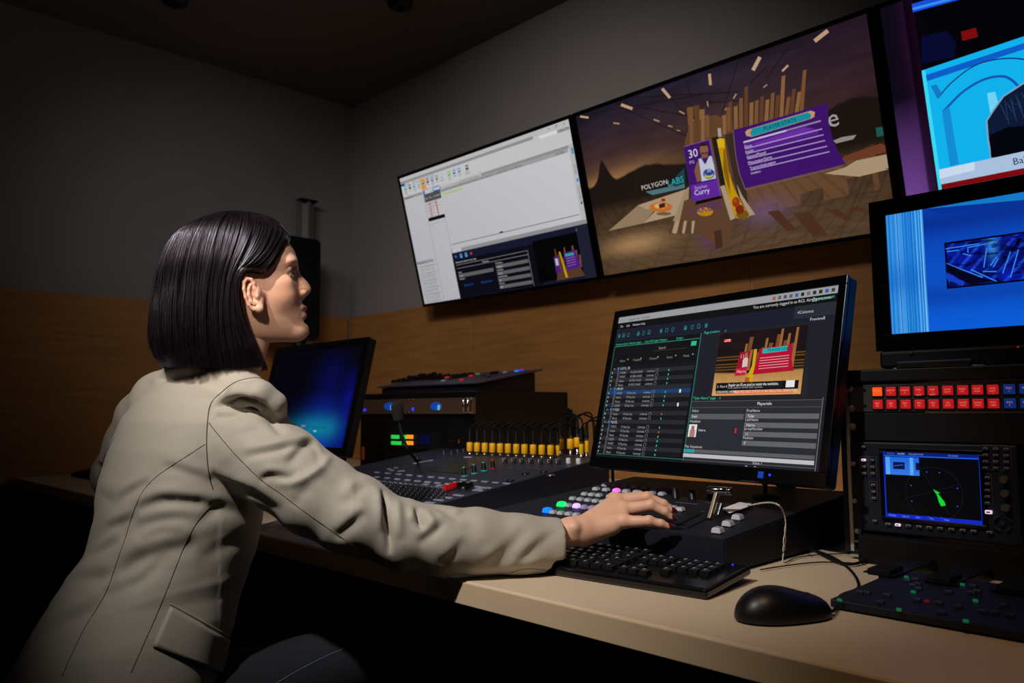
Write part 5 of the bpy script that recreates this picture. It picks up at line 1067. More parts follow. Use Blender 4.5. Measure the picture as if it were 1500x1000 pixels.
P.text((.02, -hh2+.062), 'CAPACITY CONTROL SYSTEM', .012, C(10, 60, 84), px=False, sx=.9); P.rect((.09, -hh2+.05), (.11, -hh2+.056), C(110, 190, 200), px=False); P.rect((.0, -hh2+.066), (.03, -hh2+.074), C(120, 110, 140), px=False)
P.build(SCRD, t)
# something dark on the far end of the desk
p0 = aZ(72, 690, DESK); X0, Y0 = 1.02, 3.72
t = thing('desk_device', 'low black device lying alone on the far left end of the desk', 'device', (X0+.09, 3.45, DESK))
wedge(X0, X0+.17, Y0-.5, Y0-.0, DESK+.014, DESK+.045, DESK+.0005, bev=.012, name='body', m=RUB, par=t)
for i in range(5): MB().box((X0+.12, Y0-.12-i*.07, DESK+.042), (.03, .05, .014), bev=.004).build('raised_key', RUB, t)
# ------------------------------------------------------------ keyboard
rv = V(.101, -.995, 0); rv /= np.linalg.norm(rv); av = V(-rv[1], rv[0], 0); a_ = .07
KB = Fr(V(.99, .632, DESK+.014)-rv*.455, rv, av*math.cos(a_)+V(0, 0, math.sin(a_)), np.cross(rv, av*math.cos(a_)+V(0, 0, math.sin(a_))))
kb = thing('keyboard', 'black computer keyboard on the desk in front of the vision mixer', 'keyboard', (1.06, .87, DESK))
kd = .153
MB(KB).box((.2275, kd/2, -.006), (.455, kd, .015), bev=.005, seg=3).build('case', BLKG, kb)
m_ = MB(KB)
for x in (.04, .415): m_.box((x, kd-.02, -.0155), (.02, .012, .009), bev=.001); m_.box((x, .015, -.014), (.02, .008, .002))
m_.build('foot', RUB, kb)
KCAP = mat('key_black', C(20, 21, 25), .24, spec=.6); KGLINT = mat('key_glint', C(120, 128, 134), .5, emit=C(120, 130, 138), es=.35)  # T-shaped glints on the keys, put in as pale glowing strokes
u_ = .0183; rows_ = [[(i, 1) for i in range(0, 15)], [(i, 1) for i in range(13)]+[(13, 2)], [(0, 1.5)]+[(1.5+i, 1) for i in range(12)]+[(13.5, 1.5)], [(0, 1.8)]+[(1.8+i, 1) for i in range(11)]+[(12.8, 2.2)], [(0, 2.3)]+[(2.3+i, 1) for i in range(10)]+[(12.3, 2.7)], [(0, 1.4), (1.4, 1.3), (2.7, 1.3), (4, 6), (10, 1.3), (11.3, 1.3), (12.6, 1.2), (13.8, 1.2)]]
cnt_k = 0
def kkey(cx, cy, w_, h_=1):
    global cnt_k
    cnt_k += 1
    b = bmesh.new(); bmesh.ops.create_cube(b, size=1)
    for v in b.verts:
        k = .0045 if v.co.z > 0 else .0016; sx, sy = w_*u_-k, h_*u_-k; v.co = Vector((v.co.x*sx+cx, v.co.y*sy+cy, (v.co.z+.5)*.0075+.0012))
    bmesh.ops.bevel(b, geom=b.edges[:], offset=.0007, segments=1, affect='EDGES'); q_ = MB(KB); q_.bm(b); o = q_.build('key', KCAP, kb)
    if cx > .05: 
        q_ = MB(KB); q_.box((cx-w_*u_*.12, cy+.002, .0089), (.0011, .0055, .0004)); q_.box((cx-w_*u_*.12, cy+.0046, .0089), (.0048, .0009, .0004)); q_.build('key_glint', KGLINT, o)
for r_, row in enumerate(rows_):
    yy = kd-.016-r_*u_*1.14-(0 if r_ == 0 else .005)
    for (x, w_) in row: kkey(.012+(x+w_/2)*u_, yy, w_)
for r_ in (1, 2):
    for c_ in range(3): kkey(.012+(15.4+c_+.5)*u_, kd-.016-r_*u_*1.14-.005, 1)
for x, r_ in ((16.4, 4), (15.4, 5), (16.4, 5), (17.4, 5)): kkey(.012+(x+.5)*u_, kd-.016-r_*u_*1.14-.005, 1)
for r_ in range(1, 6):
    for c_ in range(4):
        if cnt_k < 99: kkey(.012+(18.8+c_+.5)*u_, kd-.016-r_*u_*1.14-.005, 1)
MB(KB).box((.43, kd-.012, .0022), (.003, .002, .001)).build('indicator_light', glow('blue_led', C(40, 50, 255), 1.2), kb)
# ------------------------------------------------------------ mouse and cables
mo = aZ(1146, 890, DESK+.014); hd = V(.86, -.51, 0); hd /= np.linalg.norm(hd); sd = V(-hd[1], hd[0], 0)
ms = thing('computer_mouse', 'black wired computer mouse near the desk edge, right of the keyboard', 'mouse', (mo[0], mo[1], DESK))
g = Grid((-.075, -.045, -.006), (.075, .045, .055), .0015, Fr((mo[0], mo[1], DESK), hd, sd, (0, 0, 1)))
g.ell((-.018, 0, .006), (.046, .034, .037), 0, pad=.08); g.ell((.022, 0, .004), (.046, .030, .028), .02, pad=.04); g.ell((.0, -.0, .006), (.06, .027, .02), .01, pad=.03)
sl, (x, y, z) = g.box((-1, -1, -1), (1, 1, 1)); g.put(np.broadcast_to(-(z-.002), g.F.shape).astype(np.float32), sl, .002, 'i')
vs, qs = g.mesh(); mesh_obj('shell', relax(vs, qs, 2), qs, mat('mouse_black', C(14, 14, 17), .38, spec=.45), ms)
fmz = Fr((mo[0], mo[1], DESK), hd, sd, (0, 0, 1)); MB(fmz).cyl((.035, 0, .0215), .010, .007, axis=1, n=20, bev=.001).build('scroll_wheel', RUB, ms)
cp_ = [fmz.at(.064, 0, .010), fmz.at(.075, 0, .006)]+[aZ(px, py, DESK+.0035) for px, py in ((1230, 873), (1252, 864), (1258, 857), (1252, 842), (1240, 829), (1222, 817), (1200, 808), (1180, 806))]
MB().tube(spline(cp_, 60), .0021, 8).build('cable', RUB, ms)
def cable(nm, label, pts, r=.0014):
    o = MB().tube(spline([aZ(px, py, DESK+.0025+r) for px, py in pts], 50), r, 8).build(nm, RUB); tag(o, label, 'cable')
cable('power_cable', 'thick black cable crossing the desk from the monitor base to the rack corner', [(1195, 806), (1222, 820), (1243, 826), (1262, 823), (1275, 818)], .0026)
cable('data_cable', 'thin black cable running from the keyboard straight to the rack', [(1114, 834), (1160, 827), (1205, 823), (1266, 825)], .0011)
cable('thin_cable', 'thin black cable curving on the desk behind the hanging string', [(1150, 824), (1168, 816), (1200, 812), (1240, 810), (1262, 806)], .0009)
# ------------------------------------------------------------ the woman
FH = np.cross(V(0, 0, 1), CR); FH = V(CF[0], CF[1], 0); FH /= np.linalg.norm(FH); RH = V(CR[0], CR[1], 0); RH /= np.linalg.norm(RH)
th, pt = math.radians(15), math.radians(12)
f0 = RH*math.cos(th)+FH*math.sin(th); lf = np.cross(V(0, 0, 1), f0); fw = f0*math.cos(pt)+V(0, 0, 1)*math.sin(pt); uh = np.cross(fw, lf)
HF = Fr(aD(353, 441, 1.44), fw, lf, uh)
def hp(px, py, y=-.03):
    d = ray(px, py); n_ = HF.M[1]; o = HF.at(0, y, 0); t_ = ((o-CP)@n_)/(d@n_); q_ = HF.loc(CP+d*t_); return V(q_[0], y, q_[2])
person = thing('person', 'woman with a dark bob in a beige blazer, seated and reaching to the mixer', 'person', (.45, 1.25, 0))
def skin_mat():
    m = mat('skin', C(222, 172, 144), .48, spec=.4, bump=.12, bscale=900); p = m.node_tree.nodes['Principled BSDF']; N = m.node_tree.nodes; L = m.node_tree.links
    at = N.new('ShaderNodeAttribute'); at.attribute_name = 'tint'; L.new(at.outputs['Color'], p.inputs['Base Color'])
    p.inputs['Subsurface Weight'].default_value = .12; p.inputs['Subsurface Radius'].default_value = (.012, .005, .003); p.inputs['Subsurface Scale'].default_value = 1; return m
SKIN = skin_mat()
def BP(*a_): return aD(*a_)
# ---- head
g = Grid((-.105, -.092, -.135), (.135, .092, .155), .00125, HF)
sl, (x, y, z) = g.box((-1, -1, -1), (1, 1, 1))
zs = [-.13, -.0885, -.081, -.07, -.058, -.048, -.035, -.0157, 0, .0193, .0326, .045, .058, .07, .0916, .11, .13, .142]
xfz = np.interp(z, zs, [.06, .088, .100, .1045, .1025, .1035, .1045, .104, .1035, .1035, .1045, .1085, .1115, .1105, .103, .091, .062, .02])
Wz = np.interp(z, [-.13, -.09, -.08, -.065, -.05, -.03, -.01, .01, .03, .05, .08, .11, .13, .142], [.02, .025, .033, .044, .0525, .0595, .0645, .067, .068, .070, .072, .064, .045, .02])
xbz = np.interp(z, [-.13, -.07, -.045, -.02, .02, .06, .10, .13, .142], [-.0, -.005, -.012, -.03, -.075, -.088, -.08, -.045, -.01])
def smz(A, k):
    a_ = np.pad(np.asarray(A).ravel(), k, mode='edge'); return np.convolve(a_, np.ones(2*k+1)/(2*k+1), 'valid').reshape(np.shape(A)).astype(np.float32)
for _ in range(2): Wz = smz(Wz, 6); xfz = smz(xfz, 2); xbz = smz(xbz, 7)
xc_ = .018+0*z; pw = np.interp(z, [-.09, -.04, .03, .08], [2.0, 2.1, 2.35, 2.3])
dx = np.where(x > xc_, (x-xc_)/(xfz-xc_), (xc_-x)/(xc_-xbz)); q_ = (np.abs(dx)**pw+(np.abs(y)/Wz)**pw)**(1/pw)
d0 = ((q_-1)*np.minimum(.07, Wz+.01)).astype(np.float32)
g.F[...] = d0
# jaw plane: from the jaw angle down to the chin
jn = V(.020, 0, -.085); jn = V(-.20, 0, -1.0); jn /= np.linalg.norm(jn); jp = V(.075, 0, -.0895)
pj = ((x-jp[0])*jn[0]+(z-jp[2])*jn[2]+0*y)
g.put(np.broadcast_to(pj, g.F.shape).astype(np.float32), sl, .016, 'i')
g.ell((-.005, 0, .055), (.093, .073, .092), .01, pad=.02)
g.ell((.086, 0, -.074), (.0165, .02, .014), .014)                       # chin
for s_ in (-1, 1):
    g.ell((.071, s_*.040, -.006), (.022, .018, .022), .022)                 # cheek
    g.ell((.072, s_*.048, .013), (.018, .010, .009), .015)                 # cheekbone
    g.ell((.1115, s_*.034, .031), (.019, .017, .0135), .012, 's')              # eye socket
    g.ell((.096, s_*.026, .050), (.012, .024, .0065), .012)                # brow ridge
    g.ell((.0865, s_*.0325, .0315), (.0118, .0118, .0118), .002)           # eyeball with lids
    g.chain([(.092, s_*.022, .034), (.0985, s_*.031, .0395), (.094, s_*.040, .0365), (.086, s_*.047, .030)], [.0018, .0024, .0022, .0015], .004)
    g.chain([(.092, s_*.022, .0275), (.0965, s_*.031, .0235), (.091, s_*.041, .0245)], [.0012, .0016, .0012], .004)
    g.ell((.1070, s_*.0112, -.0050), (.0095, .0066, .0072), .006)            # nose wing
    g.ell((.1145, s_*.0058, -.0090), (.0045, .0028, .0028), .002, 's')
g.chain([(.100, 0, .042), (.1035, 0, .030), (.1098, 0, .017), (.1142, 0, .0085), (.1160, 0, .0025)], [.008, .0058, .0058, .0066, .0074], .009)
g.ell((.1165, 0, .0008), (.0076, .0080, .0064), .006)
g.cap((.106, 0, -.0135), (.1145, 0, -.0055), .0042, .0042, .006)
g.ell((.1030, 0, -.0325), (.0062, .020, .0050), .006); g.ell((.1055, 0, -.0335), (.0062, .010, .0040), .004)
g.ell((.1020, 0, -.0470), (.0066, .017, .0056), .006)
g.chain([(.101, -.024, -.0418), (.1095, -.010, -.0406), (.111, 0, -.0412), (.1095, .010, -.0406), (.101, .024, -.0418)], [.001, .0013, .0014, .0013, .001], .0015, 's')
g.ell((.108, 0, -.0572), (.006, .018, .004), .006, 's')
# ear (right, towards the camera) and a mirrored left one
E2 = lambda x_, y_: hp(340+.22*x_, 300+.22*y_, -.078)
def ear(sg):
    P_ = lambda x_, y_, dy=0: V(1, sg, 1)*(E2(x_, y_)+V(0, -dy, 0))*V(1, 1, 1) if sg == 1 else (E2(x_, y_)+V(0, -dy, 0))*V(1, -1, 1)
    c = P_(140, 600); g.ell(P_(138, 585, -.004), (.0125, .007, .026), .004); g.ell(P_(165, 670, -.003), (.0095, .0055, .013), .005)
    g.cap(P_(150, 600, -.012), P_(140, 590, -.004), .016, .013, .008)
    g.ell(P_(131, 575, .0095), (.0082, .0085, .0145), .003, 's'); g.ell(P_(142, 622, .008), (.0085, .0085, .0085), .003, 's')
    g.chain([P_(158, 596, .001), P_(150, 560, .003), P_(146, 525, .004), P_(128, 500, .005), P_(100, 494, .006), P_(81, 518, .0075), P_(80, 565, .0085), P_(92, 620, .0075), P_(112, 668, .005), P_(142, 698, .003)], [.0026, .0028, .0030, .0031, .0031, .0031, .0029, .0027, .0027, .003], .0022)
    g.chain([P_(128, 528, .0035), P_(112, 560, .0045), P_(112, 600, .005), P_(128, 645, .0045), P_(150, 664, .004)], [.0020, .0026, .0027, .0028, .0028], .002)
    g.ell(P_(178, 690, .001), (.0075, .0050, .0070), .003); g.ell(P_(166, 612, .0025), (.0036, .0046, .0052), .0028)
    g.cap(P_(190, 640, -.004), P_(186, 690, -.003), .004, .004, .006)
ear(1); ear(-1)
# neck
N0 = HF.loc(aD(300, 575, 1.46)); g2lo = None
hv, hq = g.mesh(); hv = relax(hv, hq, 1, .4)
hl = HF.loc(hv)
def sk(n): return np.tile(np.array(C(220, 172, 146)), (n, 1))
tint = sk(len(hl)); 
def blend(t, mask, col): t[:, :3] = t[:, :3]*(1-mask[:, None])+np.array(col[:3])*mask[:, None]
gx = lambda c, r: np.exp(-(((hl-np.array(c))/np.array(r))**2).sum(1))
blend(tint, np.clip(1.5*gx((.106, 0, -.0335), (.012, .018, .0055)), 0, 1)*(hl[:, 0] > .093)*.85, C(150, 78, 80)); blend(tint, np.clip(1.5*gx((.105, 0, -.0470), (.012, .017, .0062)), 0, 1)*(hl[:, 0] > .093)*.85, C(158, 84, 84))
for s_ in (-1, 1): blend(tint, gx((.078, s_*.045, -.005), (.03, .03, .024))*.4, C(214, 134, 104)); blend(tint, gx((.005, s_*.08, 0), (.03, .02, .03))*.3, C(216, 140, 118)); blend(tint, gx((.094, s_*.034, .0315), (.010, .012, .004))*.8, C(92, 70, 66))
# neck + covered torso, rough
gn = Grid((-.30, -.27, -.62), (.14, .27, -.02), .005, HF)
def HL(px, py, d): return HF.loc(aD(px, py, d))
gn.cap((-.022, 0, -.03), HL(326, 562, 1.45), .049, .046, .02)
gn.cap((.012, 0, -.052), HL(350, 560, 1.42), .034, .030, .03)
T = [aD(300, 575, 1.46), aD(275, 640, 1.42), aD(262, 700, 1.39), aD(262, 800, 1.36), aD(200, 930, 1.31)]
gn.cap(HF.loc(T[0]), HF.loc(T[1]), .045, .075, .02)
for a_, b_ in zip(T[1:-1], T[2:]): gn.cap(HF.loc(a_), HF.loc(b_), .075, .085, .02)
SHR, SHL = aD(368, 630, 1.32), aD(205, 625, 1.54)
gn.cap(HF.loc(T[1]), HF.loc(SHR), .05, .04, .02); gn.cap(HF.loc(T[1]), HF.loc(SHL), .05, .04, .02)
nv, nq = gn.mesh(); nv = relax(nv, nq, 2)
# ---- right hand and forearm
HA = [(p[0], aD(*p[1:4]), p[4]) for p in (
    ('w0', 560, 784, 1.28, .034), ('w1', 700, 790, 1.30, .030), ('w2', 800, 788, 1.335, .0255), ('w3', 838, 778, 1.34, .0225), ('w4', 852, 777, 1.345, .0215),
    ('pm', 914, 764, 1.35, .0112), ('pp', 951, 763, 1.337, .0082), ('pd', 968, 766.5, 1.334, .0068), ('pt', 978.5, 770.5, 1.333, .0052),
    ('rm', 913, 747, 1.382, .0128), ('rp', 954, 740, 1.376, .0095), ('rd', 974, 749, 1.370, .0075), ('rt', 983, 757, 1.368, .0056),
    ('mm', 903, 735, 1.408, .0138), ('mp', 948, 729, 1.408, .0098), ('md', 972, 738, 1.402, .0078), ('mt', 983, 746.5, 1.398, .0058),
    ('im', 900, 733, 1.435, .0130), ('ip', 938, 728, 1.440, .0095), ('id', 960, 738, 1.436, .0075), ('it', 970, 747, 1.434, .0056),
    ('t0', 862, 782, 1.375, .0165), ('t1', 890, 768, 1.425, .0125), ('t2', 915, 760, 1.445, .0098), ('t3', 935, 757, 1.452, .0075))]
J = {k: (p, r) for k, p, r in HA}
allp = np.array([p for k, p, r in HA if k != 'w0' and k != 'w1']); gh = Grid(allp.min(0)-.045, allp.max(0)+.035, .00115)
def ch(keys, k=.004, sc=1): gh.chain([J[a][0] for a in keys], [J[a][1]*sc for a in keys], k)
ch(['w2', 'w3', 'w4'], .01)
for a_, f_ in (('pm', .80), ('rm', .95), ('mm', 1.0), ('im', 1.0)): gh.cap(J['w4'][0], J[a_][0], .0185, J[a_][1]*.98, .010)
mid = lambda a_, b_, t: J[a_][0]*(1-t)+J[b_][0]*t
gh.cap(aD(855, 784, 1.343), aD(896, 773, 1.347), .0175, .0125, .010)        # heel of the hand, little finger side
gh.cap(mid('pm', 'rm', .5), mid('w4', 'rm', .3), .0105, .016, .008); gh.cap(mid('rm', 'mm', .5), mid('w4', 'mm', .3), .0115, .016, .008)
for a_ in 'prmi':
    k_ = [a_+c for c in 'mpdt']; ch(k_, .0035)
    p_, r_ = J[a_+'p']; gh.ell(p_+V(0, 0, .0015), (r_*.95,)*3, .004)           # knuckle
    p_, r_ = J[a_+'m']; gh.ell(p_+V(0, 0, .003), (r_*.85,)*3, .008)
for a_ in 'pr': # extensor tendons
    gh.cap(mid('w4', a_+'m', .25)+V(0, 0, .0155), J[a_+'m'][0]+V(0, 0, .010), .0018, .0022, .008)
gh.cap(mid('w4', 'mm', .25)+V(0, 0, .0160), J['mm'][0]+V(0, 0, .011), .002, .0025, .008)
gh.ell(aD(841, 772, 1.322), (.008, .008, .0075), .010)                        # wrist bone
ch(['t0', 't1', 't2', 't3'], .008)
av_, aq = gh.mesh(); av_ = relax(av_, aq, 1, .4)
atint = sk(len(av_)); 
for k_ in ('pp', 'rp', 'mp', 'mm', 'pm', 'rm', 'pt', 'rt', 'mt'):
    dd = np.linalg.norm(av_-J[k_][0], axis=1); blend(atint, np.exp(-(dd/.013)**2)*.4, C(206, 122, 96))
ga = Grid(np.minimum(J['w0'][0], J['w2'][0])-.05, np.maximum(J['w0'][0], J['w2'][0])+.05, .004)
ga.chain([J[a][0] for a in ('w0', 'w1', 'w2')], [J[a][1] for a in ('w0', 'w1', 'w2')], .01)
ga.cap(SHR, J['w0'][0], .042, .036, .01) if 0 else None
fv, fq = ga.mesh()
# left hand: the same hand mirrored at the end of the far sleeve
we = BP(312, 733, 1.73); wl = we-BP(172, 696, 1.60); wl[2] = 0; wl /= np.linalg.norm(wl); dr = J['mp'][0]-J['w3'][0]; dr[2] = 0; dr /= np.linalg.norm(dr); sd_ = np.cross(V(0, 0, 1), dr); sl_h = np.cross(V(0, 0, 1), wl)
rel_ = av_-J['w3'][0]; keep = rel_@dr > -.06; lv = we+V(0, 0, .01)+wl*.02+(rel_@dr)[:, None]*wl-(rel_@sd_)[:, None]*sl_h+rel_[:, 2:3]*V(0, 0, 1); lv[:, 2] += max(0, DESK+.004-lv[:, 2].min()); lq = aq[:, ::-1]
vs = []; qs = []; tn = []; n_ = 0
for v_, q__, t__ in ((lv, lq, atint), (hv, hq, tint), (nv, nq, sk(len(nv))), (av_, aq, atint), (fv, fq, sk(len(fv)))):
    vs.append(v_); qs.append(q__+n_); tn.append(t__); n_ += len(v_)
body = mesh_obj('body', np.concatenate(vs), np.concatenate(qs), SKIN, person, attr=np.concatenate(tn))
# nails
NAIL = mat('dark_red_polish', C(74, 10, 20), .18, spec=.6, coat=.4)
for a_ in 'prmi':
    d_, t_ = J[a_+'d'][0], J[a_+'t'][0]; ax_ = t_-d_; ax_ /= np.linalg.norm(ax_); upn = V(0, 0, 1)-ax_*ax_[2]; upn /= np.linalg.norm(upn); upn = upn*.93+(CP-t_)/np.linalg.norm(CP-t_)*.37; upn -= ax_*(upn@ax_); upn /= np.linalg.norm(upn); sdv = np.cross(upn, ax_); r_ = J[a_+'t'][1]
    nf = Fr(t_+ax_*.004+upn*r_*.62, ax_, sdv, upn); m_ = MB(nf); vs_ = []; fs_n = []; nu, nv_ = 10, 14
    for i in range(nu+1):
        u = i/nu
        for j in range(nv_): w_ = 2*math.pi*j/nv_; vs_.append((.0078*math.cos(u*math.pi)*-1, r_*.86*math.sin(u*math.pi)*math.cos(w_), r_*.55*math.sin(u*math.pi)*math.sin(w_)))
    for i in range(nu):
        for j in range(nv_): k2 = (j+1) % nv_; fs_n.append([i*nv_+j, i*nv_+k2, (i+1)*nv_+k2, (i+1)*nv_+j])
    m_.add(vs_, fs_n, sm=True); m_.build('fingernail', NAIL, person)
# eyebrow, lashes, eye
BROW = mat('brow_hair', C(34, 24, 22), .6)
for s_ in (-1, 1):
    m_ = MB(HF); pts = spline([(.1085, s_*.016, .0475), (.1085, s_*.026, .053), (.100, s_*.038, .055), (.089, s_*.049, .050)], 20); pts[:, 0] += .0008
    for k in range(5): m_.tube(pts+V(0, 0, (k-2)*.0011), .0010*np.r_[np.linspace(.5, 1, 8), np.linspace(1, .2, 12)]*(1.1 if abs(k-2) < 2 else .8), 5)
    m_.build('eyebrow', BROW, person)
    m_ = MB(HF); m_.tube(spline([(.0985, s_*.023, .034), (.1012, s_*.031, .0375), (.0975, s_*.039, .0365), (.090, s_*.045, .032)], 16), .0009, 5)
    for k in range(16):
        a_ = k/15; p_ = spline([(.0985, s_*.023, .034), (.1012, s_*.031, .0375), (.0975, s_*.039, .0365), (.090, s_*.045, .032)], 16)[k]; m_.tube([p_, p_+V(.0045, s_*.0015*a_, .0008), p_+V(.007, s_*.003*a_, .0035)], [.0003, .00022, .0001], 4)
    m_.build('eyelashes', BROW, person)
    m_ = MB(HF); m_.lathe((.0905, s_*.0315, .0322), [(.0001, .0088), (.003, .0083), (.0055, .0068), (.0075, .0045), (.0085, 0)], axis=0, n=20, cap=False); m_.build('eye', mat('eye_white', C(150, 160, 185), .1, spec=.8), person)
    m_ = MB(HF); m_.lathe((.0905, s_*.0315, .0322), [(.0001, .0092), (.0025, .0090), (.0045, .0080)], axis=0, n=20, cap=False); m_.build('iris', mat('iris_dark', C(30, 26, 34), .08, spec=.9), person)
# ---- hair
gpx = [[(398, 317), (412, 326), (425, 343), (410, 374), (392, 402), (372, 402), (357, 408), (351, 440), (360, 478), (376, 510), (388, 534)],
       [(388, 313), (402, 324), (408, 342), (396, 374), (376, 396), (360, 402), (350, 418), (348, 446), (354, 480), (366, 510), (374, 536)],
       [(368, 309), (377, 320), (380, 342), (370, 370), (358, 392), (350, 406), (345, 424), (343, 450), (346, 482), (352, 510), (358, 537)],
       [(350, 307), (352, 318), (350, 340), (343, 368), (336, 390), (331, 408), (328, 430), (326, 455), (327, 484), (330, 510), (334, 538)],
       [(338, 307), (330, 317), (318, 338), (310, 366), (305, 390), (302, 410), (300, 432), (299, 458), (299, 485), (301, 510), (306, 537)],
       [(330, 308), (308, 318), (290, 338), (278, 366), (272, 390), (268, 410), (266, 432), (264, 458), (264, 485), (266, 510), (274, 535)],
       [(324, 309), (290, 322), (263, 343), (249, 370), (242, 392), (238, 412), (235, 434), (233, 460), (232, 487), (235, 512), (248, 534)],
       [(320, 310), (276, 328), (249, 350), (236, 374), (229, 396), (226, 415), (223, 436), (220, 462), (219, 488), (224, 512), (236, 530)]]
NG = 40
GD = np.array([spline([tuple(hp(a_, b_, -.035)[[0, 2]])+(0,) for a_, b_ in row], NG)[:, :2] for row in gpx])   # (8,NG,2) local x,z
xm, z0, ea, ec, eb = .004, .052, .109, .122, .0865
def env_y(x_, z_, off=0):
    xb_ = np.interp(z_, GD[-1, ::-1, 1], GD[-1, ::-1, 0])      # silhouette at the back for this height
    up_ = np.clip((z_-z0)/ec, 0, 1); cu_ = np.sqrt(1-up_**2); bl = np.clip((z0-z_)/.07, 0, 1); bl = bl*bl*(3-2*bl)
    xf_ = (xm+ea*cu_)*(1-bl)+.078*bl; A_ = np.maximum((xf_-xb_)/2, .012); X_ = (xf_+xb_)/2
    b_ = np.interp(z_, [-.14, -.10, -.04, 0, .05, .2], [.074, .084, .088, .087, eb, eb])
    return (b_*cu_+off)*np.clip(1-np.abs((x_-X_)/(A_+off))**2.2, 0, 1)**.5
def guide(s):      # s 0..7 -> NG x 2
    i = min(int(s), 6); f = s-i; a_, b_ = GD[i], GD[i+1]; p0 = GD[max(i-1, 0)]; p3 = GD[min(i+2, 7)]
    return .5*((2*a_)+(b_-p0)*f+(2*p0-5*a_+4*b_-p3)*f*f+(3*a_-p0-3*b_+p3)*f**3)
HAIR = mat('dark_hair', C(27, 20, 23), .28, spec=.6, noise=.35, nscale=60)
HAIR.node_tree.nodes['Principled BSDF'].inputs['Specular Tint'].default_value = (.86, .8, 1, 1)
hvs = []; hfs = []; hn = 0
SS = np.linspace(0, 7, 60)
for sg in (-1, 1):
    rows = []
    for s in SS:
        G_ = guide(s); cx_ = np.interp(np.arange(NG), [0, NG-1], [0, 0]); xx, zz = G_[:, 0].copy(), G_[:, 1].copy()
        ctr = V(.0, .02); vx, vz = xx-ctr[0], zz-ctr[1]; L_ = np.hypot(vx, vz)+1e-6; sh = np.where(zz > -.02, .006, .003); xx -= vx/L_*sh; zz -= np.where(zz > 0, vz/L_*sh, 0)
        yy = sg*np.maximum(env_y(G_[:, 0], G_[:, 1])-.006, 0)*np.clip(np.arange(NG)/7, 0, 1)**.55; rows.append(np.c_[xx, yy, zz])
    R_ = np.array(rows); base = hn; hvs.append(HF(R_.reshape(-1, 3))); hn += 60*NG
    for i in range(59):
        for j in range(NG-1):
            q4 = [base+i*NG+j, base+i*NG+j+1, base+(i+1)*NG+j+1, base+(i+1)*NG+j]; hfs.append(q4 if sg == -1 else q4[::-1])
shell_v = np.concatenate(hvs); shell_f = np.array(hfs)
# strands: thin three sided tubes
def strands(nst, wd0, spread):
    outv = []; outf = []; n0 = 0; NP = 26
    for k in range(nst):
        sg = -1 if rng.random() < .72 else 1; s = rng.random()*7.0; G_ = guide(s); idx = np.linspace(0, NG-1, NP); x_ = np.interp(idx, range(NG), G_[:, 0]); z_ = np.interp(idx, range(NG), G_[:, 1])
        t = np.linspace(0, 1, NP); off = (rng.random()**1.5)*spread-.003; clump = math.sin(s*9.0+sg)*.0026+math.sin(s*21+2+t[-1]*2)*.0020+math.sin(s*47+1)*.0016+np.sin(s*33+t*5)*.0012
        y_ = env_y(x_, z_, 0)+off+clump*np.clip(t*2, 0, 1); y_ = y_*np.clip(t/.17, 0, 1)**.55+(t < .17)*.0015; y_ = np.where(env_y(x_, z_) < .004, np.abs(y_)*.5, y_)
        w1, w2, ph = rng.normal(0, .0018), rng.normal(0, .0012), rng.random()*6.28
        x_ = x_+w1*np.sin(t*5+ph)*t+w2*t*t+rng.normal(0, .001)*t-.0*t; ln = 1.035-rng.random()**3*.14; x_ = x_+np.sin(s*17+t*3)*.0016*t
        radial = np.clip((z_-.0)/.12, 0, 1); z_ = z_+radial*off*.8; x_ = x_-off*.5*(s/7)**2*np.clip(t*1.5, 0, 1)
        z_ = np.where(t > .55, z_[int(NP*.55)]+(z_-z_[int(NP*.55)])*ln, z_)
        if rng.random() < .02: x_ -= t**2*rng.random()*.010*(s > 5); 
        P_ = HF(np.c_[x_, sg*y_, z_]); T_ = np.gradient(P_, axis=0); T_ /= np.linalg.norm(T_, axis=1)[:, None]+1e-9
        u = np.cross(T_, HF.M[1]); u /= np.linalg.norm(u, axis=1)[:, None]+1e-9; w_ = np.cross(T_, u); wd = wd0*(.7+.6*rng.random())*np.r_[np.ones(NP-6), np.linspace(1, .15, 6)]
        ring = [P_+(u*math.cos(a_)+w_*math.sin(a_))*wd[:, None] for a_ in (0, 2.094, 4.189)]
        outv.append(np.stack(ring, 1).reshape(-1, 3)); b_ = n0+np.arange(NP-1)[:, None]*3
        for a_ in range(3): c_ = (a_+1) % 3; outf.append(np.c_[b_+a_, b_+c_, b_+3+c_, b_+3+a_])
        n0 += NP*3
    return np.concatenate(outv), np.concatenate(outf)
sv, sf = strands(9500, .00040, .0095)
hair = mesh_obj('hair', np.concatenate([shell_v, sv]), np.concatenate([shell_f, sf+len(shell_v)]), HAIR, person)
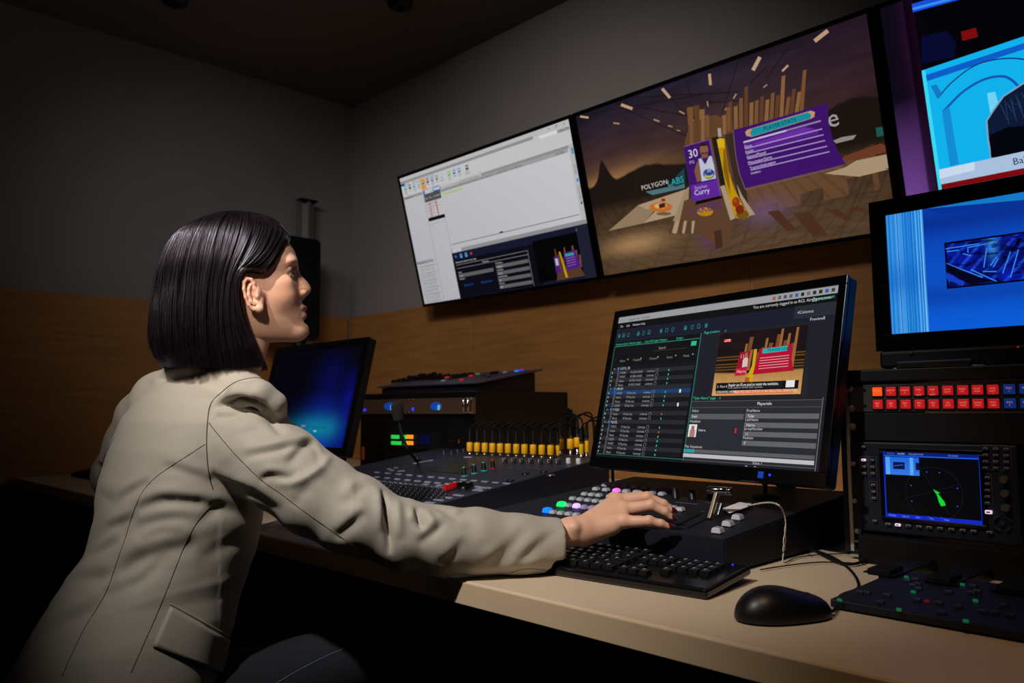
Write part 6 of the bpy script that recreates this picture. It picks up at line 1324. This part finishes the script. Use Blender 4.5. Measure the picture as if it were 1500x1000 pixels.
# ---- blazer
def BP(*a_): return aD(*a_)
pts_all = np.array([BP(0, 1060, 1.2), BP(300, 540, 1.3), BP(150, 700, 1.75), BP(835, 840, 1.36), BP(835, 760, 1.3), BP(420, 1060, 1.1), BP(60, 1060, 1.4)])
lo = pts_all.min(0)-.03; hi = pts_all.max(0)+.06; lo[2] = .50; hi[2] = 1.10
jg = Grid(lo, hi, .0036)
EY = V(0, 1, 0)
def ringseg(st):   # stacked ellipses: (centre, half lateral (Y), half front-back)
    sl, (x, y, z) = jg.box((-9, -9, -9), (9, 9, 9)); Cc = np.array([s[0] for s in st]); o = np.argsort(Cc[:, 2]); Cc = Cc[o]; A_ = np.array([s[1] for s in st])[o]; B_ = np.array([s[2] for s in st])[o]
    zz = jg.ax[2]; P3 = lambda arr: np.interp(zz, Cc[:, 2], arr)[None, None, :].astype(np.float32)
    cx, cy_, a_, b_ = P3(Cc[:, 0]), P3(Cc[:, 1]), P3(A_), P3(B_); ux, uy = x-cx, y-cy_; q_ = (np.abs(ux/b_)**2.3+np.abs(uy/a_)**2.3)**(1/2.3)
    d_ = (q_-1)*np.minimum(a_, b_)*.97; ztop = Cc[-1, 2]; d_ = np.maximum(d_, z-ztop+0*x); jg.put(d_.astype(np.float32), sl, .012)
ST = [(BP(282, 562, 1.44), .080, .050), (BP(284, 585, 1.43), .150, .080), (BP(282, 615, 1.42), .172, .104), (BP(277, 655, 1.405), .172, .118), (BP(268, 700, 1.39), .166, .124), (BP(262, 760, 1.37), .158, .124),
      (BP(248, 810, 1.355), .154, .126), (BP(222, 860, 1.335), .160, .132), (BP(196, 920, 1.31), .172, .142), (BP(172, 980, 1.29), .180, .150), (BP(150, 1050, 1.27), .186, .155)]
ringseg(ST)
# shoulders and yoke
jg.chain([BP(290, 560, 1.45), BP(340, 567, 1.395), BP(380, 588, 1.335)], [.045, .042, .034], .022)
jg.chain([BP(268, 562, 1.48), BP(232, 582, 1.52), BP(205, 606, 1.555)], [.042, .040, .036], .03)
# right sleeve
jg.chain([BP(356, 636, 1.335), BP(374, 658, 1.310), BP(412, 686, 1.285), BP(458, 722, 1.275), BP(522, 756, 1.268), BP(592, 786, 1.27)], [.062, .066, .0655, .0625, .0595, .0525], .018)
jg.chain([BP(592, 786, 1.27), BP(645, 792, 1.28), BP(698, 793, 1.292), BP(760, 798, 1.31), BP(840, 800, 1.335)], [.0525, .0515, .0505, .0475, .0465], .016)
# padded sleeve head overhanging the arm
jg.chain([BP(328, 592, 1.315), BP(352, 577, 1.285), BP(382, 577, 1.275), BP(401, 592, 1.283), BP(408, 612, 1.30)], [.012, .0185, .0215, .0205, .0145], .006)
# left sleeve beyond
jg.chain([BP(212, 614, 1.555), BP(196, 652, 1.58), BP(172, 696, 1.60)], [.052, .050, .047], .02)
jg.chain([BP(172, 696, 1.60), BP(230, 720, 1.66), BP(320, 735, 1.74)], [.046, .042, .036], .012)
# collar
nb = BP(298, 549, 1.46)
jg.chain([nb+V(math.cos(a_)*.054*-1+.0, math.sin(a_)*.060, .006-.02*math.cos(a_)*-1*.0) for a_ in np.linspace(-2.2, 2.2, 13)], [.011]*13, .012)
# cuff: cut square and hollow
fa = BP(835, 800, 1.335)-BP(740, 797, 1.305); fa /= np.linalg.norm(fa); cc = BP(819, 799, 1.328); cn = fa+CR*.10; cn /= np.linalg.norm(cn)
sl, (x, y, z) = jg.box(cc-.075, cc+.12); pd = (x-cc[0])*cn[0]+(y-cc[1])*cn[1]+(z-cc[2])*cn[2]; jg.put((-pd).astype(np.float32), sl, .003, 's')
jg.cap(cc-fa*.05, cc+fa*.09, .036, .0435, .004, 's')
sl, (x, y, z) = jg.box(V(lo[0], lo[1], .735)-.1, V(9, 9, .746)); xx_, yy_, zz_ = x, y, z
sl, (x, y, z) = jg.box(V(DX-.002, lo[1], lo[2]), V(9, hi[1], DESK+.004)); jg.put((np.maximum(DX-.001-x, z-(DESK+.002))+0*y).astype(np.float32), sl, .002, 's')
sl, (x, y, z) = jg.box(KB.at(0, 0, 0)-.6, KB.at(0, 0, 0)+.6); x, y, z = x-KB.o[0], y-KB.o[1], z-KB.o[2]
ku, kv, kz = [KB.M[i][0]*x+KB.M[i][1]*y+KB.M[i][2]*z for i in range(3)]
jg.put(np.maximum(np.maximum(kz-.0115, -.003-ku), np.maximum(-.003-kv, kv-.16)).astype(np.float32), sl, .003, 's')
jv, jq = jg.mesh(); jv = relax(jv, jq, 3, .5)
# folds drawn on the cloth
tri = np.concatenate([jq[:, [0, 1, 2]], jq[:, [0, 2, 3]]])
def bvh(v_): return BVHTree.FromPolygons([Vector(p) for p in v_], jq.tolist())
B1 = bvh(jv); JN = vnormals(jv, jq); cen = jv[jq[:200]].mean(1)
def shoot(b_, px, py):
    d = ray(px, py); d = d/np.linalg.norm(d); h = b_.ray_cast(Vector(CP), Vector(d)); 
    return (np.array(h[0]), np.array(h[1])) if h[0] is not None else (None, None)
t_ = shoot(B1, 260, 700); flipn = 1 if t_[1] @ (CP-t_[0]) > 0 else -1
i0 = np.argmin(np.linalg.norm(jv-t_[0], axis=1)); nsg = 1 if JN[i0]@(CP-t_[0]) > 0 else -1; JN = JN*nsg
def segdist(P_, a_, b_):
    d = b_-a_; t = np.clip(((P_-a_)@d)/(d@d+1e-12), 0, 1); return np.linalg.norm(P_-a_-t[:, None]*d, axis=1), t
disp = np.zeros(len(jv)); FG = 1.65
def fold(pts, A, w_, taper=.45):
    pp = spline([p+(0,) for p in pts], 14)[:, :2]; H = [shoot(B1, *p)[0] for p in pp]; H = [h for h in H if h is not None]
    if len(H) < 2: return
    H = np.array(H); lo_, hi_ = H.min(0)-w_*3.2, H.max(0)+w_*3.2; m = np.all((jv > lo_) & (jv < hi_), axis=1); I = np.where(m)[0]
    if not len(I): return
    best = np.full(len(I), 9.); bt = np.zeros(len(I)); K = len(H)-1
    for k in range(K):
        if np.linalg.norm(H[k+1]-H[k]) > .08: continue
        d, t = segdist(jv[I], H[k], H[k+1]); mm = d < best; best[mm] = d[mm]; bt[mm] = (k+t[mm])/K
    tp = np.sin(np.clip(np.minimum(bt, 1-bt)/taper, 0, 1)*math.pi/2)
    disp[I] += A*FG*np.exp(-(best/w_)**1.8)*tp
def gr(pts, A, w_, side=1, rid=.55):    # groove with a soft ridge beside it (offset in pixels, above)
    if rid == 0: fold(pts, -A*.8, w_*1.2, .3); return
    p_ = np.array(pts, float); e0, e1 = p_[0]-p_[1], p_[-1]-p_[-2]; p_ = np.vstack([p_[0]+e0*.45, p_, p_[-1]+e1*.45]); pts = [tuple(a_) for a_ in p_]
    fold(pts, -A*.62, w_*1.45, .6); fold([(x_, y_-side*w_*900*2.0) for x_, y_ in pts], A*rid*.8, w_*1.7, .6)
mm_ = .001
gr([(332, 592), (345, 586), (360, 588), (378, 594), (392, 606), (404, 622), (412, 634)], 15*mm_, 6*mm_, 1, .15)
gr([(314, 597), (335, 590), (357, 588), (368, 590)], 6*mm_, 4.5*mm_); gr([(319, 611), (337, 610), (357, 605)], 5*mm_, 4.5*mm_)
gr([(370, 666), (403, 659), (434, 652), (456, 648)], 6*mm_, 5*mm_); gr([(425, 676), (436, 662), (447, 653), (458, 651)], 7.5*mm_, 6*mm_)
gr([(383, 703), (392, 697), (405, 697), (424, 700)], 5.5*mm_, 4.5*mm_); fold([(400, 708), (434, 706), (462, 692), (478, 675), (484, 662)], 5*mm_, 7*mm_)
gr([(316, 698), (337, 709), (368, 722), (400, 742)], 5*mm_, 7*mm_); gr([(463, 657), (466, 668), (468, 682)], 5*mm_, 4*mm_); gr([(340, 640), (372, 632), (400, 640)], 2.5*mm_, 8*mm_)
gr([(561, 715), (564, 735), (566, 755), (569, 785), (571, 812)], 10*mm_, 3.6*mm_, 0, 0); fold([(551, 712), (554, 740), (557, 780)], 4*mm_, 7*mm_); fold([(580, 722), (583, 750), (586, 790)], 5*mm_, 9*mm_)
gr([(609, 742), (614, 760), (619, 777)], 8*mm_, 3.6*mm_, 0, 0); fold([(602, 742), (604, 765)], 3*mm_, 6*mm_); fold([(622, 745), (630, 760), (640, 775)], 3.5*mm_, 7*mm_)
gr([(498, 782), (514, 768), (529, 755)], 6*mm_, 6*mm_); gr([(515, 738), (517, 724), (532, 714)], 5*mm_, 7*mm_); gr([(432, 738), (440, 724), (452, 716)], 3*mm_, 7*mm_); gr([(480, 700), (500, 716), (505, 735)], 2.5*mm_, 8*mm_)
gr([(618, 792), (634, 780), (646, 768)], 6*mm_, 6*mm_); gr([(650, 824), (664, 812), (674, 796)], 4*mm_, 7*mm_); gr([(636, 742), (652, 748), (668, 758)], 4*mm_, 6*mm_)
gr([(690, 770), (706, 782), (712, 800)], 3*mm_, 8*mm_); gr([(752, 834), (770, 815), (790, 797), (818, 776)], 5*mm_, 7*mm_); gr([(716, 828), (742, 806), (764, 780)], 3.5*mm_, 8*mm_); fold([(700, 835), (760, 826), (810, 815)], 2.5*mm_, 10*mm_)
for a_, A, w_ in (([(246, 684), (270, 690), (300, 702)], 3.5, 6), ([(202, 747), (222, 738), (245, 733), (288, 736), (313, 741)], 7.5, 6.5), ([(158, 864), (180, 838), (205, 820), (235, 808), (272, 802)], 7, 10), ([(96, 808), (118, 814), (140, 811), (165, 797)], 6, 7),
                  ([(70, 866), (92, 853), (120, 848), (156, 845)], 6.5, 8), ([(163, 772), (180, 765), (197, 757)], 4, 6), ([(180, 728), (196, 718), (214, 708)], 4, 6), ([(284, 770), (304, 755), (326, 745), (365, 757)], 5, 8),
                  ([(156, 868), (190, 858), (212, 845), (235, 822)], 5, 8), ([(104, 905), (134, 892), (165, 870)], 4, 9), ([(208, 770), (240, 762), (275, 760)], 4.5, 7), ([(132, 668), (140, 678), (148, 684)], 5, 5), ([(150, 725), (162, 733), (176, 735)], 2.5, 8), ([(215, 790), (238, 780), (262, 780)], 4, 7), ([(300, 815), (330, 800), (356, 790)], 3, 9), ([(60, 930), (90, 915), (125, 905)], 3, 10)):
    gr(a_, A*mm_, w_*mm_)
fold([(256, 700), (262, 740)], .0, .01); nz = fbm((jv[:, 0]*2.2) % 3, (jv[:, 2]*3+jv[:, 1]) % 3, 11, 3)-.5; disp += nz*.004
def ridge(u_, v_, seed): n_ = fbm(u_ % 12, v_ % 12, seed, 2); return 1-np.abs(n_*2-1)*2.2
# drag lines: across the waist, and around the sleeve near the elbow
rel = jv-CP; dz_ = rel@CF; PX = 750+FPX*(rel@CR)/dz_; PY = 500-FPX*(rel@CU)/dz_
wz = np.exp(-((PY-790)/110)**2)*(PX < 420)*np.clip((420-PX)/60, 0, 1); al = (jv[:, 1]*.8+jv[:, 0]*.35); pe = jv[:, 2]+(jv[:, 1]-1.2)*.30-(jv[:, 0]-.5)*.12
disp += wz*.0042*(ridge(al*1.1+3, pe*4.6+2, 31)-.3)
axp, axd = J['w0'][0], J['w3'][0]-J['w0'][0]; axd = axd/np.linalg.norm(axd); lon = (jv-axp)@axd; wa = np.exp(-((lon-.03)/.13)**2)*(PX > 430); lat = jv[:, 2]+(jv[:, 0]-jv[:, 1])*.3
disp += wa*.0036*(ridge(lon*4.2+5+lat*1.5, lat*1.6+4, 37)-.3)
wu = (PX > 320)*(PX < 520)*(PY > 600); up_d = BP(592, 786, 1.27)-BP(372, 640, 1.305); up_d /= np.linalg.norm(up_d); lu = (jv-BP(372, 640, 1.305))@up_d; disp += wu*.0022*(ridge(lu*3.2+1, lat*1.5+6, 41)-.3)
jv2 = jv+JN*disp[:, None]; jv2 = relax(jv2, jq, 1, .4)
CLOTH = mat('beige_suiting', C(172, 163, 150), .6, spec=.3, noise=.04, nscale=350, bump=.2, bscale=1400, sheen=.12)
CLOTHD = mat('seam_thread', C(70, 58, 46), .8)
jacket = mesh_obj('blazer', jv2, jq, CLOTH, person)
B2 = bvh(jv2)
def surf(px, py, off):
    p, n_ = shoot(B2, px, py)
    if p is None: return None
    n_ = n_ if n_@(CP-p) > 0 else -n_; return p+n_*off
def seam(pts, r=.0006, n=50, off=.0001, nm='seam', m=CLOTHD):
    pp = spline([p+(0,) for p in pts], n)[:, :2]; H = [surf(a_, b_, off) for a_, b_ in pp]; H = [h for h in H if h is not None]
    runs = [[H[0]]]
    for h in H[1:]:
        if np.linalg.norm(h-runs[-1][-1]) > .035: runs.append([h])
        else: runs[-1].append(h)
    m_ = MB()
    for r_ in runs:
        if len(r_) > 2: m_.tube(r_, r, 6)
    if m_.n: m_.build(nm, m, jacket)
seam([(390, 557), (374, 553), (346, 559), (324, 575), (308.6, 592), (304, 619), (302.7, 650), (304, 676), (307.5, 702), (312, 716)], .0009)
seam([(301, 650), (275, 667), (250, 683), (228, 699), (211, 717), (200, 738), (192, 760), (183, 790), (173, 818), (163, 848), (154, 870), (140, 894), (125, 918), (108, 952), (91, 990)])
seam([(312, 738), (296, 755), (283, 774), (270, 800), (259, 827), (250, 850), (240, 875), (226, 908), (211, 942), (192, 985)])
seam([(306, 619), (316, 632), (346, 667), (383, 703), (410, 722), (443, 747), (500, 787), (545, 817), (566, 829)])
seam([(168, 640), (152, 672), (143, 705), (132, 745), (122, 790)], .0005)
seam([(748, 838), (770, 833), (795, 834), (812, 838)], .0005)
def patch(quad, n1, n2, off, th_, nm, m):
    P0, P1, P2, P3 = [np.array(p, float) for p in quad]; top = []
    for j in range(n2+1):
        for i in range(n1+1):
            u, v_ = i/n1, j/n2; p = (P0*(1-u)+P1*u)*(1-v_)+(P3*(1-u)+P2*u)*v_; h = surf(p[0], p[1], off); top.append(h if h is not None else top[-1])
    top = np.array(top); 
    G_ = top.reshape(n2+1, n1+1, 3)
    for _ in range(3): G_[1:-1, 1:-1] = .5*G_[1:-1, 1:-1]+.125*(G_[:-2, 1:-1]+G_[2:, 1:-1]+G_[1:-1, :-2]+G_[1:-1, 2:])
    top = G_.reshape(-1, 3); nn = (CP-top[len(top)//2]); nn /= np.linalg.norm(nn); bot = top-nn*th_; W_ = n1+1; F = []
    for j in range(n2):
        for i in range(n1): a_ = j*W_+i; F += [[a_, a_+1, a_+1+W_, a_+W_], [a_+len(top), a_+W_+len(top), a_+1+W_+len(top), a_+1+len(top)]]
    ed = [j for j in range(W_)]+[j*W_+n1 for j in range(1, n2+1)]+[n2*W_+i for i in range(n1-1, -1, -1)]+[j*W_ for j in range(n2-1, 0, -1)]
    for a_, b_ in zip(ed, ed[1:]+ed[:1]): F.append([a_, a_+len(top), b_+len(top), b_])
    return mesh_obj(nm, np.concatenate([top, bot]), np.array(F), m, jacket)
patch([(249, 888), (341, 941), (329, 990), (223, 946)], 16, 8, .0035, .004, 'pocket_flap', CLOTH)
seam([(250, 884), (295, 909), (342, 936)], .0016, nm='pocket_welt', m=CLOTH)
# ---- jeans
DEN = mat('dark_denim', C(9, 12, 24), .85, noise=.25, nscale=500, bump=.3, bscale=1500)
HIPR, HIPL = BP(245, 1010, 1.23), BP(120, 1010, 1.38)
kneeR = V(1.02, 1.02, .585); kneeL = V(1.00, 1.42, .585)
hr = V(.40, 1.02, .555); hl_ = V(.40, 1.24, .555)
jl = np.array([hr, hl_, kneeR, kneeL]); pg = Grid((.18, .88, .02), (1.14, 1.56, .68), .007)
pelv = V(BP(160, 1040, 1.28)[0], BP(160, 1040, 1.28)[1], .52)
hr = pelv+V(.03, -.085, 0); hl_ = pelv+V(.03, .085, 0); kneeR = V(pelv[0]+.50, pelv[1]-.14, .56); kneeL = V(pelv[0]+.50, pelv[1]+.15, .56)
pg = Grid(np.minimum(hl_, hr)-V(.2, .15, .50), np.maximum(kneeL, kneeR)+V(.15, .35, .12), .007)
pg.ell(pelv, (.13, .17, .11), .02)
for h_, k_ in ((hr, kneeR), (hl_, kneeL)): pg.cap(h_, k_, .085, .062, .02); pg.cap(k_, V(k_[0]-.02, k_[1], .12), .058, .045, .015)
pv, pq = pg.mesh(); pv = relax(pv, pq, 2); jeans = mesh_obj('jeans', pv, pq, DEN, person)
jbv = BVHTree.FromPolygons([Vector(p) for p in pv], pq.tolist())
sh_ = MB()
for k_ in (kneeR, kneeL):
    sh_ = MB(Fr((k_[0]+.03, k_[1], 0), (1, 0, 0), (0, 1, 0), (0, 0, 1))); sh_.box((0, 0, .035), (.25, .09, .07), bev=.025, seg=3); sh_.build('shoe', BLKM, person)
H = []
for p in spline([(402, 1002, 0), (440, 980, 0), (475, 962, 0), (512, 946, 0)], 30)[:, :2]:
    d = ray(*p); h = jbv.ray_cast(Vector(CP), Vector(d/np.linalg.norm(d)))
    if h[0] is not None: H.append(np.array(h[0]))
if len(H) > 4: MB().tube(H, .0009, 6).build('seam', mat('blue_stitch', C(70, 84, 120), .8), jeans)
# ------------------------------------------------------------ chairs
chair = thing('office_chair', 'dark office chair that the woman in the blazer sits on', 'chair', (pelv[0], pelv[1], 0))
MESHF = mat('navy_chair_fabric', C(14, 17, 28), .85, noise=.2, nscale=400, bump=.4, bscale=700)
MB(Fr((pelv[0]+.05, pelv[1], 0), (1, 0, 0), (0, 1, 0), (0, 0, 1))).box((0, 0, .375), (.46, .48, .07), bev=.03, seg=4).build('seat', MESHF, chair)
bk = pelv+V(-.205, 0, -.02)
m_ = MB(Fr(bk, (math.cos(.15), 0, -math.sin(.15)), (0, 1, 0), (math.sin(.15)*-1, 0, math.cos(.15)))); m_.box((0, 0, -.02), (.05, .40, .17), bev=.022, seg=4); m_.build('backrest', MESHF, chair)
MB().tube(spline([(pelv[0], pelv[1], .34), (pelv[0]-.24, pelv[1], .34), (bk[0]-.04, bk[1], .44), (bk[0]-.03, bk[1], .50)], 16), .016, 10).build('back_support', BLK, chair)
MB().cyl((pelv[0], pelv[1], .2), .028, .29, n=18).build('gas_column', BLKM, chair)
for k in range(5):
    a_ = k*2*math.pi/5+.3; e_ = V(pelv[0]+.28*math.cos(a_), pelv[1]+.28*math.sin(a_), .065); MB().tube([(pelv[0], pelv[1], .10), e_], [.024, .014], 10).build('base_leg', BLK, chair)
    MB().cyl((e_[0], e_[1], .027), .026, .03, axis=1, n=18).build('castor', RUB, chair)
def spot(name, loc, tgt, e, ang, blend, col, r=.05):
    l = bpy.data.lights.new(name, 'SPOT'); l.energy = e; l.spot_size = math.radians(ang); l.spot_blend = blend; l.color = col; l.shadow_soft_size = r
    o = bpy.data.objects.new(name, l); COL.objects.link(o); o.location = loc; o.rotation_euler = (Vector(tgt)-Vector(loc)).to_track_quat('-Z', 'Y').to_euler(); return o
spot('key_spotlight', (-.55, .75, 2.55), (1.00, 1.14, 1.00), 200, 43, 1, (1, .95, .88), .04)
spot('head_fill', (-.75, .0, 2.2), (.68, 1.42, 1.26), 135, 19, .9, (1, .88, .76), .06)  # unseen fill lamp, added to brighten the face and hair
spot('wall_wash', (.5, 1.4, 2.68), (2.45, 2.3, 1.25), 92, 86, 1, (1, .87, .75), .25)
spot('corner_wash', (.0, 2.0, 2.60), tuple(aY(450, 450, 3.83)), 30, 54, 1, (1, .90, .82), .3)
spot('desk_fill', (.25, .1, 2.6), (1.12, .42, .78), 27, 40, 1, (1, .66, .38), .06)  # unseen warm lamp, added to light the right of the desk and rack
